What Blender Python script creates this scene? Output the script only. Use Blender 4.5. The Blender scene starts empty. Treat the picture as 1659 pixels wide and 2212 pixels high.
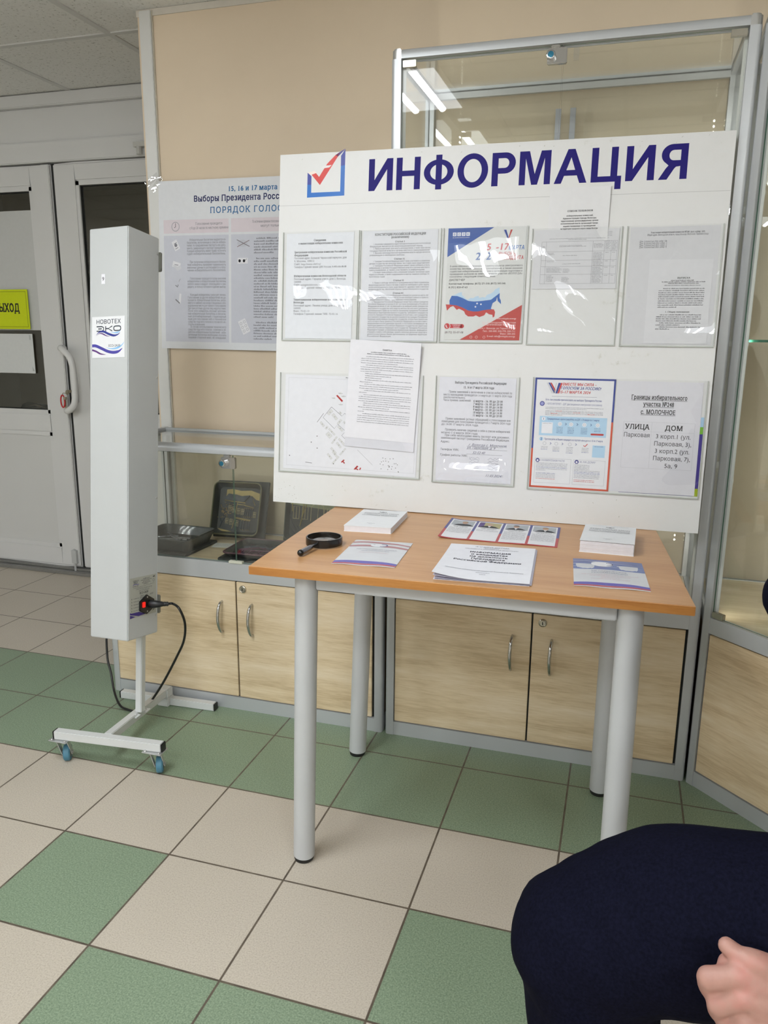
import bpy, bmesh, math, random
from mathutils import Vector, Matrix, noise
from mathutils.geometry import tessellate_polygon
random.seed(7)
SC = bpy.context.scene
COL = SC.collection
# ------------------------------------------------------------------ camera, world, exposure, lights
cam = bpy.data.cameras.new('camera')
cam.sensor_fit = 'HORIZONTAL'; cam.sensor_width = 36.0
cam.lens = 36.0 * 1675.7 / 1659.0
cam.clip_start = 0.02; cam.clip_end = 60
cam_ob = bpy.data.objects.new('camera', cam); COL.objects.link(cam_ob)
CAM_R = ((0.95608, 0.292978, 0.008712), (0.07336, -0.210406, -0.974858), (-0.283779, 0.932681, -0.222658))
CAM_POS = Vector((1.267874, -1.722555, 1.228953))
SC.camera = cam_ob
w = bpy.data.worlds.new('world'); SC.world = w; w.use_nodes = True
w.node_tree.nodes['Background'].inputs[0].default_value = (0.9, 0.95, 1.0, 1)
w.node_tree.nodes['Background'].inputs[1].default_value = 0.05
SC.view_settings.view_transform = 'Standard'
SC.view_settings.look = 'None'
SC.view_settings.gamma = 1.0
SC.view_settings.use_curve_mapping = False
SC.view_settings.exposure = 0.08
TUBE_POWER = 84.0          # ceiling tubes
LED_POWER = 300.0           # showcase led dots
LIGHT_SPOTS = [(0.17, -1.0), (0.55, -2.45), (2.3, -2.6), (-0.70, -3.35), (0.6, -4.6), (-2.4, -2.6), (2.2, -4.8)]  # some read off reflections, the others added to even out the room light
PANEL_LAMPS = []
CEIL = 2.292

# ------------------------------------------------------------------ materials
MATS = {}
def new_mat(name):
    m = bpy.data.materials.new(name); m.use_nodes = True
    nt = m.node_tree; b = nt.nodes['Principled BSDF']
    return m, nt, b
def srgb(r, g, b):
    f = lambda c: (c/255.0/12.92) if c/255.0 <= 0.04045 else ((c/255.0+0.055)/1.055)**2.4
    return (f(r), f(g), f(b), 1.0)
def coords(nt, scale=(1,1,1), kind='Object', rz=0.0):
    tc = nt.nodes.new('ShaderNodeTexCoord'); mp = nt.nodes.new('ShaderNodeMapping')
    mp.inputs['Scale'].default_value = scale
    src = tc.outputs[kind]
    if rz:
        vr = nt.nodes.new('ShaderNodeVectorRotate'); vr.rotation_type = 'Z_AXIS'; vr.inputs['Angle'].default_value = rz
        nt.links.new(src, vr.inputs['Vector']); src = vr.outputs[0]
    nt.links.new(src, mp.inputs[0]); return mp.outputs[0]
def noise_tex(nt, vec, scale, detail=3, rough=0.5):
    n = nt.nodes.new('ShaderNodeTexNoise'); n.inputs['Scale'].default_value = scale
    n.inputs['Detail'].default_value = detail; n.inputs['Roughness'].default_value = rough
    nt.links.new(vec, n.inputs['Vector']); return n.outputs['Fac']
def ramp(nt, fac, stops):
    r = nt.nodes.new('ShaderNodeValToRGB'); e = r.color_ramp.elements
    while len(e) < len(stops): e.new(0.5)
    for i, (p, c) in enumerate(stops):
        e[i].position = p; e[i].color = c
    nt.links.new(fac, r.inputs[0]); return r.outputs[0]
def bump(nt, b, height, strength=0.1, dist=0.002):
    n = nt.nodes.new('ShaderNodeBump'); n.inputs['Strength'].default_value = strength; n.inputs['Distance'].default_value = dist
    nt.links.new(height, n.inputs['Height']); nt.links.new(n.outputs[0], b.inputs['Normal'])
def surf(name, rgb, rough=0.5, metal=0.0, var=0.06, scale=12.0, bmp=0.0, bscale=200.0, spec=0.5, coat=0.0):
    """plain painted / plastic / metal surface with a little tone variation"""
    if name in MATS: return MATS[name]
    m, nt, b = new_mat(name)
    c = srgb(*rgb)
    v = coords(nt)
    f = noise_tex(nt, v, scale, 4)
    lo = tuple(x*(1-var) for x in c[:3]) + (1,); hi = tuple(min(1, x*(1+var)) for x in c[:3]) + (1,)
    nt.links.new(ramp(nt, f, [(0.3, lo), (0.7, hi)]), b.inputs['Base Color'])
    b.inputs['Roughness'].default_value = rough; b.inputs['Metallic'].default_value = metal
    b.inputs['Specular IOR Level'].default_value = spec
    b.inputs['Coat Weight'].default_value = coat
    if bmp: bump(nt, b, noise_tex(nt, v, bscale, 2), bmp)
    MATS[name] = m; return m
def wood(name, a, bcol, c, axis=0, rough=0.45, stretch=14.0, scale=4.0, spec=0.4, mid=0.5, rz=0.0):
    if name in MATS: return MATS[name]
    m, nt, b = new_mat(name)
    sc = [stretch, stretch, stretch]; sc[axis] = 1.0
    v = coords(nt, tuple(sc), rz=rz)
    n1 = noise_tex(nt, v, scale*0.55, 6, 0.66)
    sc2 = [stretch*5]*3; sc2[axis] = 3.0
    v2 = coords(nt, tuple(sc2), rz=rz)
    n2 = noise_tex(nt, v2, scale*1.6, 3, 0.6)
    mx = nt.nodes.new('ShaderNodeMath'); mx.operation = 'MULTIPLY_ADD'; mx.inputs[1].default_value = 0.72
    ad = nt.nodes.new('ShaderNodeMath'); ad.operation = 'MULTIPLY'; ad.inputs[1].default_value = 0.28
    nt.links.new(n2, ad.inputs[0]); nt.links.new(n1, mx.inputs[0]); nt.links.new(ad.outputs[0], mx.inputs[2])
    nt.links.new(ramp(nt, mx.outputs[0], [(0.36, srgb(*a)), (mid, srgb(*bcol)), (0.62, srgb(*c))]), b.inputs['Base Color'])
    b.inputs['Roughness'].default_value = rough; b.inputs['Specular IOR Level'].default_value = spec
    bump(nt, b, n2, 0.05, 0.001)
    MATS[name] = m; return m
def ink(r, g, b_, rough=0.55):
    k = 'ink_%d_%d_%d_%d' % (r, g, b_, int(rough*100))
    if k in MATS: return MATS[k]
    m, nt, b = new_mat(k)
    v = coords(nt); c = srgb(r, g, b_)
    f = noise_tex(nt, v, 60.0, 2)
    nt.links.new(ramp(nt, f, [(0.3, tuple(x*0.97 for x in c[:3])+(1,)), (0.7, c)]), b.inputs['Base Color'])
    b.inputs['Roughness'].default_value = rough; b.inputs['Specular IOR Level'].default_value = 0.3
    MATS[k] = m; return m
def glass(name, tint=(0.93, 0.965, 0.94), wav=0.0, ior=1.5, rough=0.0, wscale=6.0, boost=1.0):
    """clear sheet: transparent, with a Fresnel mirror on top of it"""
    if name in MATS: return MATS[name]
    m = bpy.data.materials.new(name); m.use_nodes = True; nt = m.node_tree; nt.nodes.clear()
    out = nt.nodes.new('ShaderNodeOutputMaterial'); mix = nt.nodes.new('ShaderNodeMixShader')
    tr = nt.nodes.new('ShaderNodeBsdfTransparent'); gl = nt.nodes.new('ShaderNodeBsdfGlossy')
    tr.inputs[0].default_value = tuple(tint) + (1,); gl.inputs['Roughness'].default_value = rough
    gl.inputs[0].default_value = (1, 1, 1, 1)
    fr = nt.nodes.new('ShaderNodeFresnel'); geo = nt.nodes.new('ShaderNodeNewGeometry')
    mp = nt.nodes.new('ShaderNodeMapRange'); mp.inputs['To Min'].default_value = ior; mp.inputs['To Max'].default_value = 1.0/ior
    nt.links.new(geo.outputs['Backfacing'], mp.inputs['Value']); nt.links.new(mp.outputs[0], fr.inputs['IOR'])
    fac = fr.outputs[0]
    if boost != 1.0:
        mu = nt.nodes.new('ShaderNodeMath'); mu.operation = 'MULTIPLY'; mu.inputs[1].default_value = boost; mu.use_clamp = True
        nt.links.new(fac, mu.inputs[0]); fac = mu.outputs[0]
    nt.links.new(fac, mix.inputs[0]); nt.links.new(tr.outputs[0], mix.inputs[1]); nt.links.new(gl.outputs[0], mix.inputs[2])
    if wav:
        tc = nt.nodes.new('ShaderNodeTexCoord'); nz = nt.nodes.new('ShaderNodeTexNoise'); nz.inputs['Scale'].default_value = wscale
        nz.inputs['Detail'].default_value = 1.5
        nt.links.new(tc.outputs['Object'], nz.inputs['Vector'])
        bp = nt.nodes.new('ShaderNodeBump'); bp.inputs['Strength'].default_value = 1.0; bp.inputs['Distance'].default_value = wav
        nt.links.new(nz.outputs['Fac'], bp.inputs['Height'])
        nt.links.new(bp.outputs[0], gl.inputs['Normal'])
    nt.links.new(mix.outputs[0], out.inputs[0])
    MATS[name] = m; return m
def emit(name, rgb, strength):
    if name in MATS: return MATS[name]
    m = bpy.data.materials.new(name); m.use_nodes = True; nt = m.node_tree; nt.nodes.clear()
    out = nt.nodes.new('ShaderNodeOutputMaterial'); e = nt.nodes.new('ShaderNodeEmission')
    tc = nt.nodes.new('ShaderNodeTexCoord'); nz = nt.nodes.new('ShaderNodeTexNoise'); nz.inputs['Scale'].default_value = 3.0
    nt.links.new(tc.outputs['Object'], nz.inputs['Vector'])
    nt.links.new(ramp(nt, nz.outputs['Fac'], [(0.2, tuple(x*0.97 for x in rgb)+(1,)), (0.8, tuple(rgb)+(1,))]), e.inputs[0])
    e.inputs[1].default_value = strength
    nt.links.new(e.outputs[0], out.inputs[0]); MATS[name] = m; return m

# ------------------------------------------------------------------ object helpers
def thing(name, label, cat, loc=(0, 0, 0), group=None, kind=None):
    o = bpy.data.objects.new(name, None); COL.objects.link(o); o.location = loc
    o.empty_display_size = 0.05
    tag(o, label, cat, group, kind); return o
def tag(o, label=None, cat=None, group=None, kind=None):
    if label: o['label'] = label
    if cat: o['category'] = cat
    if group: o['group'] = group
    if kind: o['kind'] = kind
    return o
def wloc(p):
    v = Vector((0, 0, 0))
    while p is not None:
        v += Vector(p.location); p = p.parent
    return v
def dup(root, off, label=None, group=None):
    r = root.copy(); COL.objects.link(r); r.location = Vector(root.location) + Vector(off)
    if label: r['label'] = label
    if group: r['group'] = group
    for ch in list(root.children):
        c = ch.copy(); COL.objects.link(c); c.parent = r
        for g in list(ch.children):
            d = g.copy(); COL.objects.link(d); d.parent = c
    return r

class MB:
    """collects shapes, builds ONE mesh object"""
    def __init__(s, M=None):
        s.v = []; s.f = []; s.mi = []; s.M = M; s.cur = 0; s.mats = []
    def use(s, m):
        if m not in s.mats: s.mats.append(m)
        s.cur = s.mats.index(m); return s
    def add(s, vs, fs):
        o = len(s.v)
        for p in vs:
            p = Vector(p)
            s.v.append(tuple(s.M @ p) if s.M is not None else tuple(p))
        for f in fs:
            s.f.append(tuple(i+o for i in f)); s.mi.append(s.cur)
        return s
    def box(s, a, b):
        x0, y0, z0 = a; x1, y1, z1 = b
        if x0 > x1: x0, x1 = x1, x0
        if y0 > y1: y0, y1 = y1, y0
        if z0 > z1: z0, z1 = z1, z0
        vs = [(x0,y0,z0),(x1,y0,z0),(x1,y1,z0),(x0,y1,z0),(x0,y0,z1),(x1,y0,z1),(x1,y1,z1),(x0,y1,z1)]
        return s.add(vs, [(0,3,2,1),(4,5,6,7),(0,1,5,4),(1,2,6,5),(2,3,7,6),(3,0,4,7)])
    def prism(s, poly, z0, z1, frame=None):
        """poly in xy (ccw), extruded z0..z1; frame maps (x,y,z)"""
        n = len(poly); fr = frame or (lambda x, y, z: (x, y, z))
        vs = [fr(x, y, z0) for x, y in poly] + [fr(x, y, z1) for x, y in poly]
        fs = [tuple(range(n))[::-1], tuple(range(n, 2*n))] + [(i, (i+1) % n, n+(i+1) % n, n+i) for i in range(n)]
        return s.add(vs, fs)
    def tube(s, pts, r, n=10, cap=True, rads=None):
        pts = [Vector(p) for p in pts]; m = len(pts); rings = []
        up = Vector((0, 0, 1)); prev = None
        for i, p in enumerate(pts):
            t = (pts[min(i+1, m-1)] - pts[max(i-1, 0)]).normalized()
            if prev is None:
                a = up if abs(t.z) < 0.9 else Vector((1, 0, 0))
                x = t.cross(a).normalized()
            else:
                x = (prev - t*prev.dot(t)).normalized()
            prev = x; y = t.cross(x)
            rr = rads[i] if rads else r
            rings.append([p + (x*math.cos(2*math.pi*k/n) + y*math.sin(2*math.pi*k/n))*rr for k in range(n)])
        vs = [q for rg in rings for q in rg]; fs = []
        for i in range(m-1):
            for k in range(n):
                fs.append((i*n+k, i*n+(k+1) % n, (i+1)*n+(k+1) % n, (i+1)*n+k))
        if cap:
            fs.append(tuple(range(n))[::-1]); fs.append(tuple(range((m-1)*n, m*n)))
        return s.add(vs, fs)
    def lathe(s, prof, c, axis=(0, 0, 1), n=24, cap=False):
        """prof: (radius, height) pairs about axis through c"""
        c = Vector(c); z = Vector(axis).normalized()
        a = Vector((1, 0, 0)) if abs(z.x) < 0.9 else Vector((0, 1, 0))
        x = z.cross(a).normalized(); y = z.cross(x)
        vs = []; fs = []; m = len(prof)
        for r, h in prof:
            for k in range(n):
                t = 2*math.pi*k/n
                vs.append(c + z*h + (x*math.cos(t) + y*math.sin(t))*max(r, 1e-5))
        for i in range(m-1):
            for k in range(n):
                fs.append((i*n+k, i*n+(k+1) % n, (i+1)*n+(k+1) % n, (i+1)*n+k))
        if cap:
            fs.append(tuple(range(n))[::-1]); fs.append(tuple(range((m-1)*n, m*n)))
        return s.add(vs, fs)
    def blob(s, c, r, n=16, m=10):
        c = Vector(c); r = r if hasattr(r, '__len__') else (r, r, r)
        vs = []; fs = []
        for i in range(m+1):
            t = math.pi*i/m
            for k in range(n):
                p = 2*math.pi*k/n
                vs.append(c + Vector((r[0]*math.sin(t)*math.cos(p), r[1]*math.sin(t)*math.sin(p), r[2]*math.cos(t))))
        for i in range(m):
            for k in range(n):
                fs.append((i*n+k, (i+1)*n+k, (i+1)*n+(k+1) % n, i*n+(k+1) % n))
        return s.add(vs, fs)
    def build(s, name, mats=None, parent=None, smooth=False, bevel=0.0, seg=2, angle=40, weld=False):
        me = bpy.data.meshes.new(name)
        off = wloc(parent) if parent is not None else Vector((0, 0, 0))
        me.from_pydata([tuple(Vector(p)-off) for p in s.v], [], s.f)
        ms = s.mats if s.mats else (mats if isinstance(mats, (list, tuple)) else [mats])
        for m in ms: me.materials.append(m)
        me.polygons.foreach_set('material_index', s.mi)
        if bevel or weld:
            bm = bmesh.new(); bm.from_mesh(me)
            bmesh.ops.remove_doubles(bm, verts=bm.verts, dist=1e-6)
            bmesh.ops.recalc_face_normals(bm, faces=bm.faces)
            if bevel:
                ed = [e for e in bm.edges if len(e.link_faces) == 2 and e.calc_face_angle(0) > math.radians(30)]
                bmesh.ops.bevel(bm, geom=ed, offset=bevel, segments=seg, affect='EDGES', clamp_overlap=True)
            bm.to_mesh(me); bm.free()
        if smooth:
            me.polygons.foreach_set('use_smooth', [True]*len(me.polygons))
            try: me.set_sharp_from_angle(angle=math.radians(angle))
            except Exception: pass
        me.validate(); me.update()
        o = bpy.data.objects.new(name, me); COL.objects.link(o)
        if parent is not None: o.parent = parent
        return o
def frame(O, U, V, N=None):
    U = Vector(U).normalized(); V = Vector(V).normalized(); N = Vector(N).normalized() if N else U.cross(V).normalized()
    return Matrix(((U.x, V.x, N.x, O[0]), (U.y, V.y, N.y, O[1]), (U.z, V.z, N.z, O[2]), (0, 0, 0, 1)))
def smoothpath(pts, k=6):
    pts = [Vector(p) for p in pts]; out = []
    for i in range(len(pts)-1):
        p0 = pts[max(i-1, 0)]; p1 = pts[i]; p2 = pts[i+1]; p3 = pts[min(i+2, len(pts)-1)]
        for j in range(k):
            t = j/k
            out.append(0.5*((2*p1) + (p2-p0)*t + (2*p0-5*p1+4*p2-p3)*t*t + (3*p1-p0-3*p2+p3)*t**3))
    out.append(pts[-1]); return out

# camera pose (rows: right, down, forward)
_r = Vector(CAM_R[0]); _f = Vector(CAM_R[2])
_f.normalize(); _r = (_r - _f*_r.dot(_f)).normalized(); _d = _f.cross(_r)
cam_ob.matrix_world = Matrix(((_r.x, -_d.x, -_f.x, CAM_POS.x), (_r.y, -_d.y, -_f.y, CAM_POS.y), (_r.z, -_d.z, -_f.z, CAM_POS.z), (0, 0, 0, 1)))
# ------------------------------------------------------------------ lettering: glyph outlines of the built-in font, filled contour by contour
_cu = bpy.data.curves.new('lettering_source', 'FONT'); _cu.size = 1.0
_co = bpy.data.objects.new('lettering_source', _cu)
_spl = {}
def _splines(body):
    _cu.body = body
    COL.objects.link(_co); bpy.context.view_layer.update()
    c = _co.to_curve(bpy.context.evaluated_depsgraph_get())
    out = []
    for sp in c.splines:
        if sp.type == 'BEZIER':
            out.append([(tuple(b.handle_left[:2]), tuple(b.co[:2]), tuple(b.handle_right[:2])) for b in sp.bezier_points])
    _co.to_curve_clear(); COL.objects.unlink(_co)
    return out
def _xmax(sps):
    return max(p[1][0] for s in sps for p in s)
_HX = _xmax(_splines('H'))
def _glyph(ch):
    if ch not in _spl:
        if ch == ' ':
            _spl[ch] = ([], _xmax(_splines('H H')) - _xmax(_splines('HH')))
        else:
            _spl[ch] = (_splines(ch), _xmax(_splines(ch+'H')) - _HX)
    return _spl[ch]
def _flat(sp, n):
    out = []; m = len(sp)
    for i in range(m):
        a = sp[i]; b = sp[(i+1) % m]
        p0, p1, p2, p3 = a[1], a[2], b[0], b[1]
        out.append(p0)
        dx, dy = p3[0]-p0[0], p3[1]-p0[1]; L = math.hypot(dx, dy) + 1e-9
        d1 = abs((p1[0]-p0[0])*dy - (p1[1]-p0[1])*dx)/L; d2 = abs((p2[0]-p0[0])*dy - (p2[1]-p0[1])*dx)/L
        if max(d1, d2) > 0.004:
            for k in range(1, n):
                t = k/n; u = 1-t
                out.append((u**3*p0[0]+3*u*u*t*p1[0]+3*u*t*t*p2[0]+t**3*p3[0], u**3*p0[1]+3*u*u*t*p1[1]+3*u*t*t*p2[1]+t**3*p3[1]))
    r = [out[0]]
    for p in out[1:]:
        if abs(p[0]-r[-1][0]) + abs(p[1]-r[-1][1]) > 1e-4: r.append(p)
    if len(r) > 1 and abs(r[0][0]-r[-1][0]) + abs(r[0][1]-r[-1][1]) < 1e-4: r.pop()
    return r
def _area(p):
    return 0.5*sum(p[i][0]*p[(i+1) % len(p)][1] - p[(i+1) % len(p)][0]*p[i][1] for i in range(len(p)))
def _inside(q, p):
    c = False; n = len(p)
    for i in range(n):
        a, b = p[i], p[(i+1) % n]
        if (a[1] > q[1]) != (b[1] > q[1]) and q[0] < (b[0]-a[0])*(q[1]-a[1])/(b[1]-a[1]) + a[0]: c = not c
    return c
def fill(outer, holes=()):
    """ear clipping of one outline (ccw) with holes; returns (points, triangles)"""
    pts = list(outer); loop = list(range(len(pts)))
    if _area(pts) < 0: loop.reverse()
    for h in sorted(holes, key=lambda q: -max(p[0] for p in q)):
        o = len(pts); pts += list(h); hl = list(range(o, len(pts)))
        if _area(h) > 0: hl.reverse()
        k = max(range(len(hl)), key=lambda i: pts[hl[i]][0]); hp = pts[hl[k]]
        best = None
        for i, li in enumerate(loop):
            q = pts[li]
            if q[0] < hp[0] - 1e-9: continue
            ok = True
            for j in range(len(loop)):
                a, c = pts[loop[j]], pts[loop[(j+1) % len(loop)]]
                if a == q or c == q: continue
                d1 = (q[0]-hp[0])*(a[1]-hp[1]) - (q[1]-hp[1])*(a[0]-hp[0]); d2 = (q[0]-hp[0])*(c[1]-hp[1]) - (q[1]-hp[1])*(c[0]-hp[0])
                d3 = (c[0]-a[0])*(hp[1]-a[1]) - (c[1]-a[1])*(hp[0]-a[0]); d4 = (c[0]-a[0])*(q[1]-a[1]) - (c[1]-a[1])*(q[0]-a[0])
                if d1*d2 < 0 and d3*d4 < 0: ok = False; break
            if ok:
                dd = (q[0]-hp[0])**2 + (q[1]-hp[1])**2
                if best is None or dd < best[0]: best = (dd, i)
        if best is None: continue
        i = best[1]; loop = loop[:i+1] + hl[k:] + hl[:k+1] + loop[i:]
    tris = []; guard = 0
    X = lambda a, c, d: (pts[c][0]-pts[a][0])*(pts[d][1]-pts[a][1]) - (pts[c][1]-pts[a][1])*(pts[d][0]-pts[a][0])
    while len(loop) > 3 and guard < 4000:
        guard += 1; m = len(loop); cut = False
        for i in range(m):
            a, c, d = loop[i-1], loop[i], loop[(i+1) % m]
            if X(a, c, d) <= 1e-12: continue
            bad = False
            for e in loop:
                if e in (a, c, d) or pts[e] in (pts[a], pts[c], pts[d]): continue
                if X(a, c, e) >= 0 and X(c, d, e) >= 0 and X(d, a, e) >= 0: bad = True; break
            if not bad:
                tris.append((a, c, d)); loop.pop(i); cut = True; break
        if not cut:
            k = min(range(m), key=lambda i: abs(X(loop[i-1], loop[i], loop[(i+1) % m])))
            a, c, d = loop[k-1], loop[k], loop[(k+1) % m]
            if X(a, c, d) > 1e-9: tris.append((a, c, d))
            loop.pop(k)
    if len(loop) == 3 and X(*loop) > 1e-12: tris.append(tuple(loop))
    return pts, tris
_gc = {}
def glyph(ch, n, bold, serif):
    key = (ch, n, round(bold, 4), serif)
    if key in _gc: return _gc[key]
    sps, adv = _glyph(ch)
    con = [_flat(s, n) for s in sps]; con = [c for c in con if len(c) > 2]
    groups = []
    if con:
        big = max(con, key=lambda c: abs(_area(c))); sg = 1 if _area(big) > 0 else -1
        if sg < 0: con = [c[::-1] for c in con]
        outs = [c for c in con if _area(c) > 0]; holes = [c for c in con if _area(c) < 0]
        own = {i: [] for i in range(len(outs))}
        for h in holes:
            best = None
            for i, o in enumerate(outs):
                if _inside(h[0], o) and (best is None or _area(o) < _area(outs[best])): best = i
            if best is not None: own[best].append(h)
        for i, o in enumerate(outs):
            pts, tr = fill(o, own[i])
            if bold:
                for dx, dy in ((-bold, -bold*0.5), (bold, bold*0.5)) if n < 4 else ((-bold, -bold*0.6), (bold, -bold*0.6), (-bold, bold*0.6), (bold, bold*0.6)):
                    groups.append(([(x+dx, y+dy) for x, y in pts], tr))
            else: groups.append((pts, tr))
        if serif:
            tops = (0.727, 0.546)
            for o in outs:
                for i in range(len(o)):
                    a, b = o[i], o[(i+1) % len(o)]
                    if abs(a[1]-b[1]) < 0.004 and 0.035 < abs(a[0]-b[0]) < 0.17:
                        x0, x1 = min(a[0], b[0])-0.05-bold, max(a[0], b[0])+0.05+bold; y = a[1]; t = 0.035 + bold*0.5
                        bot = abs(y) < 0.02 or y < -0.1
                        top = any(abs(y-q) < 0.03 for q in tops)
                        if bot: q = [(x0, y-bold), (x1, y-bold), (x1, y+t), (x0, y+t)]
                        elif top: q = [(x0, y-t), (x1, y-t), (x1, y+bold), (x0, y+bold)]
                        else: continue
                        groups.append((q, [(0, 1, 2), (0, 2, 3)]))
    _gc[key] = (groups, adv + 2*bold*0.6 + (0.012 if serif else 0)); return _gc[key]
def text_width(s, n=2, bold=0, serif=False, sp=0):
    return sum(glyph(c, n, bold, serif)[1] + sp for c in s)

class Sheet:
    """printed flat thing: paper with everything printed on it, in one mesh.  Coordinates in metres from its lower corner."""
    def __init__(s, O, U, V, W, H, base, thick=0.0004, warp=None, nx=1, ny=1, quad=None, nobase=False):
        s.O = Vector(O); s.U = Vector(U); s.V = Vector(V); s.N = s.U.cross(s.V).normalized()
        s.W = W; s.H = H; s.warp = warp; s.mb = MB(); s.t = thick; s.quad = quad
        if nobase: return
        s.mb.use(base)
        if quad and not warp:
            n = len(quad); vs = [s.P(x, y, 0) for x, y in quad] + [s.P(x, y, -thick) for x, y in quad]
            s.mb.add(vs, [tuple(range(n)), tuple(range(n, 2*n))[::-1]] + [(i, n+i, n+(i+1) % n, (i+1) % n) for i in range(n)])
        else:
            if warp and nx == 1: nx = ny = 40
            vs = []; fs = []; m = (nx+1)*(ny+1)
            for h in (0, -thick):
                for j in range(ny+1):
                    for i in range(nx+1): vs.append(s.P(W*i/nx, H*j/ny, h))
            for j in range(ny):
                for i in range(nx):
                    a = j*(nx+1)+i
                    fs.append((a, a+1, a+nx+2, a+nx+1)); fs.append((m+a, m+a+nx+1, m+a+nx+2, m+a+1))
            rim = [i for i in range(nx+1)] + [j*(nx+1)+nx for j in range(1, ny+1)] + [ny*(nx+1)+i for i in range(nx-1, -1, -1)] + [j*(nx+1) for j in range(ny-1, 0, -1)]
            for k in range(len(rim)):
                a, b = rim[k], rim[(k+1) % len(rim)]; fs.append((a, m+a, m+b, b))
            s.mb.add(vs, fs)
    def P(s, x, y, h=0.0):
        return s.O + s.U*x + s.V*y + s.N*(h + (s.warp(x, y) if s.warp else 0.0))
    def L(s, layer): return (0.00009 if s.warp else 0.00004)*layer
    def tris(s, pts, tr, m, layer):
        h = s.L(layer); s.mb.use(m); s.mb.add([s.P(x, y, h) for x, y in pts], tr); return s
    def poly(s, pts, m, layer=1, holes=()):
        flat, fixed = fill(list(pts), holes)
        return s.tris(flat, fixed, m, layer)
    def rect(s, x0, y0, x1, y1, m, layer=1):
        if s.warp:
            n = 24; pts = [(x0+(x1-x0)*i/n, y0+(y1-y0)*j/n) for j in range(n+1) for i in range(n+1)]
            return s.tris(pts, [(j*(n+1)+i, j*(n+1)+i+1, (j+1)*(n+1)+i+1, (j+1)*(n+1)+i) for j in range(n) for i in range(n)], m, layer)
        return s.tris([(x0, y0), (x1, y0), (x1, y1), (x0, y1)], [(0, 1, 2, 3)], m, layer)
    def box(s, x0, y0, x1, y1, w, m, layer=2):
        s.rect(x0, y0, x1, y0+w, m, layer); s.rect(x0, y1-w, x1, y1, m, layer)
        s.rect(x0, y0+w, x0+w, y1-w, m, layer); s.rect(x1-w, y0+w, x1, y1-w, m, layer); return s
    def line(s, pts, w, m, layer=2, close=False):
        pts = [Vector((p[0], p[1])) for p in pts]
        if close: pts.append(pts[0])
        n = len(pts); lo = []; hi = []
        for i, p in enumerate(pts):
            d = pts[min(i+1, n-1)] - pts[max(i-1, 0)]; d = d.normalized() if d.length else Vector((1, 0))
            q = Vector((-d.y, d.x)); ww = w[i] if hasattr(w, '__len__') else w
            lo.append(tuple(p-q*ww/2)); hi.append(tuple(p+q*ww/2))
        return s.tris(lo+hi, [(i, i+1, n+i+1, n+i) for i in range(n-1)], m, layer)
    def disc(s, x, y, r, m, layer=2, n=20, ry=None):
        ry = ry or r
        return s.poly([(x+r*math.cos(2*math.pi*k/n), y+ry*math.sin(2*math.pi*k/n)) for k in range(n)], m, layer)
    def ring(s, x, y, r, wd, m, layer=2, n=20, ry=None):
        ry = ry or r
        return s.line([(x+r*math.cos(2*math.pi*k/n), y+ry*math.sin(2*math.pi*k/n)) for k in range(n+1)], wd, m, layer)
    def text(s, t, x, y, em, m, al='l', width=None, bold=0.0, serif=False, ital=0.0, xs=1.0, n=2, sp=0.0, layer=5, cut=None):
        w = text_width(t, n, bold, serif, sp)*em*xs; gap = 0.0
        if width and al == 'j':
            k = t.count(' ')
            if w > width: xs *= width/w; w = width
            elif k: gap = (width-w)/k
        elif width and al in 'flcr':
            if al == 'f' or w > width: xs *= width/w; w = width
        if al == 'c': x -= w/2
        elif al == 'r': x -= w
        for c in t:
            groups, adv = glyph(c, n, bold, serif)
            if not (cut and x > cut):
                for gi, (pts, tr) in enumerate(groups):
                    s.tris([(x + (px + ital*py + bold*0.6)*em*xs, y + py*em) for px, py in pts], tr, m, layer + gi*0.4)
            x += (adv + sp)*em*xs + (gap if c == ' ' else 0)
        return s
    def dashes(s, x0, x1, y, h, m, seed=0, layer=4, al='l', fill=1.0):
        """a line of print too small to read: uneven word-long strokes"""
        rnd = random.Random(seed*7919 + int(y*1e5)); x = x0; end = x0 + (x1-x0)*fill
        if al == 'c':
            d = (x1-x0)*(1-fill)/2; x += d; end += d
        while x < end - h:
            w_ = min(h*rnd.uniform(1.5, 7.5), end-x); xx = x
            while xx < x + w_ - h*0.2:
                lw = h*rnd.uniform(0.35, 0.6)
                hh = h*rnd.choice((0.6, 0.6, 0.66, 0.95)); 
                s.rect2(xx, y, min(xx+lw, x+w_), y+hh, m, layer); xx += lw + h*0.17
            x += w_ + h*0.55
        return s
    def rect2(s, x0, y0, x1, y1, m, layer):
        s.tris([(x0, y0), (x1, y0), (x1, y1), (x0, y1)], [(0, 1, 2, 3)], m, layer)
    def build(s, name, label=None, cat=None, group=None, parent=None, smooth=False):
        o = s.mb.build(name, parent=parent, smooth=smooth or bool(s.warp), angle=50)
        if label: tag(o, label, cat, group)
        return o
BK = ink(28, 28, 34); GR = ink(105, 105, 112); LG = ink(150, 150, 156); PAPER = ink(232, 232, 238); PAPER2 = ink(222, 222, 228)
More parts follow.
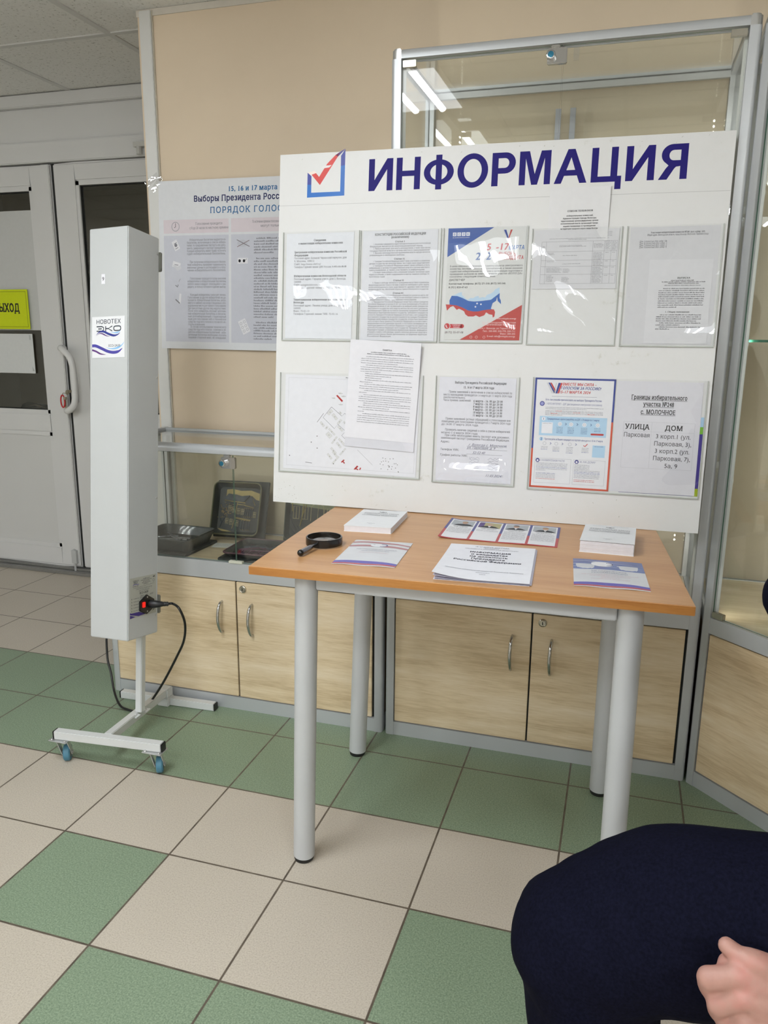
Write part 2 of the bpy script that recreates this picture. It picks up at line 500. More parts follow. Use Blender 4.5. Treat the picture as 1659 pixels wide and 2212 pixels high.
# ------------------------------------------------------------------ the room
WALLB = 0.84; DOORY = 1.54; XR = 2.72; XL = -3.6; YB = -6.2
def struct(mb, name, m, parent=None, **k):
    o = mb.build(name, m, parent, **k)
    if parent is None: o['kind'] = 'structure'
    return o
def tile_mat(name, a, b_, speck):
    m, nt, b = new_mat(name)
    tc = nt.nodes.new('ShaderNodeTexCoord'); sep = nt.nodes.new('ShaderNodeSeparateXYZ'); nt.links.new(tc.outputs['Object'], sep.inputs[0])
    v = coords(nt)
    col = ramp(nt, noise_tex(nt, v, 300.0, 3, 0.7), [(0.36, srgb(*speck)), (0.5, srgb(*a)), (0.66, srgb(*b_))])
    big = noise_tex(nt, v, 2.2, 3)
    mu = nt.nodes.new('ShaderNodeMix'); mu.data_type = 'RGBA'; mu.blend_type = 'MULTIPLY'; mu.inputs['Factor'].default_value = 1.0
    nt.links.new(col, mu.inputs['A']); nt.links.new(ramp(nt, big, [(0.3, (0.93,0.93,0.92,1)), (0.7, (1,1,1,1))]), mu.inputs['B'])
    # grout on the 0.3 m grid
    def edge(out):
        f = nt.nodes.new('ShaderNodeMath'); f.operation = 'MULTIPLY'; f.inputs[1].default_value = 1/0.3; nt.links.new(out, f.inputs[0])
        fr = nt.nodes.new('ShaderNodeMath'); fr.operation = 'FRACT'; nt.links.new(f.outputs[0], fr.inputs[0])
        a1 = nt.nodes.new('ShaderNodeMath'); a1.operation = 'SUBTRACT'; a1.inputs[1].default_value = 0.5; nt.links.new(fr.outputs[0], a1.inputs[0])
        a2 = nt.nodes.new('ShaderNodeMath'); a2.operation = 'ABSOLUTE'; nt.links.new(a1.outputs[0], a2.inputs[0]); return a2.outputs[0]
    mx = nt.nodes.new('ShaderNodeMath'); mx.operation = 'MAXIMUM'; nt.links.new(edge(sep.outputs[0]), mx.inputs[0]); nt.links.new(edge(sep.outputs[1]), mx.inputs[1])
    wob = nt.nodes.new('ShaderNodeMath'); wob.operation = 'MULTIPLY_ADD'; wob.inputs[1].default_value = 0.004
    nt.links.new(noise_tex(nt, v, 60.0, 2), wob.inputs[0]); nt.links.new(mx.outputs[0], wob.inputs[2])
    g = ramp(nt, wob.outputs[0], [(0.4925, (0,0,0,1)), (0.4950, (1,1,1,1))])
    m2 = nt.nodes.new('ShaderNodeMix'); m2.data_type = 'RGBA'; nt.links.new(g, m2.inputs['Factor'])
    nt.links.new(mu.outputs['Result'], m2.inputs['A'])
    nt.links.new(ramp(nt, noise_tex(nt, v, 30.0, 3), [(0.3, srgb(70, 61, 52)), (0.7, srgb(104, 93, 80))]), m2.inputs['B'])
    nt.links.new(m2.outputs['Result'], b.inputs['Base Color'])
    b.inputs['Roughness'].default_value = 0.42; b.inputs['Specular IOR Level'].default_value = 0.45
    bm_ = nt.nodes.new('ShaderNodeMath'); bm_.operation = 'SUBTRACT'; nt.links.new(noise_tex(nt, v, 260.0, 2), bm_.inputs[0])
    nt.links.new(g, bm_.inputs[1]); bump(nt, b, bm_.outputs[0], 0.045, 0.0015)
    return m
beige = tile_mat('floor_tile_beige', (190, 181, 167), (198, 189, 176), (174, 164, 151))
green = tile_mat('floor_tile_green', (128, 146, 122), (148, 165, 140), (106, 125, 103))
fl = MB()
GREEN = {-2: {0, 3, 5, 8, -3, -5, -8}, -3: {1, 2, 6, 7, -1, -2, -6, -7}}
i0, i1, j0, j1 = int(XL/0.3)-1, int(XR/0.3)+1, int(YB/0.3)-1, 13
for j in range(j0, j1):
    for i in range(i0, i1):
        g = j in (0, 1) or i in GREEN.get(j, ())
        fl.use(green if g else beige)
        fl.add([(i*0.3, j*0.3, 0), ((i+1)*0.3, j*0.3, 0), ((i+1)*0.3, (j+1)*0.3, 0), (i*0.3, (j+1)*0.3, 0)], [(0, 1, 2, 3)])
struct(fl, 'floor', None, weld=True)

wallm = surf('wall_paint_beige', (218, 201, 178), 0.75, var=0.03, scale=3.0, bmp=0.06, bscale=160.0, spec=0.25)
corrm = surf('corridor_paint', (206, 192, 172), 0.8, var=0.06, scale=2.0)
white_pvc = surf('white_pvc', (214, 214, 214), 0.35, var=0.02, scale=2.0)
white_pvc2 = surf('white_pvc_panel', (208, 208, 207), 0.4, var=0.02, scale=2.0)
struct(MB().box((-0.402, WALLB, 0), (XR+0.1, WALLB+0.12, CEIL+0.02)), 'wall_back', wallm)
struct(MB().box((-0.402, WALLB+0.12, 0), (-0.30, DOORY+0.02, CEIL+0.02)), 'wall_return', wallm)
unseen = surf('wall_paint_pale', (226, 222, 214), 0.8, var=0.02)
struct(MB().box((XR, YB, 0), (XR+0.1, WALLB+0.1, CEIL+0.02)), 'wall_right', unseen)
struct(MB().box((XL-0.1, YB, 0), (XL, 4.0, CEIL+0.02)), 'wall_left', unseen)
struct(MB().box((XL-0.1, YB-0.1, 0), (XR+0.1, YB, CEIL+0.02)), 'wall_front', unseen)
# corridor beyond the glazed door
struct(MB().box((XL, 3.7, 0), (-0.2, 3.8, CEIL+0.02)), 'wall_corridor', corrm)
struct(MB().box((-0.3, DOORY+0.02, 0), (-0.2, 3.8, CEIL+0.02)), 'wall_corridor_side', corrm)
# ceiling: mineral tiles in a white grid
cm, nt, b = new_mat('mineral_ceiling_tile')
v = coords(nt)
sp = ramp(nt, noise_tex(nt, v, 95.0, 3, 0.7), [(0.30, srgb(150, 148, 143)), (0.40, srgb(226, 226, 224)), (0.7, srgb(232, 232, 230))])
nt.links.new(sp, b.inputs['Base Color']); b.inputs['Roughness'].default_value = 0.9
bump(nt, b, noise_tex(nt, v, 95.0, 3, 0.7), 0.25, 0.003)
struct(MB().box((XL, YB, CEIL), (XR, 3.8, CEIL+0.05)), 'ceiling', cm)
gb = MB()
for k in range(-6, 6):
    x = -0.62 + 0.6*k
    if XL < x < XR: gb.box((x-0.012, YB, CEIL-0.004), (x+0.012, DOORY, CEIL+0.001))
for k in range(-12, 2):
    y = 0.99 + 0.6*k
    if YB < y < DOORY: gb.box((XL, y-0.012, CEIL-0.0042), (XR, y+0.012, CEIL+0.001))
struct(gb, 'ceiling_grid', surf('ceiling_grid_white', (206, 206, 204), 0.5, var=0.02))
# white cable trunking up the edge of the wall
trunk = MB(); trunk.box((-0.391, WALLB-0.010, 0.0), (-0.346, WALLB+0.001, CEIL-0.006))
struct(trunk, 'trim_1', surf('trunking_white', (214, 214, 212), 0.4, var=0.02), bevel=0.002)
trc = MB(); trc.box((-0.345, WALLB-0.006, 0.0), (-0.341, WALLB+0.001, CEIL-0.006))
struct(trc, 'trim_2', surf('trunking_lip', (188, 180, 166), 0.5))
ang = MB(); ang.box((-0.404, WALLB-0.004, CEIL-0.022), (XR, WALLB+0.001, CEIL-0.001))
struct(ang, 'trim_3', surf('ceiling_angle', (206, 200, 190), 0.5))

# entrance partition with glazed double door
part = MB()
part.box((XL, DOORY-0.03, 2.235), (-0.402, DOORY+0.05, CEIL-0.004))      # cornice rail
part.box((XL, DOORY-0.002, 2.085), (-0.402, DOORY+0.03, 2.236))          # infill panel
part.box((XL, DOORY-0.018, 1.998), (-0.402, DOORY+0.05, 2.088))          # door head
part.box((XL, DOORY-0.018, 0), (-2.34, DOORY+0.05, 2.0))
struct(part, 'trim_4', white_pvc, bevel=0.004)
gasket = surf('black_gasket', (28, 30, 30), 0.6)
doorglass = glass('door_glass', (0.80, 0.83, 0.80), ior=1.5)
def leaf(name, x0, x1, gx0, gx1, gz0, gz1, ztop=1.992, zb=0.03):
    d = bpy.data.objects.new(name, None); COL.objects.link(d); d.location = ((x0+x1)/2, DOORY, 0); d['kind'] = 'structure'
    f = MB(); y0, y1 = DOORY, DOORY+0.06
    f.box((x0, y0, zb), (gx0, y1, ztop)); f.box((gx1, y0, zb), (x1, y1, ztop))
    f.box((gx0, y0, gz1), (gx1, y1, ztop)); f.box((gx0, y0, gz0-0.095), (gx1, y1, gz0)); f.box((gx0, y0, zb), (gx1, y1, zb+0.10))
    f.build('door_frame', white_pvc, d, bevel=0.006, seg=2)
    p = MB(); p.box((gx0-0.001, y0+0.010, zb+0.099), (gx1+0.001, y1-0.012, gz0-0.094)); p.build('lower_panel', white_pvc2, d)
    bd = MB()                                    # sloping glazing beads and seals
    for (a0, a1, c0, c1) in ((gx0, gx1, gz0, gz1), (gx0, gx1, zb+0.10, gz0-0.095)):
        for t, w_, ym in ((0.0, 0.018, 0.004),):
            bd.box((a0, y0+ym, c0), (a0+w_, y0+0.03, c1)); bd.box((a1-w_, y0+ym, c0), (a1, y0+0.03, c1))
            bd.box((a0, y0+ym, c0), (a1, y0+0.03, c0+w_)); bd.box((a0, y0+ym, c1-w_), (a1, y0+0.03, c1))
    bd.build('glazing_bead', white_pvc, d)
    s_ = MB(); e = 0.018; g = 0.004
    a0, a1, c0, c1 = gx0+e, gx1-e, gz0+e, gz1-e
    s_.box((a0, y0+0.012, c0), (a0+g, y0+0.03, c1)); s_.box((a1-g, y0+0.012, c0), (a1, y0+0.03, c1))
    s_.box((a0, y0+0.012, c0), (a1, y0+0.03, c0+g)); s_.box((a0, y0+0.012, c1-g), (a1, y0+0.03, c1))
    s_.build('seal', gasket, d)
    gl = MB(); gl.box((gx0+0.006, y0+0.018, gz0+0.006), (gx1-0.006, y0+0.024, gz1-0.006)); gl.build('glass_pane', doorglass, d)
    return d
d1 = leaf('door_1', -2.32, -1.368, -2.19, -1.487, 0.826, 1.899)
d2 = leaf('door_2', -1.360, -0.45, -1.241, -0.57, 0.826, 1.913)
MB().box((-1.420, DOORY-0.012, 0.04), (-1.372, DOORY+0.001, 1.99)).build('cover_strip', white_pvc, d1, bevel=0.003)
MB().box((-1.369, DOORY+0.004, 0.03), (-1.359, DOORY+0.05, 1.992)).build('meeting_seal', gasket, d1)
bolt = MB(); bolt.box((-1.412, DOORY-0.028, 0.055), (-1.382, DOORY-0.011, 0.125)); bolt.tube([(-1.397, DOORY-0.022, 0.005), (-1.397, DOORY-0.022, 0.13)], 0.006, 8)
bolt.build('door_bolt', surf('bolt_grey', (190, 192, 192), 0.35), d1, bevel=0.001)
# pull handle, lock plate on the second leaf
hp = smoothpath([(-1.372, DOORY-0.004, 1.150), (-1.366, DOORY-0.035, 1.152), (-1.335, DOORY-0.060, 1.145), (-1.292, DOORY-0.068, 1.110), (-1.278, DOORY-0.068, 1.05), (-1.278, DOORY-0.068, 0.93), (-1.292, DOORY-0.068, 0.878), (-1.33, DOORY-0.060, 0.853), (-1.358, DOORY-0.035, 0.850), (-1.362, DOORY-0.002, 0.850)], 6)
MB().tube(hp, 0.0155, 14).build('pull_handle', surf('handle_white', (222, 222, 222), 0.25, var=0.01), d2, smooth=True)
lk = MB(); lk.box((-1.345, DOORY-0.012, 0.885), (-1.312, DOORY+0.001, 0.975)); lk.build('lock_plate', surf('handle_white', (222, 222, 222), 0.25), d2, bevel=0.005)
MB().tube([(-1.33, DOORY-0.02, 0.945), (-1.33, DOORY, 0.945)], 0.009, 12).build('lock_cylinder', surf('brass_dull', (128, 112, 78), 0.35, 0.7), d2, smooth=True)
ck = MB(); ck.box((-0.885, DOORY-0.05, 2.03), (-0.82, DOORY-0.017, 2.05)); ck.tube([(-0.862, DOORY-0.04, 2.0), (-0.862, DOORY-0.04, 2.035)], 0.012, 10)
o = ck.build('door_closer', surf('closer_white', (196, 196, 192), 0.4)); tag(o, 'small white bracket screwed to the door head by the wall corner', 'bracket')
key = thing('key', 'key standing in the white door lock with a red tag hanging from it', 'key', (-1.33, DOORY-0.02, 0.945))
steel = surf('key_steel', (160, 152, 132), 0.3, 0.8)
kb = MB(); kb.box((-1.332, DOORY-0.05, 0.938), (-1.328, DOORY-0.018, 0.952)); kb.lathe([(0.004, -0.002), (0.012, -0.002), (0.012, 0.002), (0.004, 0.002), (0.004, -0.002)], (-1.332, DOORY-0.055, 0.941), (1, 0, 0), 16)
kb.tube(smoothpath([(-1.332, DOORY-0.057, 0.934), (-1.352, DOORY-0.06, 0.938), (-1.362, DOORY-0.055, 0.925), (-1.352, DOORY-0.05, 0.916)], 5), 0.0015, 6)
kb.build('key_blade', steel, key, smooth=True)
k2 = MB(); k2.tube([(-1.35, DOORY-0.052, 0.918), (-1.350, DOORY-0.052, 0.905)], 0.009, 10); k2.box((-1.354, DOORY-0.054, 0.86), (-1.346, DOORY-0.051, 0.906)); k2.build('spare_key', steel, key)
kt = MB(); pts = [(-1.362+0.0115*math.cos(a), DOORY-0.056, 0.897+0.03*math.sin(a)) for a in [2*math.pi*k/20 for k in range(21)]]
kt.tube(pts, 0.0035, 8); kt.build('key_tag', surf('red_plastic', (190, 34, 40), 0.35), key, smooth=True)
# threshold strip
th = MB(); th.box((XL, DOORY-0.055, 0.0), (-0.41, DOORY+0.07, 0.016)); th.box((XL, DOORY-0.02, 0.016), (-0.41, DOORY+0.07, 0.026))
struct(th, 'trim_5', surf('threshold_alu', (150, 150, 148), 0.35, 0.6), bevel=0.003)
# notices on the entrance door
S = Sheet((-2.16, DOORY+0.010, 1.236), (1, 0, 0), (0, 0, 1), 0.672, 0.560, ink(200, 201, 200))
S.build('door_notice', 'large blank white sheet covering the upper door pane above the yellow sign', 'paper')
S = Sheet((-1.858, DOORY-0.004, 1.241), (1, 0, 0), (0, 0, 1), 0.297, 0.190, ink(206, 220, 22), 0.002)
S.box(0.010, 0.010, 0.287, 0.180, 0.0016, ink(60, 66, 20), 2)
S.text('ВЫХОД', 0.168, 0.084, 0.053, BK, 'c', width=0.150, bold=0.035, serif=True, n=5)
S.build('exit_sign', 'bright yellow exit sign with black lettering on the entrance door', 'sign')
S = Sheet((-1.862, DOORY+0.010, 1.024), (1, 0, 0), (0, 0, 1), 0.297, 0.194, ink(214, 216, 216))
S.poly([(0.281, 0.012), (0.292, 0.012), (0.281, 0.036)], ink(176, 180, 180), 2); S.rect(0.276, 0.165, 0.286, 0.188, ink(186, 190, 190), 2)
S.build('door_notice', 'white sheet on the lower part of the door pane below the yellow sign', 'paper')
# plant and poster seen through the door glass
pl = thing('potted_plant', 'dark leafy plant seen low through the entrance door glass', 'plant', (-1.95, 2.15, 0))
pm = surf('plant_leaf', (46, 62, 48), 0.5, var=0.25); 
MB().lathe([(0.09, 0.60), (0.12, 0.78), (0.125, 0.78), (0.11, 0.76), (0.0, 0.74)], (-1.95, 2.15, 0), n=20).build('pot', surf('pot_brown', (88, 62, 48), 0.5), pl, smooth=True)

fo = MB(); rr = random.Random(3)
for k in range(16):
    a = rr.uniform(0, 6.28); L = rr.uniform(0.16, 0.36); c = Vector((-1.95, 2.15, 0.74)); d = Vector((math.cos(a), math.sin(a)*0.6, rr.uniform(0.35, 0.9)))
    side = Vector((-math.sin(a), math.cos(a), 0.2))*0.045; prev = None; vs = []
    for q in range(6):
        t = q/5; p = c + d*L*t + Vector((0, 0, -0.22*t*t*L/0.3)); wd = math.sin(math.pi*min(1, t*0.9+0.08))
        vs += [p - side*wd, p + Vector((0, 0, -0.008)), p + side*wd]
    fo.add(vs, [(q*3+e, q*3+e+1, q*3+e+4, q*3+e+3) for q in range(5) for e in (0, 1)])
fo.build('foliage', pm, pl, smooth=True)
tb = thing('plant_stand', 'low brown stand carrying the potted plant beyond the door glass', 'stand', (-1.95, 2.15, 0))
brown = wood('stand_wood', (84, 60, 44), (104, 74, 54), (122, 90, 66), 0)
MB().box((-2.2, 2.0, 0.57), (-1.6, 2.3, 0.60)).build('stand_top', brown, tb, bevel=0.003)
for x in (-2.17, -1.63):
    for y in (2.03, 2.27): MB().box((x-0.015, y-0.015, 0), (x+0.015, y+0.015, 0.57)).build('leg', brown, tb)
S = Sheet((-1.55, 3.69, 1.15), (1, 0, 0), (0, 0, 1), 0.9, 0.75, ink(128, 160, 176))
S.rect(0.0, 0.0, 0.9, 0.40, ink(150, 146, 96)); S.rect(0, 0, 0.9, 0.16, ink(78, 106, 130), 2); S.rect(0.0, 0.50, 0.9, 0.66, ink(176, 180, 182), 2)
for k in range(3): S.rect(0.04, 0.20+0.06*k, 0.86, 0.212+0.06*k, ink(116, 114, 76), 3)
S.build('wall_poster', 'blue and yellow poster seen through the door glass on the corridor wall', 'poster')
# ceiling light panels
tube_m = emit('tube_light', (0.93, 0.975, 1.0), TUBE_POWER)
lampw = surf('lamp_white', (235, 235, 235), 0.5, var=0.01)
def ceiling_light(x, y):
    t = thing('ceiling_light', 'square four-tube ceiling light mirrored in the showcase glass and plastic pockets', 'ceiling light', (x, y, CEIL), 'ceiling lights')
    bb = MB(); bb.box((x-0.295, y-0.295, CEIL-0.03), (x+0.295, y+0.295, CEIL-0.006)); bb.build('housing', lampw, t, bevel=0.004)
    df = MB(); df.box((x-0.285, y-0.285, CEIL-0.0315), (x+0.285, y+0.285, CEIL-0.0302)); df.build('diffuser', emit('lamp_diffuser', (0.93, 0.96, 1.0), 5.0), t)
    for k in range(4):
        xx = x-0.195+0.13*k; q = MB()
        pts = [(xx+0.016*math.cos(a), CEIL-0.0316-0.014*math.sin(a)) for a in [math.pi*i/6 for i in range(7)]]
        vs = [(px, y-0.27, pz) for px, pz in pts] + [(px, y+0.27, pz) for px, pz in pts]
        q.add(vs, [(i, i+1, 8+i, 7+i) for i in range(6)] + [tuple(range(7)), tuple(range(7, 14))[::-1]])
        q.build('light_tube', tube_m, t)
    return t
dim = thing('ceiling_light', 'dim ceiling lamp in the corridor beyond the entrance door', 'ceiling light', (-1.5, 2.3, CEIL))  # unseen lamp, added to lift the dark corridor
MB().lathe([(0.0, -0.07), (0.09, -0.06), (0.13, -0.02), (0.13, 0.0)], (-1.5, 2.3, CEIL-0.001), n=28).build('lamp_shade', emit('corridor_lamp', (1.0, 0.93, 0.82), 5.0), dim, smooth=True)
MB().lathe([(0.14, -0.012), (0.14, 0.0), (0.0, 0.0)], (-1.5, 2.3, CEIL-0.0005), n=28).build('lamp_base', lampw, dim)
CL = ceiling_light(*LIGHT_SPOTS[0])
for x, y in LIGHT_SPOTS[1:]:
    dup(CL, (x-LIGHT_SPOTS[0][0], y-LIGHT_SPOTS[0][1], 0))
# ------------------------------------------------------------------ glazed showcases
ALU = surf('satin_aluminium', (190, 193, 196), 0.36, 0.30, var=0.02, scale=5.0)
ALU2 = surf('aluminium_connector', (186, 186, 184), 0.28, 0.6, var=0.02)
OAK = wood('sonoma_oak', (192, 168, 132), (218, 198, 164), (228, 211, 184), 0, 0.5, 9.0, 3.2)
OAKC = wood('sonoma_oak_turned', (194, 168, 131), (222, 201, 166), (232, 215, 187), 0, 0.5, 9.0, 3.2, rz=math.radians(45))
OAK2 = wood('sonoma_oak_edge', (120, 98, 70), (146, 122, 90), (160, 138, 106), 2, 0.6, 9.0, 3.2)
GLASS = glass('showcase_glass', (0.975, 0.985, 0.972))
GEDGE = surf('glass_edge_green', (40, 92, 74), 0.15, var=0.05)
GEDGE2 = surf('glass_edge_pale', (128, 158, 142), 0.2, var=0.05)
CHROME = surf('chrome', (196, 196, 196), 0.12, 1.0, var=0.02)
NICKEL = surf('nickel', (176, 172, 160), 0.25, 0.9, var=0.03)
DARK = surf('shadow_gap', (34, 36, 34), 0.7)
LED = emit('led_dot', (1.0, 0.98, 0.9), LED_POWER)
WHITEPL = surf('white_plastic', (224, 224, 222), 0.35, var=0.01)
def post_poly(x0, x1, y0, y1, r, cx, cy):
    """rectangle with one rounded outer corner: cx, cy = -1 / 1 say which"""
    pts = []
    X = x0 if cx < 0 else x1; Y = y0 if cy < 0 else y1
    px, py = X - cx*r, Y - cy*r
    arc = [(px + cx*r*math.cos(a), py + cy*r*math.sin(a)) for a in [math.pi/2*k/6 for k in range(7)]]
    ox = x1 if cx < 0 else x0; oy = y1 if cy < 0 else y0
    poly = arc + [(ox, Y), (ox, oy), (X, oy)]
    if _area(poly) < 0: poly = poly[::-1]
    return poly
def corner_back(M, t, back, w_, h, tr, zb, m0, m1, ed):
    pts = [(w_, 0.012)] + list(back) + [(0.0, 0.012)]
    for x, y in back:
        q = MB(M); q.box((x-0.012, y-0.022, 0), (x+0.012, y+0.002, h)); q.build('post', ALU, t, bevel=0.003)
    for (a, b_) in zip(pts[:-1], pts[1:]):
        a = Vector((a[0], a[1], 0)); b_ = Vector((b_[0], b_[1], 0)); d = (b_-a).normalized(); n_ = Vector((-d.y, d.x, 0)); L = (b_-a).length
        F = M @ Matrix(((d.x, n_.x, 0, a.x), (d.y, n_.y, 0, a.y), (0, 0, 1, 0), (0, 0, 0, 1)))
        q = MB(F); q.box((0.01, 0.0, h-tr), (L-0.01, 0.02, h)); q.build('top_rail', ALU, t, bevel=0.003)
        for z0, z1 in ((m0, m1), (0, zb)):
            q = MB(F); q.box((0.01, 0.002, z0), (L-0.01, 0.018, z1)); q.build('base_rail', ALU, t)
        q = MB(F); q.box((0.01, 0.004, zb), (L-0.01, 0.012, m0)); q.build('base_panel', OAK2, t)
        q = MB(F); q.use(GLASS); z0, z1 = m1, h-tr; vs = [(0.012,0.008,z0),(L-0.012,0.008,z0),(L-0.012,0.012,z0),(0.012,0.012,z0),(0.012,0.008,z1),(L-0.012,0.008,z1),(L-0.012,0.012,z1),(0.012,0.012,z1)]
        q.add(vs, [(0,1,5,4),(2,3,7,6)]); q.use(ed); q.add(vs, [(0,3,2,1),(4,5,6,7),(1,2,6,5),(3,0,4,7)]); q.build('glass_side', None, t)
    q = MB(M); q.use(GLASS); q.prism([(0.01, 0.02), (w_-0.01, 0.02)] + [(x, y-0.015) for x, y in back], h-0.012, h-0.008); q.build('glass_top', None, t)
def showcase(name, label, O, ang, w_, dep, h, mid, doors, lockx, handles, led, pw=0.027, edge=None, back=None):
    ca, sa = math.cos(ang), math.sin(ang)
    M = Matrix(((ca, -sa, 0, O[0]), (sa, ca, 0, O[1]), (0, 0, 1, 0), (0, 0, 0, 1)))
    t = thing(name, label, 'display case', (O[0], O[1], 0))
    zb = 0.044; m0, m1 = mid; tr = 0.025
    for cx in (-1, 1):
        for cy in ((-1,) if back else (-1, 1)):
            x0 = 0 if cx < 0 else w_-pw; y0 = 0 if cy < 0 else dep-pw
            q = MB(M); q.prism(post_poly(x0, x0+pw, y0, y0+pw, 0.010, cx, cy), 0.0, h-tr)
            # glazing grooves
            q.build('post', ALU, t, smooth=True, angle=35)
            k = MB(M); k.prism(post_poly(x0, x0+pw, y0, y0+pw, 0.016, cx, cy), h-tr, h-0.004)
            k.prism(post_poly(x0+0.003, x0+pw-0.003, y0+0.003, y0+pw-0.003, 0.014, cx, cy), h-0.004, h)
            k.build('corner_cap', ALU2, t, smooth=True, angle=35)
    # top rails with a rounded outer edge
    def rail_x(y0, cy):
        q = MB(M); n = 6; z1 = h; z0 = h-tr; r = 0.016
        Y = y0 if cy < 0 else y0+pw; oy = y0+pw if cy < 0 else y0
        arc = [(Y - cy*r + cy*r*math.sin(a), z1 - r + r*math.cos(a)) for a in [math.pi/2*k/n for k in range(n+1)]]
        pr = [(oy, z1)] + arc + [(Y, z0), (oy, z0)]
        m = len(pr); vs = [(pw, y, z) for y, z in pr] + [(w_-pw, y, z) for y, z in pr]
        q.add(vs, [(i, (i+1) % m, m+(i+1) % m, m+i) for i in range(m)] + [tuple(range(m)), tuple(range(m, 2*m))[::-1]])
        q.box((pw, oy - cy*-0.0 - (0.004 if cy < 0 else -0.004), z0-0.004), (w_-pw, oy, z0))
        return q.build('top_rail', ALU, t, smooth=True, angle=35, weld=True)
    rail_x(0, -1)
    if not back: rail_x(dep-pw, 1)
    for x0, cx in (() if back else ((0, -1), (w_-pw, 1))):
        q = MB(M); z1 = h; z0 = h-tr; r = 0.016; X = x0 if cx < 0 else x0+pw; ox = x0+pw if cx < 0 else x0
        arc = [(X - cx*r + cx*r*math.sin(a), z1-r+r*math.cos(a)) for a in [math.pi/2*k/6 for k in range(7)]]
        pr = [(ox, z1)] + arc + [(X, z0), (ox, z0)]; m = len(pr)
        vs = [(x, pw, z) for x, z in pr] + [(x, dep-pw, z) for x, z in pr]
        q.add(vs, [(i, (i+1) % m, m+(i+1) % m, m+i) for i in range(m)] + [tuple(range(m)), tuple(range(m, 2*m))[::-1]])
        q.build('top_rail', ALU, t, smooth=True, angle=35, weld=True)
    for z0, z1 in ((0.0, zb), (m0, m1)):
        q = MB(M); q.box((pw, 0.002, z0), (w_-pw, 0.022, z1)); q.build('base_rail', ALU, t)
    q = MB(M)
    if not back: q.box((pw, dep-0.022, m0), (w_-pw, dep-0.002, m1)); q.box((pw, dep-0.022, 0), (w_-pw, dep-0.002, zb))
    for x in (() if back else (0.002, w_-0.022)):
        q.box((x, pw, m0), (x+0.02, dep-pw, m1)); q.box((x, pw, 0), (x+0.02, dep-pw, zb))
    if not back: q.build('back_rail', ALU, t)
    if back:
        corner_back(M, t, back, w_, h, tr, zb, m0, m1, edge or GEDGE2)
    q = MB(M)
    if not back: q.box((0.006, pw, zb), (0.016, dep-pw, m0)); q.box((w_-0.016, pw, zb), (w_-0.006, dep-pw, m0)); q.box((pw, dep-0.016, zb), (w_-pw, dep-0.006, m0)); q.box((0.02, 0.022, 0.03), (w_-0.02, dep-0.02, 0.042))
    q.build('base_panel', OAK2, t)
    q = MB(M)
    if back: q.prism([(0.004, 0.022), (w_-0.004, 0.022)] + [(x_, y_-0.012) for x_, y_ in back], m1-0.012, m1-0.002)
    else: q.box((pw-0.004, 0.022, m1-0.012), (w_-pw+0.004, dep-0.02, m1-0.002))
    q.build('showcase_floor', wood('showcase_floor_wood', (176, 158, 126), (196, 180, 150), (206, 192, 164), 0, 0.4, 8.0, 3.0), t)
    q = MB(M); q.box((pw, 0.014, zb), (w_-pw, 0.016, m0)); q.build('door_gap', DARK, t)
    for i, (a, b_) in enumerate(doors):
        q = MB(M); q.box((a+0.0015, 0.004, zb+0.003), (b_-0.0015, 0.013, m0-0.004))
        d = q.build('cabinet_door', OAKC if back else OAK, t, bevel=0.0012)
        hx = handles[i]
        if hx is not None:
            hb = MB(M); z0, z1 = 0.272, 0.377
            pts = [(hx, 0.004, z0), (hx, -0.008, z0+0.002), (hx-0.001, -0.020, z0+0.022), (hx-0.002, -0.026, (z0+z1)/2), (hx-0.001, -0.022, z1-0.02), (hx, -0.010, z1-0.003), (hx, 0.004, z1)]
            hb.tube(smoothpath(pts, 5), 0.004, 10, rads=[0.0036+0.0016*math.sin(math.pi*k/30)*(1 if k > 8 else 1.0) for k in range(31)])
            hb.build('handle', CHROME, d, smooth=True)
        if i == 1 and lockx is not None:
            lb = MB(M); c = (lockx, 0.004, 0.426)
            lb.lathe([(0.012, 0.0), (0.0118, 0.004), (0.0095, 0.0055), (0.0085, 0.0048), (0.007, 0.0048), (0.0065, 0.0062), (0.0, 0.0062)], c, (0, -1, 0), 24)
            lo = lb.build('lock', NICKEL, d, smooth=True, angle=30)
            kh = MB(M); kh.box((lockx-0.0012, -0.0030, 0.4215), (lockx+0.0012, -0.0024, 0.4305)); kh.build('keyhole', DARK, d)
    # glass
    ed = edge or GEDGE2
    def pane(nm, a, b_, ax):
        q = MB(M); q.use(GLASS); x0, y0, z0 = a; x1, y1, z1 = b_
        vs = [(x0,y0,z0),(x1,y0,z0),(x1,y1,z0),(x0,y1,z0),(x0,y0,z1),(x1,y0,z1),(x1,y1,z1),(x0,y1,z1)]
        F = {'z': [(0,3,2,1),(4,5,6,7)], 'y': [(0,1,5,4),(2,3,7,6)], 'x': [(1,2,6,5),(3,0,4,7)]}
        big = F[ax]; rest = [f for k, v_ in F.items() if k != ax for f in v_]
        o_ = len(q.v); q.add(vs, big); q.use(ed); q.add(vs, rest)
        return q.build(nm, None, t)
    zt = h-tr-0.003; c = w_/2
    g1 = pane('glass_door', (pw+0.003, 0.006, m1+0.003), (lockc(w_)-0.0015, 0.010, zt), 'y')
    g2 = pane('glass_door', (lockc(w_)+0.0015, 0.006, m1+0.003), (w_-pw-0.003, 0.010, zt), 'y')
    if not back: pane('glass_side', (0.010, pw, m1), (0.014, dep-pw, h-tr), 'x'); pane('glass_side', (w_-0.014, pw, m1), (w_-0.010, dep-pw, h-tr), 'x')
    if not back: pane('glass_back', (pw, dep-0.012, m1), (w_-pw, dep-0.008, h-tr), 'y')
    if not back: pane('glass_top', (pw, pw, h-0.012), (w_-pw, dep-pw, h-0.008), 'z')
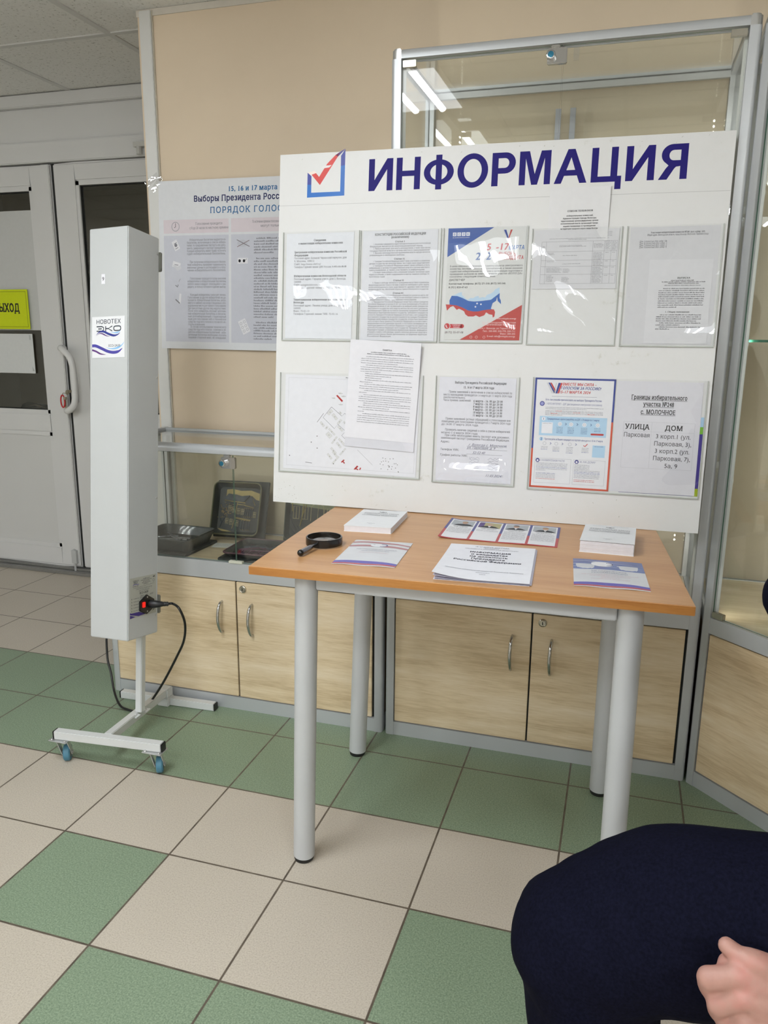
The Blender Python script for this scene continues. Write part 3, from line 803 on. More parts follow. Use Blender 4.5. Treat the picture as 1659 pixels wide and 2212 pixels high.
    # hinge clips and the lock at the middle of the doors
    for (x, gd) in ((pw+0.004, g1), (w_-pw-0.039, g2)):
        for z in (zt-0.018, m1+0.003):
            q = MB(M); q.box((x, 0.001, z), (x+0.035, 0.012, z+0.016)); q.build('hinge_clip', NICKEL, gd, bevel=0.001)
    lc = lockc(w_)
    q = MB(M); q.box((lc-0.038, 0.000, zt-0.042), (lc+0.010, 0.013, zt-0.006)); q.box((lc-0.030, 0.001, zt-0.006), (lc-0.008, 0.012, zt+0.002)); q.build('glass_lock', CHROME, g1, bevel=0.002)
    q = MB(M); q.lathe([(0.0115, 0.0), (0.0115, 0.012), (0.010, 0.014), (0.0075, 0.0145), (0.0, 0.0145)], (lc-0.028, 0.0, zt-0.024), (0, -1, 0), 24); q.build('lock_barrel', CHROME, g1, smooth=True, angle=30)
    q = MB(M); q.lathe([(0.0072, 0.0146), (0.0, 0.0148)], (lc-0.028, 0.0, zt-0.024), (0, -1, 0), 20); q.build('lock_face', surf('lock_face_blue', (58, 130, 160), 0.2, 0.7), g1)  # bluish reflection on the barrel put into the face colour
    q = MB(M); q.box((lc-0.024, -0.001, m1+0.000), (lc+0.024, 0.014, m1+0.008)); q.build('door_catch', surf('catch_cream', (206, 206, 190), 0.4), g1, bevel=0.001)
    if led:
        for x in (pw+0.003, w_-pw-0.003):
            q = MB(M); q.box((x-0.005, 0.0205, m1+0.01), (x+0.005, 0.0225, h-tr-0.005)); st = q.build('led_strip', WHITEPL, t)
            q = MB(M); z = m1+0.02
            while z < h-tr-0.012:
                q.add([(x-0.002, 0.0232, z), (x+0.002, 0.0232, z), (x+0.002, 0.0232, z+0.004), (x-0.002, 0.0232, z+0.004)], [(3, 2, 1, 0)]); z += 0.0165
            q.build('led_dot', LED, st)
    return t, M
def lockc(w_): return _LC
_LC = 0.492
caseL, ML = showcase('display_case', 'low glazed display case with oak doors holding dark ceramic plaques', (-0.372, 0.42), 0.0, 0.987, 0.395, 0.887, (0.452, 0.510), [(0.016, 0.487), (0.489, 0.953)], 0.514, [0.437, 0.545], False, pw=0.026)
_LC = 0.440
caseR, MR = showcase('display_case', 'tall empty glazed display case standing behind the information board', (0.625, 0.42), 0.0, 0.887, 0.395, 1.955, (0.454, 0.498), [(0.028, 0.439), (0.441, 0.855)], 0.470, [0.385, 0.498], True)
_LC = 0.357
BACKC = [(0.985, 0.275), (0.3575, 0.90), (-0.260, 0.285)]
caseC, MC = showcase('display_case', 'angled corner display case with white shelf pegs and a green-edged glass shelf', (1.5135, 0.4235), math.radians(-45), 0.715, 0.395, 1.955, (0.456, 0.500), [(0.028, 0.356), (0.358, 0.687)], None, [None, None], True, edge=GEDGE, back=BACKC)
for x in (0.400, 0.442):
    q = MB(MR); q.box((x-0.008, 0.379, 0.52), (x+0.008, 0.384, 1.88)); q.build('support_strip', surf('strip_grey', (150, 152, 158), 0.4, 0.4), caseR)
for z in (1.577, 1.219, 0.866):
    for y in (0.467, 0.74):
        q = MB(); q.lathe([(0.0095, -0.006), (0.0095, 0.018), (0.007, 0.020), (0.0, 0.020)], (1.541, y, z-0.004), (1, 0, 0), 16); q.build('shelf_peg', WHITEPL, caseC, smooth=True, angle=35)
q = MB(MC); q.use(GLASS); poly = [(0.02, 0.03), (0.695, 0.03), (0.955, 0.28), (0.3575, 0.87), (-0.235, 0.28)]; n = 5
vs = [(x, y, 1.219) for x, y in poly] + [(x, y, 1.225) for x, y in poly]
q.add(vs, [tuple(range(5))[::-1], tuple(range(5, 10))]); q.use(GEDGE); q.add(vs, [(i, (i+1) % 5, 5+(i+1) % 5, 5+i) for i in range(5)]); q.build('glass_shelf', None, caseC)
S = Sheet((1.33, 0.455, 0.4975), (1, 0, 0), (0, 1, 0), 0.12, 0.17, PAPER); S.build('paper_slip', 'white paper lying on the floor of the tall display case under the table corner', 'paper')
S = Sheet((-0.055, 0.575, 0.5095), (0.97, 0.17, 0), (-0.2, 1, 0), 0.09, 0.055, ink(214, 214, 206))
for k in range(4): S.dashes(0.008, 0.082, 0.042-0.009*k, 0.003, GR, k)
S.build('caption_card', 'small white caption card lying before the upright house plaque', 'card')
# ------------------------------------------------------------------ table
TZ = 0.7485
tab = thing('table', 'beech-topped table with four round grey metal legs', 'table', (0.95, 0.02, 0))
BEECH = wood('beech_laminate', (178, 131, 88), (190, 144, 99), (198, 155, 110), 0, 0.34, 9.0, 3.0, 0.5)
BEECHE = wood('beech_edging', (160, 104, 50), (176, 120, 60), (188, 132, 72), 0, 0.4, 9.0, 5.0)
TQ = [(0.534, -0.296), (1.424, -0.267), (1.372, 0.338), (0.502, 0.325)]
q = MB(); vs = [(x, y, TZ-0.019) for x, y in TQ] + [(x, y, TZ) for x, y in TQ]
q.use(BEECH); q.add(vs, [(4, 5, 6, 7), (3, 2, 1, 0)]); q.use(BEECHE); q.add(vs, [(0, 1, 5, 4), (1, 2, 6, 5), (2, 3, 7, 6), (3, 0, 4, 7)])
q.build('tabletop', None, tab, bevel=0.0012, seg=2)
LEGM = surf('grey_powder_coat', (192, 194, 196), 0.45, 0.1, var=0.02, bmp=0.03, bscale=500)
FOOT = surf('black_foot', (26, 27, 27), 0.6)
LEGS = [((0.638, -0.227), (0.615, -0.212)), ((0.607, 0.278), (0.582, 0.28)), ((1.313, -0.217), (1.317, -0.207)), ((1.282, 0.28), (1.283, 0.289))]
for (tx, ty), (bx, by) in LEGS:
    q = MB(); f = lambda z: (bx+(tx-bx)*z/0.71, by+(ty-by)*z/0.71, z)
    q.tube([f(0.012), f(0.2), f(0.5), f(TZ-0.0195)], 0.0252, 32); lo = q.build('leg', LEGM, tab, smooth=True)
    q = MB(); q.lathe([(0.0, 0.0), (0.022, 0.0), (0.0235, 0.004), (0.0235, 0.013)], f(0), (0, 0, 1), 32); q.build('foot_cap', FOOT, lo, smooth=True, angle=30)
def rail(a, b_):
    a = Vector((a[0], a[1], 0)); b_ = Vector((b_[0], b_[1], 0)); d = (b_-a).normalized(); n_ = Vector((-d.y, d.x, 0)); L = (b_-a).length
    q = MB(Matrix(((d.x, n_.x, 0, a.x), (d.y, n_.y, 0, a.y), (0, 0, 1, 0), (0, 0, 0, 1)))); q.box((0.026, -0.0125, TZ-0.058), (L-0.026, 0.0125, TZ-0.0195)); q.build('rail', LEGM, tab, bevel=0.002)
T = [l[0] for l in LEGS]
rail(T[0], T[2]); rail(T[1], T[3]); rail(T[0], T[1]); rail(T[2], T[3])

# ------------------------------------------------------------------ the information board
BO = Vector((0.314, 0.30, 0.753)); yaw, lean = 0.014, 0.095
BU = Vector((math.cos(yaw), math.sin(yaw), 0)); bn = Vector((-math.sin(yaw), math.cos(yaw), 0)); BV = Vector((0, 0, 1))*math.cos(lean) + bn*math.sin(lean)
BN = BU.cross(BV)
board = thing('information_board', 'large white information board with plastic pockets leaning on the tall display case above the table', 'notice board', tuple(BO))
bm_, nt, b = new_mat('board_white')
v = coords(nt); st = noise_tex(nt, v, 5.0, 6, 0.7); st2 = noise_tex(nt, v, 38.0, 4, 0.7)
mul = nt.nodes.new('ShaderNodeMath'); mul.operation = 'MULTIPLY'; nt.links.new(st, mul.inputs[0]); nt.links.new(st2, mul.inputs[1])
nt.links.new(ramp(nt, mul.outputs[0], [(0.14, srgb(219, 219, 219)), (0.36, srgb(217, 217, 216)), (0.46, srgb(198, 197, 190))]), b.inputs['Base Color'])
b.inputs['Roughness'].default_value = 0.42; b.inputs['Specular IOR Level'].default_value = 0.35
BQ = [(0.0, -0.0006), (1.159, -0.0042), (1.165, 0.956), (0.005, 0.960)]
def on_board(x, y, h=0.0): return BO + BU*x + BV*y + BN*h
S = Sheet(BO, BU, BV, 1.16, 0.96, bm_, 0.004, quad=BQ)
gq = S
gq.line([(0.004, 0.8255), (0.5, 0.8235), (1.163, 0.8205)], 0.0012, ink(188, 188, 188), 1)
dirt = ink(150, 146, 128)
rr = random.Random(5)
for k in range(46):
    e = rr.random()
    x, y = (rr.uniform(0.004, 0.07), rr.uniform(0.004, 0.06)) if k < 20 else ((rr.uniform(0.02, 1.14), rr.uniform(0.003, 0.07)) if k < 34 else (rr.uniform(0.03, 1.14), rr.uniform(0.935, 0.955)))
    a = rr.uniform(0, 3.1); L = rr.uniform(0.0008, 0.004)
    gq.line([(x, y), (x+L*math.cos(a), y+L*math.sin(a))], rr.uniform(0.0004, 0.001), dirt, 1)
gq.build('panel', parent=board)
NAVY = ink(20, 5, 108, 0.6)
q = Sheet(BO, BU, BV, 1, 1, None, nobase=True)
EL = lambda cx, cy, rx, ry, n=40, a0=0, a1=360: [(cx+rx*math.cos(math.radians(a0+(a1-a0)*i/n)), cy+ry*math.sin(math.radians(a0+(a1-a0)*i/n))) for i in range(n if a1-a0 == 360 else n+1)]
BLK = {  # bold block capitals: (width, [(outline, holes), ...]) for a cap height of 1
 'И': (.82, [([(0,0),(.20,0),(.62,.66),(.62,0),(.82,0),(.82,1),(.62,1),(.20,.34),(.20,1),(0,1)], [])]),
 'Н': (.80, [([(0,0),(.20,0),(.20,.42),(.60,.42),(.60,0),(.80,0),(.80,1),(.60,1),(.60,.59),(.20,.59),(.20,1),(0,1)], [])]),
 'Ф': (.98, [(EL(.49,.5,.49,.39), [EL(.49,.5,.28,.24)]), ([(.39,-.03),(.59,-.03),(.59,1.03),(.39,1.03)], [])]),
 'О': (.98, [(EL(.49,.5,.49,.52), [EL(.49,.5,.285,.35)])]),
 'Р': (.74, [([(0,0),(.20,0),(.20,.37),(.42,.37)] + EL(.42,.685,.32,.315,14,-90,90) + [(0,1)], [[(.20,.54),(.40,.54)] + EL(.40,.685,.135,.145,10,-90,90) + [(.20,.83)]])]),
 'М': (.96, [([(0,0),(.19,0),(.19,.78),(.39,0),(.57,0),(.77,.78),(.77,0),(.96,0),(.96,1),(.66,1),(.48,.32),(.30,1),(0,1)], [])]),
 'А': (.98, [([(0,0),(.215,0),(.30,.225),(.68,.225),(.765,0),(.98,0),(.595,1),(.385,1)], [[(.36,.39),(.62,.39),(.49,.76)]])]),
 'Ц': (.89, [([(0,0),(.71,0),(.71,-.22),(.89,-.22),(.89,.165),(.77,.165),(.77,1),(.57,1),(.57,.165),(.20,.165),(.20,1),(0,1)], [])]),
 'Я': (.80, [([(0,0),(.245,0),(.43,.30),(.48,.355),(.60,.37),(.60,0),(.80,0),(.80,1),(.38,1)] + EL(.38,.705,.32,.295,12,90,235) + [(.27,.40),(.20,.32)], [[(.60,.54),(.60,.83),(.40,.83)] + EL(.40,.685,.125,.145,8,90,270)])])}
cap = 0.0815; gapx = 0.118
tot = sum(BLK[c][0] for c in 'ИНФОРМАЦИЯ') + gapx*9; xs = 0.800/(tot*cap); x = 0.262
for c in 'ИНФОРМАЦИЯ':
    f = (x-0.262)/0.8
    for gi, (o_, hs) in enumerate(BLK[c][1]):
        T_ = lambda p: (x + p[0]*cap*xs, 0.8545 - 0.0035*f + p[1]*cap)
        q.poly([T_(p) for p in o_], NAVY, 2 + gi, [[T_(p) for p in h] for h in hs])
    x += (BLK[c][0] + gapx)*cap*xs
q.build('title_lettering', parent=board)
q = Sheet(BO, BU, BV, 1, 1, None, nobase=True)
k = 0.108/242.0
def eq(px, py): return (0.086 + (px-245)*k + (437-py)*0.0*k, 0.8445 + (437-py)*k*0.985 - (px-245)*0.000006)
q.poly([eq(245, 437), eq(487, 430), eq(487, 405), eq(272, 408), eq(272, 312), eq(246, 290)], ink(20, 104, 190, 0.35), 2)
q.poly([eq(487, 430), eq(460, 431), eq(460, 255), eq(487, 250)], ink(20, 100, 186, 0.35), 3)
q.poly([eq(487, 251), eq(460, 256), eq(460, 196), eq(487, 158)], ink(46, 58, 150, 0.35), 3)
q.poly([eq(246, 360), eq(272, 360), eq(272, 310), eq(246, 288)], ink(52, 62, 150, 0.35), 3)
q.poly([eq(262, 290), eq(290, 280), eq(322, 316), eq(328, 364)], ink(206, 52, 44, 0.35), 5)
q.poly([eq(247, 289), eq(292, 279), eq(303, 292), eq(270, 302)], ink(238, 222, 214, 0.35), 6)
q.poly([eq(328, 364), eq(320, 318), eq(372, 240), eq(425, 190), eq(452, 176), eq(440, 200)], ink(206, 52, 44, 0.35), 5)
q.poly([eq(440, 201), eq(425, 190), eq(452, 174), eq(487, 156), eq(466, 178)], ink(58, 50, 132, 0.35), 5)
q.poly([eq(325, 268), eq(350, 252), eq(402, 248), eq(386, 262)], ink(226, 222, 222, 0.35), 7)
q.build('check_mark_emblem', parent=board)

# plastic pockets, each a wavy clear film with a rim
FILM = glass('pocket_film', (0.975, 0.98, 0.98), wav=0.0012, wscale=9.0, ior=1.5, boost=1.0)
RIM = surf('pocket_rim', (176, 180, 174), 0.25, var=0.05)
def pocket(u0, v0, u1, v1, bulge, top=True, seed=0):
    W, H = u1-u0, v1-v0; mb = MB(); n, m = 26, 34; mb.use(FILM); vs = []; fs = []
    for j in range(m+1):
        for i in range(n+1):
            s_, t_ = i/n, j/m
            edge = min(1.0, 8*s_, 8*(1-s_)) * min(1.0, 10*t_)
            h = 0.0032 + edge*bulge(s_, t_)
            vs.append(on_board(u0+W*s_, v0+H*t_, h))
    for j in range(m):
        for i in range(n):
            a = j*(n+1)+i; fs.append((a, a+1, a+n+2, a+n+1))
    mb.add(vs, fs); mb.use(RIM); r = 0.0014
    def strip(a, b_, c, d):
        F = lambda x, y, z: tuple(on_board(x, y, z))
        mb.prism([(a, b_), (c, b_), (c, d), (a, d)], 0.0002, 0.0036, F)
    strip(u0-r, v0-r, u1+r, v0+r); strip(u0-r, v0, u0+r*0.4, v1); strip(u1-r*0.4, v0, u1+r, v1)
    return mb.build('document_pocket', None, board, smooth=True, angle=60)
def wav(a, seed):
    rs = random.Random(seed); p = [(rs.uniform(1, 4), rs.uniform(1, 5), rs.uniform(0, 6.3), rs.uniform(0.3, 1.0)) for _ in range(4)]
    return lambda s, t: a*sum(w_*(1+math.sin(fx*s*3+fy*t*3+ph)) for fx, fy, ph, w_ in p)/4
def belly(a, c=0.12, wd=0.16, base=0.0008, seed=1):
    wv = wav(base, seed)
    return lambda s, t: wv(s, t) + a*math.exp(-((t-c)/wd)**2)*min(1.0, 7*s, 7*(1-s))
pocket(0.020, 0.461, 0.2405, 0.754, wav(0.0014, 3), seed=1)
pocket(0.246, 0.460, 0.4665, 0.753, wav(0.0007, 4), seed=2)
pocket(0.474, 0.460, 0.692, 0.753, wav(0.0012, 9), seed=3)
pocket(0.7045, 0.457, 0.9225, 0.745, wav(0.0016, 12), seed=4)
pocket(0.936, 0.456, 1.155, 0.745, wav(0.0009, 15), seed=5)
pocket(0.018, 0.090, 0.434, 0.371, wav(0.0012, 17), seed=6)
pocket(0.471, 0.086, 0.692, 0.372, belly(0.0138, 0.02, 0.17, 0.0009, 21), seed=7)
pocket(0.729, 0.083, 1.151, 0.374, wav(0.0014, 27), seed=8)

# ------------------------------------------------------------------ papers in the pockets
def paper(u0, v0, u1, v1, base=PAPER, h=0.0014, rot=0.0, warp=None):
    U = BU*math.cos(rot) + BV*math.sin(rot); V = BV*math.cos(rot) - BU*math.sin(rot)
    return Sheet(on_board(u0, v0, h), U, V, u1-u0, v1-v0, base, 0.0003, warp=warp)
# 1 higher commissions
S = paper(0.029, 0.466, 0.226, 0.750, ink(224, 226, 232)); W, H = S.W, S.H
S.text('Сведения', W*0.50, H*0.925, 0.0072, BK, 'c', bold=0.02, serif=True)
S.text('о вышестоящих избирательных комиссиях', W*0.51, H*0.897, 0.0072, BK, 'c', width=W*0.66, bold=0.02, serif=True)
L1 = [(0.815, 1, 'Центральная избирательная комиссия Российской', 1), (0.786, 1, 'Федерации', 0), (0.759, 0, 'Почтовый адрес: Большой Черкасский переулок, дом', 1), (0.731, 0, '9, Москва, 109012', 0), (0.703, 0, 'Сайт: http://www.cikrf.ru/', 0), (0.675, 0, 'Телефон Горячей линии ЦИК России: 8-495-606-88-88', 1),
      (0.590, 1, 'Избирательная комиссия Вологодской области', 1), (0.561, 0, 'Почтовый адрес: Герцена улица, дом 2, Вологда,', 1), (0.535, 0, '160000', 0), (0.507, 0, 'Сайт: vologda.izbircom.ru', 0), (0.478, 0, 'Телефон Горячей линии ИКВО: 23-02-40', 0),
      (0.365, 1, 'Территориальная избирательная комиссия города', 1), (0.338, 1, 'Вологды', 0), (0.309, 0, 'Почтовый адрес: Ленина улица, дом 2, Вологда,', 1), (0.283, 0, '160000', 0), (0.256, 0, 'Факс: 72-01-13', 0), (0.228, 0, 'Телефон Горячей линии ТИК: 72-02-16', 0)]
for y, bo, t, j in L1:
    S.text(t, W*0.12, H*y, 0.0071, BK if bo else ink(92, 92, 100), 'j' if j else 'l', width=W*0.78, bold=0.02 if bo else 0, serif=True)
S.build('notice_sheet', 'printed notice with three address blocks in the pocket under the tick emblem', 'paper')
# 2 constitution
S = paper(0.252, 0.463, 0.459, 0.751, ink(220, 221, 227)); W, H = S.W, S.H
S.text('КОНСТИТУЦИЯ РОССИЙСКОЙ ФЕДЕРАЦИИ', W*0.5, H*0.957, 0.0080, BK, 'c', width=W*0.68, bold=0.02, serif=True)
S.text('(извлечения)', W*0.5, H*0.932, 0.0074, BK, 'c', bold=0.02, serif=True)
CONST = ['#Статья 3', ' 1. Носителем суверенитета и единственным источником власти в Российской', '.Федерации является ее многонациональный народ.', ' 2. Народ осуществляет свою власть непосредственно, а также через органы', '.государственной власти и органы местного самоуправления.', ' 3. Высшим непосредственным выражением власти народа являются', '.референдум и свободные выборы.', '',
 '#Статья 32', ' 1. Граждане Российской Федерации имеют право участвовать в управлении', '.делами государства как непосредственно, так и через своих представителей.', ' 2. Граждане Российской Федерации имеют право избирать и быть', 'избранными в органы государственной власти и органы местного', '.самоуправления, а также участвовать в референдуме.', ' 3. Не имеют права избирать и быть избранными граждане, признанные судом', 'недееспособными, а также содержащиеся в местах лишения свободы по', '.приговору суда.', '',
 '#Статья 55', ' 3. Права и свободы человека и гражданина могут быть ограничены', 'федеральным законом только в той мере, в какой это необходимо в целях защиты', 'основ конституционного строя, нравственности, здоровья, прав и законных', 'интересов других лиц, обеспечения обороны страны и безопасности государства.', '',
 '#Статья 81', ' 1. Президент Российской Федерации избирается сроком на шесть лет', 'гражданами Российской Федерации на основе всеобщего равного и прямого', '.избирательного права при тайном голосовании.', ' 2. Президентом Российской Федерации может быть избран гражданин', 'Российской Федерации не моложе 35 лет, постоянно проживающий в Российской', 'Федерации не менее 25 лет, не имеющий и не имевший ранее гражданства', 'иностранного государства либо вида на жительство или иного документа,', 'подтверждающего право на постоянное проживание гражданина Российской', 'Федерации на территории иностранного государства. Требование к кандидату на', 'должность Президента Российской Федерации об отсутствии у него гражданства', 'иностранного государства не распространяется на граждан Российской', 'Федерации, ранее имевших гражданство государства, которое было принято или', 'часть которого была принята в Российскую Федерацию в соответствии с', 'федеральным конституционным законом, и постоянно проживавших на', 'территории принятого в Российскую Федерацию государства или территории', 'принятой в Российскую Федерацию части государства. Президенту Российской', 'Федерации в порядке, установленном федеральным законом, запрещается', 'открывать и иметь счета (вклады), хранить наличные денежные средства и', 'ценности в иностранных банках, расположенных за пределами территории', '.Российской Федерации.']
y = 0.893; gi = ink(112, 112, 120)
for t in CONST:
    if t == '': y -= 0.0165; continue
    if t[0] == '#': S.text(t[1:], W*0.5, H*y, 0.0062, BK, 'c', bold=0.015, serif=True, n=1)
    elif t[0] == ' ': S.text(t[1:], W*0.145, H*y, 0.0058, gi, 'j', width=W*0.76, n=1)
    elif t[0] == '.': S.text(t[1:], W*0.095, H*y, 0.0058, gi, 'l', width=W*0.81, n=1)
    else: S.text(t, W*0.095, H*y, 0.0058, gi, 'j', width=W*0.81, n=1)
    y -= 0.0198
S.build('notice_sheet', 'densely printed constitution extract in the top pocket row beside the blue and red poster', 'paper')
# 3 blue-red poster
S = paper(0.486, 0.467, 0.689, 0.752, ink(214, 215, 214)); W, H = S.W, S.H
B3 = ink(58, 88, 158, 0.4); R3 = ink(184, 70, 64, 0.4); WH = ink(226, 228, 234)
fx = lambda cx: (cx-150)/1290.0*W; fy = lambda cy: H - (cy-95)/2010.0*H
S.poly([(0, H), (W*0.59, H), (0, H*0.745)], B3, 1)
S.poly([(0, H*0.87), (W*0.26, H*0.87), (0, H*0.745)], ink(70, 98, 164, 0.4), 2)
for i, c in enumerate('ВОЭК'):
    x0 = W*(0.06+0.058*i); S.rect(x0, H*0.930, x0+W*0.047, H*0.962, WH, 3); S.text(c, x0+W*0.0235, H*0.937, 0.0072, B3, 'c', bold=0.02, layer=6)
S.dashes(W*0.06, W*0.28, H*0.914, 0.0016, WH, 3)
S.poly([(W*0.715, H*0.975), (W*0.745, H*0.975), (W*0.775, H*0.915), (W*0.775, H*0.90), (W*0.765, H*0.90)], ink(58, 78, 150), 2)
S.poly([(W*0.70, H*0.975), (W*0.715, H*0.975), (W*0.765, H*0.90), (W*0.755, H*0.90)], ink(200, 200, 206), 2)
S.poly([(W*0.80, H*0.975), (W*0.775, H*0.90), (W*0.785, H*0.90), (W*0.825, H*0.975)], R3, 2)
RD = ink(190, 56, 60, 0.4)
S.text('15', W*0.44, H*0.800, 0.0235, RD, bold=0.03, ital=0.12); S.text('-17', W*0.62, H*0.800, 0.0235, RD, bold=0.03, ital=0.12)
S.text('МАРТА', W*0.785, H*0.800, 0.0150, ink(60, 110, 180), bold=0.02, ital=0.12, width=W*0.20)
S.text('2024', W*0.365, H*0.717, 0.0260, ink(44, 88, 158, 0.4), bold=0.035, ital=0.12, width=W*0.27)
S.text('ВЫБОРЫ', W*0.66, H*0.752, 0.0118, RD, bold=0.015, ital=0.12, xs=0.85); S.text('ПРЕЗИДЕНТА', W*0.655, H*0.716, 0.0125, RD, bold=0.02, ital=0.12, width=W*0.325)
T3 = ['В целях обеспечения безаварийной работы объектов электросетевого', 'хозяйства, бесперебойного электроснабжения, а также оказания', 'содействия избирательным комиссиям в организации подготовки и', 'проведения выборов на электросетевом участке «ВОЛОГДА»', 'назначены следующие ответственные:']
for i, t in enumerate(T3): S.text(t, W*0.04, H*(0.655-0.0232*i), 0.0064, ink(66, 66, 76), 'j' if i < 4 else 'l', width=W*0.935)
S.text('ДИСПЕТЧЕР', W*0.035, H*0.531, 0.0068, BK, bold=0.01); S.text('Контактные телефоны: (8172) 271-310; (8172) 545-540;', W*0.035, H*0.498, 0.0066, BK, bold=0.015, width=W*0.74); S.text('8 (921) 820-47-63', W*0.035, H*0.466, 0.0066, BK, bold=0.015)
mp_ = lambda pts: [(fx(a)+0.003, fy(b_)) for a, b_ in pts]
S.poly(mp_([(240,1300),(300,1280),(350,1255),(405,1238),(408,1290),(440,1320),(480,1360),(510,1375),(560,1345),(600,1350),(640,1320),(690,1310),(700,1345),(760,1330),(800,1340),(830,1290),(890,1270),(935,1235),(960,1195),(1030,1160),(1035,1250),(1040,1300),(1000,1335),(900,1375),(760,1395),(620,1405),(520,1395),(420,1345),(330,1310)]), ink(184, 208, 228), 2)
S.poly(mp_([(235,1305),(330,1310),(420,1345),(520,1398),(620,1410),(760,1398),(900,1378),(1000,1340),(1038,1260),(1040,1350),(1062,1390),(1070,1460),(1010,1400),(1000,1330),(985,1400),(930,1440),(905,1540),(950,1560),(860,1555),(770,1570),(690,1590),(610,1590),(520,1570),(430,1520),(330,1480),(205,1465),(200,1390)]), ink(62, 104, 176), 3)
S.poly(mp_([(140,1460),(205,1465),(330,1480),(430,1520),(520,1570),(610,1590),(690,1590),(770,1570),(860,1555),(955,1550),(978,1600),(970,1680),(945,1700),(935,1650),(880,1640),(830,1605),(800,1660),(720,1690),(660,1660),(620,1680),(530,1680),(480,1640),(460,1590),(430,1570),(370,1540),(330,1560),(270,1490),(220,1510),(165,1575)]), ink(190, 74, 72), 4)
for a, b_ in ((690, 1445), (755, 1460), (665, 1505)): S.disc(fx(a), fy(b_), 0.0022, WH, 6, 8)
S.poly([(W*0.21, 0.0), (W*0.985, 0.0), (W*0.995, H*0.315)], R3, 5)
for i, (t, e) in enumerate([('www.vologda.energy', 0.187), ('АО «Вологодская Областная', 0.150), ('Энергетическая Компания»', 0.131), ('160014, г. Вологда, ул. Горького, д. 99', 0.098), ('Тел.: 200-000, 550-770, 550-711', 0.073), ('Факс: 200-202', 0.050), ('E-mail: info@vologda.energy', 0.027)]):
    S.text(t, W*0.93, H*e, 0.0062, ink(228, 200, 200), 'r', bold=0.01, width=W*0.5, layer=8)
for a in (0.36, 0.43, 0.53): S.ring(W*a, H*0.025, 0.003, 0.0012, ink(214, 170, 168), 8, 12)
S.rect(W*0.05, H*0.105, W*0.235, H*0.142, RD, 5); S.disc(W*0.235, H*0.1235, 0.0053, RD, 5)
S.disc(W*0.04, H*0.1235, 0.0085, ink(214, 200, 198), 6); S.disc(W*0.037, H*0.1235, 0.0072, RD, 7)
S.line([(W*0.022, H*0.135), (W*0.026, H*0.118), (W*0.042, H*0.108)], 0.0022, WH, 9)
S.text('ГОРЯЧАЯ', W*0.16, H*0.126, 0.0048, WH, 'c', layer=8); S.text('ЛИНИЯ', W*0.16, H*0.108, 0.0048, WH, 'c', layer=8)
S.text('(8172) 55-07-08', W*0.01, H*0.058, 0.0074, ink(92, 70, 76), bold=0.01)
S.build('poster_sheet', 'blue, white and red election poster with a map in the top pocket row', 'paper')
# 4 phone list standing up behind, 5 landscape table
S = paper(0.742, 0.640, 0.889, 0.842, ink(220, 220, 222), 0.0008, warp=lambda x, y: 0.0006 + 0.004*max(0, (x-0.09)/0.057)**2*max(0, (y-0.06)/0.14)); W, H = S.W, S.H
S.text('СПИСОК ТЕЛЕФОНОВ', W*0.52, H*0.710, 0.0054, BK, 'c', bold=0.02, serif=True)
for i, t in enumerate(['избирательных комиссий,', 'Администрации города Вологды,', 'территориальных органов федеральных органов', 'исполнительной власти, организаций города,', 'задействованных в проведении', 'на территории городского округа города Вологды']):
    S.text(t, W*0.52, H*(0.655-0.031*i), 0.0050, BK, 'c', bold=0.01, width=W*0.62)
S.build('phone_list', 'upright phone list sheet sticking up out of the fourth pocket of the top row', 'paper')
S = paper(0.711, 0.596, 0.917, 0.741, ink(212, 212, 216), 0.0017); W, H = S.W, S.H
gl_ = ink(130, 130, 136)
for i in range(4): S.dashes(W*0.80, W*0.93, H*(0.945-0.022*i), 0.0012, gl_, i, fill=0.8, al='c')
S.dashes(W*0.18, W*0.88, H*0.845, 0.0013, gl_, 8); S.dashes(W*0.4, W*0.62, H*0.825, 0.0013, gl_, 9)
xs_ = [0.09, 0.145, 0.70, 0.835, 0.915, 0.985]; ys_ = [0.80, 0.63, 0.485, 0.38, 0.245, 0.09]
for x in xs_: S.line([(W*x, H*ys_[-1]), (W*x, H*ys_[0])], 0.0005, gl_, 3)
for y in ys_: S.line([(W*xs_[0], H*y), (W*xs_[-1], H*y)], 0.0005, gl_, 3)
for a, b_, c, n_ in ((0.71, 0.825, 0.75, 4), (0.845, 0.905, 0.79, 8), (0.925, 0.975, 0.78, 8), (0.71, 0.825, 0.60, 7), (0.71, 0.825, 0.46, 5), (0.71, 0.825, 0.355, 7), (0.71, 0.825, 0.22, 7), (0.30, 0.62, 0.73, 2), (0.16, 0.25, 0.60, 2), (0.35, 0.55, 0.56, 1), (0.16, 0.26, 0.46, 1), (0.35, 0.6, 0.42, 1), (0.16, 0.35, 0.355, 5), (0.36, 0.44, 0.335, 4), (0.16, 0.25, 0.22, 6), (0.35, 0.44, 0.19, 5), (0.10, 0.135, 0.72, 2), (0.85, 0.9, 0.6, 1), (0.93, 0.97, 0.6, 1), (0.85, 0.9, 0.46, 1), (0.93, 0.97, 0.46, 1), (0.85, 0.9, 0.355, 1), (0.93, 0.97, 0.355, 1), (0.85, 0.9, 0.22, 1), (0.93, 0.97, 0.22, 1)):
    for i in range(n_): S.dashes(W*a, W*b_, H*(c-0.019*i), 0.0014, gl_, i+int(a*100), fill=1.0 if i % 3 else 0.85)
S.build('table_sheet', 'landscape sheet with a ruled table slipped into the fourth pocket of the top row', 'paper')
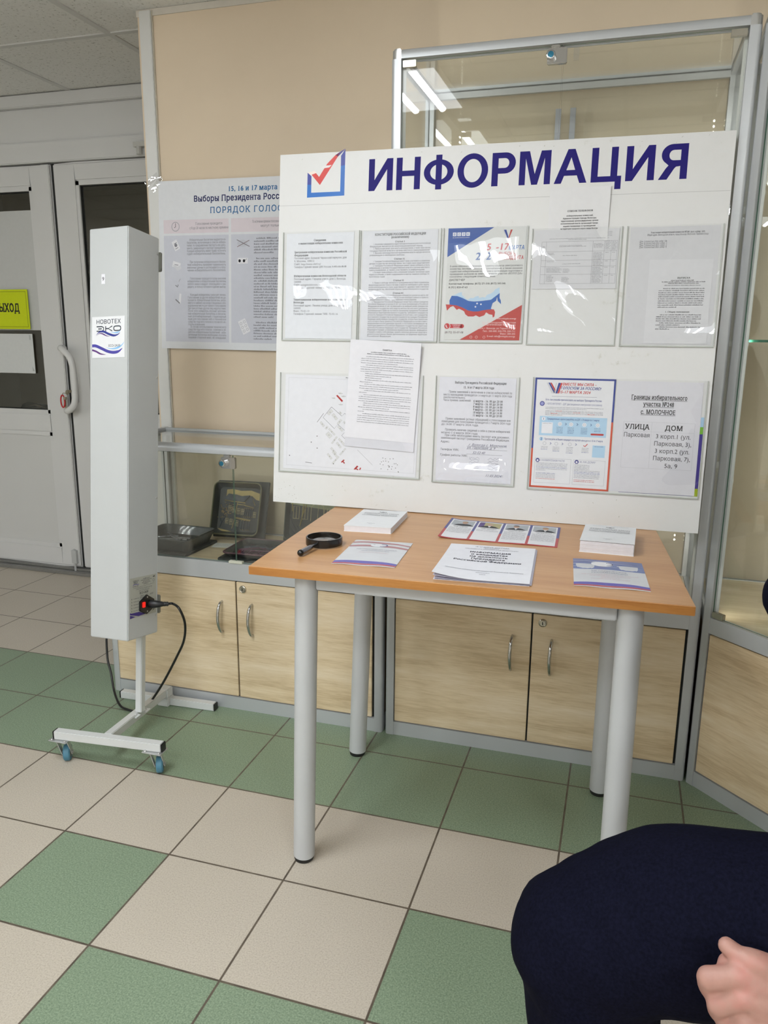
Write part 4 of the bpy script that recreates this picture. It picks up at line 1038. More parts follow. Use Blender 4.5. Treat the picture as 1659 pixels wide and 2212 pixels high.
# 6 polling district sheet and the smaller one before it
S = paper(0.943, 0.461, 1.149, 0.742, ink(210, 210, 214), 0.0008); W, H = S.W, S.H
S.text('Участковая избирательная комиссия №248  (кол. избир. 369)', W*0.53, H*0.945, 0.0060, ink(70, 70, 78), 'c', width=W*0.60, bold=0.01)
S.text('Общий адрес: Вологодская область, город Вологда, Молочное, Парковая улица', W*0.53, H*0.925, 0.0060, ink(100, 100, 108), 'c', width=W*0.68, ital=0.2)
for i, t in enumerate(['Дом: 3 (полностью) (Кол. избир. 158)', 'Дом: 5а (полностью) (Кол. избир. 1)', 'Дом: 7 (полностью) (Кол. избир. 1)', 'Дом: 9 (полностью) (Кол. избир. 9)']):
    S.text(t, W*0.11, H*(0.872-0.0165*i), 0.0060, ink(110, 110, 118), ital=0.2, width=W*0.31)
S.build('notice_sheet', 'mostly blank sheet with six lines at its top in the last upper pocket', 'paper')
S = paper(0.993, 0.463, 1.139, 0.664, ink(216, 216, 220), 0.0016); W, H = S.W, S.H
S.text('ВЫПИСКА', W*0.56, H*0.772, 0.0056, BK, 'c', bold=0.02)
for i, (a, b_) in enumerate(((0.36, 0.72), (0.22, 0.90), (0.32, 0.80))): S.dashes(W*a, W*b_, H*(0.748-0.017*i), 0.0022, BK, i)
S.dashes(W*0.26, W*0.85, H*0.690, 0.0020, ink(90, 90, 96), 5)
for i in range(10): S.dashes(W*(0.25 if i == 0 else 0.18), W*0.90, H*(0.652-0.0245*i), 0.0024, ink(70, 70, 78), i+10, fill=0.42 if i == 9 else 1)
S.text('1. Общие положения', W*0.5, H*0.370, 0.0054, BK, 'c', bold=0.015)
for i in range(8): S.dashes(W*(0.23 if i in (0, 4, 6) else 0.17), W*0.88, H*(0.340-0.0245*i), 0.0024, ink(70, 70, 78), i+30, fill={3: .9, 5: .55, 7: .32}.get(i, 1))
S.build('notice_sheet', 'smaller sheet standing before another one in the last pocket of the top row', 'paper')
# 7 the map
S = paper(0.030, 0.099, 0.424, 0.366, ink(228, 228, 234), 0.0010, rot=-0.012); W, H = S.W, S.H
mx_ = lambda a: (a-118)/1350.0*W; my_ = lambda b_: H*1.02 - (b_-345 + 0)/980.0*H + 0.0
M2 = lambda pts: [(min(W-0.002, max(0.002, mx_(a))), min(H-0.002, max(0.002, my_(b_ - 0.022*(a-118))))) for a, b_ in pts]
G1 = ink(176, 176, 180); G2 = ink(216, 216, 216); DK = ink(88, 88, 92); RED = ink(176, 32, 32)
S.box(0.010, 0.010, W-0.006, H-0.008, 0.0006, ink(196, 196, 202), 2)
S.line(M2([(603, 690), (520, 800), (640, 912), (675, 868), (755, 935), (717, 980), (760, 1020)]), 0.0009, DK, 3); S.line(M2([(603, 690), (712, 782), (738, 752), (775, 780)]), 0.0009, DK, 3)
S.line(M2([(775, 1040), (822, 1082), (852, 1045)]), 0.0009, DK, 3); S.line(M2([(525, 757), (460, 852)]), 0.0011, DK, 3); S.line(M2([(882, 1120), (1040, 1270)]), 0.0008, G1, 3)
for a, b_, L, an, wd in ((590, 745, 60, 45, 30), (640, 790, 70, -50, 26), (690, 840, 60, 55, 20), (515, 870, 60, -50, 20), (560, 905, 36, 55, 18), (615, 945, 90, -45, 16), (700, 910, 70, -45, 18), (588, 980, 60, -45, 40), (645, 1030, 90, 55, 14), (720, 1045, 90, -45, 18), (692, 1080, 70, -50, 18), (640, 1140, 80, -48, 18), (602, 1200, 70, -50, 18), (665, 1235, 100, 50, 14), (735, 1145, 90, 52, 14), (655, 1175, 70, -48, 18), (695, 750, 30, -45, 20), (745, 850, 36, -45, 18)):
    ca, sa = math.cos(math.radians(an)), -math.sin(math.radians(an))
    pts = [(a+ca*x-sa*y, b_+sa*x+ca*y) for x, y in ((-L/2, -wd/2), (L/2, -wd/2), (L/2, wd/2), (-L/2, wd/2))]
    q4 = M2(pts); S.poly(q4 if _area(q4) > 0 else q4[::-1], G2, 3); S.line(q4, 0.0005, G1, 4, close=True)
    c_ = M2([(a, b_)])[0]; S.disc(c_[0], c_[1], 0.0012, ink(120, 120, 116), 5, 8)
def rq(pts):
    p = M2(pts); S.poly(p if _area(p) > 0 else p[::-1], RED, 6)
rq([(645, 574), (658, 566), (718, 625), (706, 638)]); rq([(748, 1225), (758, 1234), (728, 1262), (722, 1250)]); rq([(735, 1245), (742, 1240), (762, 1262), (752, 1270)])
rq([(885, 1282), (900, 1290), (870, 1325), (852, 1322)]); rq([(872, 1318), (872, 1306), (900, 1320), (896, 1330)]); rq([(918, 1300), (928, 1306), (918, 1328), (908, 1322)])
rr = random.Random(11)
for k in range(24):
    c_ = M2([(rr.uniform(1110, 1300), rr.uniform(1190, 1330))])[0]; S.disc(c_[0], c_[1], 0.0013, ink(110, 110, 108), 5, 6)
for a, b_ in ((465, 995), (407, 1060), (470, 1120), (183, 1208), (645, 1275)):
    c_ = M2([(a, b_)])[0]; S.disc(c_[0], c_[1], 0.0016, ink(96, 96, 96), 5, 8)
c_ = M2([(352, 1272), (422, 1278)]); S.line(c_, 0.0012, DK, 5)
for a, b_ in ((690, 548), (722, 578), (625, 598), (695, 662)):
    c_ = M2([(a, b_)])[0]; S.poly([(c_[0]-0.004, c_[1]-0.003), (c_[0]+0.004, c_[1]-0.003), (c_[0], c_[1]+0.004)], G2, 4); S.dashes(c_[0]-0.006, c_[0]+0.006, c_[1]-0.001, 0.0016, DK, int(a))
c_ = M2([(735, 395)])[0]; S.dashes(c_[0], c_[0]+0.028, c_[1], 0.0024, ink(70, 70, 76), 4)
S.build('map_sheet', 'site map with small red buildings in the wide pocket below the two text notices', 'paper')
# 8 sheet propped upright in front of the map
rot = -0.045
S = paper(0.216, 0.172, 0.416, 0.452, ink(216, 216, 224), 0.0038, rot=rot); S.build('notice_sheet', 'plain rear sheet of the pair tucked into the map pocket', 'paper')
S = paper(0.2145, 0.197, 0.4165, 0.465, ink(224, 224, 230), 0.0046, rot=rot, warp=lambda x, y: 0.003*max(0, (y-0.12)/0.15)**2 + 0.006*max(0, (x-0.12)/0.08)**2*max(0, (y-0.15)/0.12)); W, H = S.W, S.H
S.text('ПАМЯТКА', W*0.53, H*0.905, 0.0052, BK, 'c', bold=0.015)
S.dashes(W*0.30, W*0.80, H*0.880, 0.0024, ink(80, 80, 88), 1); S.dashes(W*0.25, W*0.85, H*0.862, 0.0024, ink(80, 80, 88), 2)
y = 0.835; short = {3: .7, 7: .4, 9: .55, 10: .35, 12: .25, 15: .75, 17: .15, 21: .8, 24: .6, 26: .12}
for i in range(32):
    S.dashes(W*(0.24 if i in (0, 4, 8, 9, 10, 11, 13, 16, 18, 22, 23, 25, 27) else 0.17), W*0.91, H*y, 0.0021, ink(132, 132, 140), i+3, fill=short.get(i, 1)); y -= 0.0215
S.build('notice_sheet', 'curling printed memo standing in front of the site map', 'paper')
# 9 opening hours
S = paper(0.480, 0.091, 0.685, 0.369, ink(222, 222, 230)); W, H = S.W, S.H
S.text('Выборы Президента Российской Федерации', W*0.54, H*0.940, 0.0084, BK, 'c', bold=0.02, serif=True, width=W*0.67)
S.text('15, 16 и 17 марта 2024 года', W*0.52, H*0.896, 0.0084, BK, 'c', bold=0.02, serif=True, width=W*0.40)
g9 = ink(74, 74, 84)
L9 = [(0.13, 0.852, 'Прием заявлений о включении в список избирателей по', 'j'), (0.06, 0.824, 'месту нахождения проводится с 6 марта до 11 марта 2024 года', 'j'), (0.06, 0.798, '(включительно).', 'l'), (0.06, 0.772, 'Часы приема заявлений:', 'l'),
      (0.10, 0.594, 'Прием заявлений (устных обращений) о голосовании вне', 'j'), (0.05, 0.567, 'помещения для голосования проводится с 7 марта 2024 года', 'j'), (0.05, 0.540, 'до 14.00 17 марта 2024 года.', 'l'), (0.10, 0.488, 'Проверить наличие сведений о себе в списке избирателей', 'j'), (0.05, 0.460, 'можно с 6 марта 2024 года.', 'l'), (0.10, 0.434, 'При себе необходимо иметь паспорт или документ,', 'j'), (0.05, 0.407, 'заменяющий паспорт гражданина Российской Федерации.', 'j'), (0.05, 0.372, 'Адрес:', 'l'), (0.05, 0.296, 'Телефон УИК:', 'l'), (0.05, 0.243, 'График работы УИК:', 'l')]
for x, y, t, al in L9: S.text(t, W*x, H*y, 0.0080 if al == 'j' else 0.0075, g9, al, width=W*(0.955-x) if al == 'j' else (W*0.37 if t[-1] == ':' else None), serif=True)
for i, t in enumerate(['6 марта - 16. 00 до 20 00', '7 марта - 16. 00 до 20 00', '8 марта - 10. 00 до 14 00', '9 марта - 10. 00 до 14 00', '10 марта - 10. 00 до 14 00', '11 марта - 16. 00 до 20 00']):
    S.text(t, W*0.46, H*(0.770-0.0272*i), 0.0082, BK, bold=0.018, serif=True, width=W*0.38)
hw = ink(70, 74, 110)
for (a, b_, y) in ((0.40, 0.87, 0.345), (0.40, 0.93, 0.318), (0.40, 0.87, 0.270)): S.line([(W*a, H*y), (W*b_, H*y)], 0.0005, g9, 3)
S.text('г. Вологда с. Молочное,', W*0.42, H*0.350, 0.0090, hw, ital=0.45); S.text('ул. Парковая, д. 9', W*0.40, H*0.323, 0.0090, hw, ital=0.45); S.text('52-52-40', W*0.48, H*0.276, 0.0090, hw, ital=0.45)
rr = random.Random(2)
for k in range(12):
    y = 0.235-0.02*(k//2); x = 0.44+0.25*(k % 2)
    S.line([(W*(x+0.015*i+rr.uniform(-.006, .006)), H*(y+rr.uniform(-.009, .009))) for i in range(10)], 0.0005, hw, 3)
S.text('11.03.2024г.', W*0.66, H*0.060, 0.0095, hw, ital=0.45)
S.build('notice_sheet', 'opening hours sheet with handwriting in the narrow pocket of the lower row', 'paper')
# 10 framed red-blue leaflet
S = paper(0.7335, 0.088, 0.935, 0.373, ink(228, 228, 232)); W, H = S.W, S.H
BB = ink(40, 60, 142, 0.4); RR = ink(204, 78, 50, 0.4); bw = 0.0046; LB = ink(176, 208, 232); RX = ink(196, 52, 50)
S.rect(0, H-bw, W, H, BB, 2); S.rect(0, H*0.36, bw, H, BB, 2); S.rect(W-bw, H*0.62, W, H, BB, 2); S.rect(0, 0, W, bw, RR, 2); S.rect(0, 0, bw, H*0.36, RR, 2); S.rect(W-bw, 0, W, H*0.62, RR, 2)
def stripe(pts, m, l=3): S.poly([(W*a, H*b_) for a, b_ in pts], m, l)
stripe([(0.145, 0.957), (0.165, 0.957), (0.245, 0.862), (0.235, 0.862), (0.215, 0.862)], ink(206, 206, 212)); stripe([(0.167, 0.957), (0.188, 0.957), (0.258, 0.872), (0.246, 0.862)], BB); stripe([(0.190, 0.957), (0.208, 0.957), (0.262, 0.895), (0.258, 0.875)], RX)
stripe([(0.276, 0.957), (0.256, 0.862), (0.236, 0.862), (0.262, 0.957)][::-1], ink(206, 206, 212)); stripe([(0.262, 0.862), (0.285, 0.862), (0.325, 0.957), (0.295, 0.957)], BB); stripe([(0.287, 0.862), (0.305, 0.862), (0.346, 0.957), (0.326, 0.957)], RX)
S.text('ВМЕСТЕ МЫ СИЛА –', W*0.345, H*0.934, 0.0098, RX, bold=0.03, ital=0.2, width=W*0.42); S.text('ГОЛОСУЕМ ЗА РОССИЮ!', W*0.325, H*0.900, 0.0098, BB, bold=0.03, ital=0.2, width=W*0.50); S.text('15–17 МАРТА 2024', W*0.305, H*0.864, 0.0098, RX, bold=0.03, ital=0.2, width=W*0.39)
S.line([(W*0.22, H*0.836), (W*0.78, H*0.836)], 0.0007, ink(130, 130, 150), 3)
S.text('Есть три способа проголосовать на выборах Президента России:', W*0.145, H*0.797, 0.0068, BB, bold=0.012, width=W*0.70)
S.disc(W*0.105, H*0.768, 0.0062, ink(70, 76, 150), 3); S.disc(W*0.105, H*0.768, 0.0040, ink(150, 154, 206), 4)
S.text('I. ЧЕРЕЗ ИНТЕРНЕТ – ДЭГ (дистанционное электронное голосование)', W*0.15, H*0.760, 0.0068, ink(110, 116, 160), width=W*0.70, ital=0.1)
for i, y in enumerate((0.734, 0.721, 0.702, 0.690, 0.678, 0.666)):
    S.dashes(W*0.15, W*0.87, H*y, 0.0017, ink(126, 126, 140), i, fill=0.72 if i == 1 else 0.3 if i == 5 else 1)
for a, y in ((0.28, 0.702), (0.50, 0.690), (0.22, 0.678), (0.68, 0.678)): S.dashes(W*a, W*(a+0.085), H*y, 0.0019, RX, 3, layer=6)
S.rect(W*0.085, H*0.480, W*0.925, H*0.655, LB, 3); S.disc(W*0.135, H*0.631, 0.0048, PAPER, 4); S.text('1', W*0.135, H*0.621, 0.0080, BB, 'c', bold=0.02, layer=6)
S.text('Предварительно зарегистрируйтесь на ДЭГ с 29 января по 11 марта!', W*0.18, H*0.624, 0.0068, BB, bold=0.012, width=W*0.65)
S.rect(W*0.115, H*0.500, W*0.255, H*0.600, PAPER, 4); S.dashes(W*0.125, W*0.245, H*0.588, 0.0014, GR, 2)
for i, a in enumerate((0.345, 0.485, 0.650, 0.815)):
    S.disc(W*a, H*0.588, 0.0052, PAPER, 4); S.ring(W*a, H*0.588, 0.0026, 0.0006, ink(150, 150, 170), 6)
    for k in range(5 if i < 3 else 3): S.dashes(W*(a-0.05), W*(a+0.05), H*(0.556-0.0125*k), 0.0016, BB if k > 1 else ink(110, 130, 160), k+i*7, fill=0.8, al='c')
    if i < 3:
        c = a+0.075 + 0.004*i; S.line([(W*(c-0.008), H*0.598), (W*(c+0.008), H*0.589), (W*(c-0.008), H*0.580)], 0.0013, BB, 5)
S.rect(W*0.745, H*0.498, W*0.885, H*0.514, RX, 5); S.disc(W*0.745, H*0.506, 0.0022, RX, 5); S.disc(W*0.885, H*0.506, 0.0022, RX, 5)
S.disc(W*0.12, H*0.448, 0.0050, LB, 3); S.text('2', W*0.12, H*0.438, 0.0085, BB, 'c', bold=0.02, layer=6)
S.text('Проголосуйте за Вашего кандидата на портале vybory.gov.ru с 15 по 17 марта', W*0.16, H*0.440, 0.0068, BB, bold=0.012, width=W*0.73)
for i, a in enumerate((0.165, 0.315, 0.485, 0.68)):
    if i < 3: S.ring(W*a, H*0.408, 0.0040, 0.0007, ink(170, 170, 180), 4)
    for k in range((3, 4, 5, 4)[i]): S.dashes(W*(a-0.05), W*(a+0.05), H*(0.376-0.0125*k), 0.0016, BB if k == (3, 4, 5, 4)[i]-1 else ink(130, 130, 144), k+i*5, fill=0.85, al='c')
    if i < 3:
        c = a+0.078; S.line([(W*(c-0.008), H*0.418), (W*(c+0.008), H*0.409), (W*(c-0.008), H*0.400)], 0.0013, BB, 5)
S.line([(W*0.655, H*0.404), (W*0.675, H*0.393), (W*0.705, H*0.418)], 0.0020, RX, 5)
S.rect(W*0.770, H*0.300, W*0.925, H*0.408, LB, 3); S.dashes(W*0.79, W*0.905, H*0.396, 0.0014, BB, 3)
for (x0, x1) in ((0.055, 0.515), (0.545, 0.94)): S.box(W*x0, H*0.045, W*x1, H*0.272, 0.0005, ink(170, 170, 176), 3)
S.disc(W*0.090, H*0.252, 0.0052, ink(64, 66, 140), 4); S.disc(W*0.090, H*0.250, 0.0026, PAPER, 6); S.text('II. НА ИЗБИРАТЕЛЬНОМ УЧАСТКЕ', W*0.125, H*0.246, 0.0066, ink(120, 120, 160), width=W*0.31, ital=0.1)
S.disc(W*0.585, H*0.252, 0.0052, ink(64, 66, 140), 4); S.disc(W*0.585, H*0.250, 0.0026, PAPER, 6); S.text('III. НА ДОМУ', W*0.622, H*0.246, 0.0066, ink(120, 120, 160), ital=0.1)
for i in range(6): S.dashes(W*0.075, W*0.48, H*(0.224-0.0128*i), 0.0016, ink(124, 124, 140) if i != 3 else BB, i, fill=0.98 if i < 5 else 0.3)
for i in range(5): S.dashes(W*0.075, W*0.35, H*(0.132-0.0128*i), 0.0016, RX if i == 4 else (BB if i == 0 else ink(124, 124, 140)), i+9, fill=0.9)
for i in range(10): S.dashes(W*0.56, W*(0.75 if i < 4 else 0.88), H*(0.222-0.0128*i), 0.0016, BB if i in (5, 6) else ink(124, 124, 140), i+20)
for i in range(2): S.dashes(W*0.56, W*0.82, H*(0.086-0.0135*i), 0.0018, RX, i+40)
S.build('leaflet_sheet', 'red and blue framed voting leaflet in the wide lower pocket', 'paper')
# 11 boundaries of the district, coloured sheet behind it
S = paper(0.960, 0.0885, 1.1495, 0.285, ink(72, 60, 140), 0.0005); W, H = S.W, S.H
S.rect(W*0.94, H*0.88, W, H, ink(168, 200, 226), 2); S.rect(W*0.94, H*0.79, W, H*0.88, ink(118, 180, 60), 2); S.rect(W*0.94, 0, W, H*0.10, ink(160, 178, 40), 2)
S.build('leaflet_sheet', 'purple and green sheet peeping out behind the district boundaries notice', 'paper')
S = paper(0.9395, 0.0895, 1.142, 0.3695, ink(216, 215, 222), 0.0012); W, H = S.W, S.H
for t, y, wd in (('Границы избирательного', 0.842, 0.655), ('участка №248', 0.782, 0.36), ('с. МОЛОЧНОЕ', 0.712, 0.41)):
    S.text(t, W*0.50, H*y, 0.0150, BK, 'c', width=W*wd, bold=0.022, serif=True, n=4); S.line([(W*(0.5-wd/2), H*y-0.0022), (W*(0.5+wd/2), H*y-0.0022)], 0.0009, BK, 3)
tl = ink(190, 190, 196)
for x in (0.105, 0.44, 0.94): S.line([(W*x, H*0.225), (W*x, H*0.640)], 0.0006, tl, 3)
for y in (0.225, 0.555, 0.640): S.line([(W*0.105, H*y), (W*0.94, H*y)], 0.0006, tl, 3)
S.text('УЛИЦА', W*0.27, H*0.575, 0.0170, BK, 'c', width=W*0.29, bold=0.022, serif=True, n=4); S.text('ДОМ', W*0.70, H*0.573, 0.0165, BK, 'c', bold=0.022, serif=True, n=4)
S.text('Парковая', W*0.27, H*0.505, 0.0150, BK, 'c', width=W*0.315, serif=True, n=4)
for i, (t, wd) in enumerate((('3 корп.1 (ул.', 0.41), ('Парковая, 3),', 0.44), ('3 корп.2 (ул.', 0.41), ('Парковая, 7),', 0.44), ('5а, 9', 0.16))): S.text(t, W*0.70, H*(0.500-0.0655*i), 0.0150, BK, 'c', width=W*wd, serif=True, n=4)
S.build('notice_sheet', 'district boundaries notice with large street and house lettering in the wide lower pocket', 'paper')

# ------------------------------------------------------------------ wall poster behind the board
S = Sheet((-0.368, 0.8285, 1.174), (1, 0, -0.008), (0.036, 0, 1), 0.841, 0.573, ink(222, 224, 229), 0.0006); W, H = S.W, S.H
TB = ink(38, 104, 158); TN = ink(30, 36, 92)
S.text('15, 16 и 17 марта 2024 года', W*0.323, H*0.929, 0.0215, TB, bold=0.028, serif=True, n=4, width=W*0.356); S.text('Выборы Президента Российской Федерации', W*0.165, H*0.876, 0.0265, TN, bold=0.026, serif=True, n=4, width=W*0.672)
S.text('ПОРЯДОК ГОЛОСОВАНИЯ', W*0.240, H*0.808, 0.0275, TB, bold=0.012, serif=True, n=4, width=W*0.522, sp=0.07)
pk = ink(220, 210, 217); bl = ink(204, 206, 217)
for x0, x1 in ((0.021, 0.326), (0.337, 0.655), (0.666, 0.98)): S.rect(W*x0, H*0.696, W*x1, H*0.775, pk, 1); S.rect(W*x0, H*0.044, W*x1, H*0.683, bl, 1)
pg = ink(120, 120, 130)
S.text('Голосование проводится', W*0.235, H*0.742, 0.0120, pg, 'c', width=W*0.125); S.text('с 8 до 20 часов по местному времени', W*0.235, H*0.718, 0.0120, pg, 'c', width=W*0.18)
S.text('По истечении времени голосования получить бюллетени', W*0.433, H*0.746, 0.0120, pg, width=W*0.2, cut=W*0.6); S.text('могут только избиратели,', W*0.47, H*0.722, 0.0120, pg, cut=W*0.6)
S.ring(W*0.078, H*0.735, 0.0150, 0.0022, ink(160, 160, 168), 3, 24); S.line([(W*0.078, H*0.755), (W*0.078, H*0.733), (W*0.072, H*0.729)], 0.0018, BK, 4)
P4 = [(0.650, ['Избирательные бюллетени выдаются из-', 'бирателям, включенным в список избира-', 'телей, по предъявлении паспорта или доку-', 'мента, заменяющего паспорт гражданина.', 'Каждый избиратель имеет право получить', '.один избирательный бюллетень.']), (0.520, ['При получении избирательного бюлле-', 'теня избиратель проверяет правильность', 'внесенных данных и расписывается в полу-', '.чении избирательного бюллетеня.']), (0.422, ['Голосование проводится путем внесения', 'избирателем в избирательный бюллетень', 'любого знака в квадрат, относящийся к кан-', '.дидату, в пользу которого сделан выбор.']),
      (0.325, ['Каждый избиратель голосует лично.', 'Голосование за других избирателей не до-', 'пускается. Избирательный бюллетень запол-', 'няется в кабине или ином специально обо-', 'рудованном месте для тайного голосования,', 'где присутствие других лиц недопустимо.', 'После этого избиратель опускает заполнен-', 'ный избирательный бюллетень в опечатан-', 'ный (опломбированный) стационарный', 'ящик для голосования либо в техническое', 'средство подсчета голосов в случае его ис-', '.пользования.']), (0.131, ['В случае использования технического', 'средства подсчета голосов – комплекса об-', 'работки избирательных бюллетеней - изби-', 'рательные бюллетени необходимо опускать', '.лицевой стороной вниз, не складывая.'])]
for y, ls in P4:
    for i, t in enumerate(ls):
        x = 0.131 + (0.012 if i == 0 else 0)
        if t[0] == '.': S.text(t[1:], W*x, H*(y-0.0163*i), 0.0108, pg, n=1, width=W*0.182)
        else: S.text(t, W*x, H*(y-0.0163*i), 0.0108, pg, 'j', width=W*(0.313-x), n=1)
for y, n_ in ((0.654, 6), (0.539, 22), (0.164, 7)):
    for i in range(n_): S.dashes(W*(0.441 + (0.01 if i == 0 else 0)), W*0.64, H*(y-0.0163*i), 0.0056, ink(136, 136, 146), i+int(y*100), fill=0.45 if i == n_-1 else 1)
for i in range(30): S.dashes(W*0.77, W*0.965, H*(0.654-0.0178*i), 0.0056, ink(136, 136, 146), i+77, fill=0.5 if i % 8 == 7 else 1)
def tilted(cx, cy, w_, h_, a, m, l):
    ca, sa = math.cos(a), math.sin(a); return [(cx+ca*x-sa*y, cy+sa*x+ca*y) for x, y in ((-w_/2, -h_/2), (w_/2, -h_/2), (w_/2, h_/2), (-w_/2, h_/2))]
pw_ = ink(228, 228, 234)
S.poly(tilted(W*0.078, H*0.626, 0.022, 0.034, 0.45, None, 0), pw_, 3); S.disc(W*0.078, H*0.626, 0.0058, ink(130, 130, 138), 4, 12); S.line(tilted(W*0.075, H*0.640, 0.012, 0.003, 0.45, None, 0)[:2], 0.002, pg, 4); S.line(tilted(W*0.082, H*0.610, 0.012, 0.002, 0.45, None, 0)[:2], 0.002, pg, 4)
S.poly(tilted(W*0.079, H*0.51, 0.032, 0.020, -0.3, None, 0), pw_, 3); S.poly([(W*0.058, H*0.512), (W*0.085, H*0.474), (W*0.103, H*0.488), (W*0.099, H*0.508), (W*0.085, H*0.500)], ink(212, 213, 220), 4); S.line([(W*0.07, H*0.512), (W*0.088, H*0.508)], 0.002, pg, 5)
S.line([(W*0.094, H*0.423), (W*0.089, H*0.410), (W*0.098, H*0.427)], 0.0016, ink(176, 176, 184), 4); S.line([(W*0.073, H*0.388), (W*0.083, H*0.378), (W*0.086, H*0.392)], 0.003, ink(120, 120, 126), 4)
S.poly(tilted(W*0.094, H*0.308, 0.008, 0.034, -0.1, None, 0), pw_, 4); S.line([(W*0.072, H*0.303), (W*0.092, H*0.279)], 0.004, ink(132, 132, 138), 5)
S.disc(W*0.389, H*0.631, 0.02, ink(196, 198, 208), 3, 14, ry=0.012); S.line([(W*0.363, H*0.652), (W*0.421, H*0.612)], 0.0022, ink(120, 112, 120), 5); S.line([(W*0.42, H*0.648), (W*0.365, H*0.611)], 0.0022, ink(138, 118, 124), 5)
S.rect(W*0.367, H*0.514, W*0.413, H*0.547, pw_, 3); S.disc(W*0.376, H*0.530, 0.0048, BK, 5, 14, ry=0.0052); S.disc(W*0.396, H*0.530, 0.0048, BK, 5, 14, ry=0.0052); S.line([(W*0.40, H*0.532), (W*0.409, H*0.542)], 0.0012, BK, 5)
pt = tilted(W*0.397, H*0.143, 0.030, 0.050, 0.45, None, 0); S.poly(pt, pw_, 3)
for i in range(2):
    for j in range(3):
        c = tilted(W*0.397, H*0.143, 0.028*(i*1.0-0.5)+0.0001, 0.028*(j-1)+0.0001, 0.45, None, 0)[2]; S.ring(c[0], c[1], 0.0042, 0.0012, ink(168, 168, 176), 5, 10)
S.build('wall_poster', 'large white voting procedure poster on the wall partly hidden by the information board', 'poster')
tp = MB(); tp.use(glass('sticky_tape', (0.97, 0.97, 0.97), wav=0.001, wscale=60.0, boost=1.5))
for (a, b_, c) in ((-0.372, 1.752, 0.6), (-0.352, 1.738, 0.9)):
    ca, sa = math.cos(c), math.sin(c); pts = [(a+ca*x-sa*y, b_+sa*x+ca*y) for x, y in ((-0.03, -0.009), (0.03, -0.009), (0.03, 0.009), (-0.03, 0.009))]
    tp.prism(pts, 0, 0.0006, lambda x, y, z: (x, 0.8262-z, y))
tag(tp.build('sticky_tape'), 'clear sticky tape crumpled over the top corner of the wall poster', 'tape')
# ------------------------------------------------------------------ things on the table
def flat(c, z, base, th, warp=None):
    """sheet on a horizontal plane from its four corners' first three: near-left, near-right, far-left"""
    a, b_, d = (Vector((p[0], p[1], z)) for p in c)
    U = (b_-a); V = (d-a); W, H = U.length, V.length
    return Sheet(a, U.normalized(), V.normalized(), W, H, base, th, warp=warp)
def book(name, label, c, th, title, pages):
    a, b_, d = (Vector((p[0], p[1], TZ)) for p in c); U = (b_-a); V = (d-a); W, H = U.length, V.length; U.normalize(); V.normalize()
    t = thing(name, label, 'book', tuple(a), )
    F = Matrix(((U.x, V.x, 0, a.x), (U.y, V.y, 0, a.y), (0, 0, 1, TZ), (0, 0, 0, 1)))
    q = MB(F); n = 9 if pages else 1
    for i in range(n):
        z0, z1 = 0.0008+(th-0.0016)*i/n, 0.0008+(th-0.0016)*(i+1)/n - (0.0002 if n > 1 else 0)
        e = 0.0006*(i % 3) if n > 1 else 0
        q.box((0.001+e*0.3, 0.0006+e*0.6, z0), (W-0.001-e*0.5, H-0.001, z1))
    q.build('pages', surf('book_pages', (222, 219, 224), 0.8, var=0.03, scale=90), t)
    q = MB(F); q.box((0, 0, 0), (W, H, 0.0009)); q.box((0, H-0.0012, 0), (W, H, th)); q.build('back_cover', surf('book_cover', (230, 231, 233), 0.4), t)
    S = Sheet(a + Vector((0, 0, th+0.0001)), U, V, W, H, ink(228, 230, 233, 0.4), 0.0009, warp=lambda x, y: 0.0012*max(0, 1-y/0.05)**2 * (1 if pages else 0.2))
    gk = ink(110, 112, 120)
    S.text('ЦЕНТРАЛЬНАЯ ИЗБИРАТЕЛЬНАЯ КОМИССИЯ', W*0.5, H*0.94, 0.0042, ink(170, 172, 178), 'c', width=W*0.7)
    for dx in (-1, 1): S.poly([(W*0.5, H*0.855), (W*0.5+dx*0.009, H*0.885), (W*0.5+dx*0.011, H*0.865), (W*0.5+dx*0.004, H*0.845)][::dx], gk, 3)
    S.disc(W*0.5, H*0.862, 0.0042, gk, 4, 12)
    for y, s_, em, bo in title: S.text(s_, W*0.5, H*y, em, gk, 'c', bold=bo, width=W*0.78, serif=True)
    S.text('МОСКВА', W*0.5, H*0.185, 0.0048, gk, 'c'); S.text('2024', W*0.5, H*0.150, 0.0048, gk, 'c')
    S.build('front_cover', parent=None).parent = None
    return t, S
def book2(*a):
    t, S = book(*a)
    o = [o for o in COL.objects if o.name.startswith('front_cover') and o.parent is None][0]
    off = Vector(t.location); o.data.transform(Matrix.Translation(-off)); o.parent = t
    return t
book2('law_book', 'thin white federal law paperback near the magnifying glass', [(0.623, 0.051), (0.744, 0.061), (0.612, 0.243)], 0.0150, [(0.755, 'ФЕДЕРАЛЬНЫЙ ЗАКОН', 0.0098, 0.012), (0.690, 'О ВЫБОРАХ ПРЕЗИДЕНТА', 0.0068, 0), (0.640, 'РОССИЙСКОЙ ФЕДЕРАЦИИ', 0.0086, 0.01)], False)
book2('law_book', 'thick white federal law book with uneven pages beside the blue leaflet', [(1.197, 0.047), (1.317, 0.044), (1.202, 0.215)], 0.0270, [(0.735, 'ФЕДЕРАЛЬНЫЙ ЗАКОН', 0.0090, 0.008), (0.680, 'ОБ ОСНОВНЫХ ГАРАНТИЯХ ИЗБИРАТЕЛЬНЫХ ПРАВ', 0.0062, 0), (0.632, 'И ПРАВА НА УЧАСТИЕ В РЕФЕРЕНДУМЕ', 0.0062, 0), (0.582, 'ГРАЖДАН РОССИЙСКОЙ ФЕДЕРАЦИИ', 0.0076, 0.006)], True)
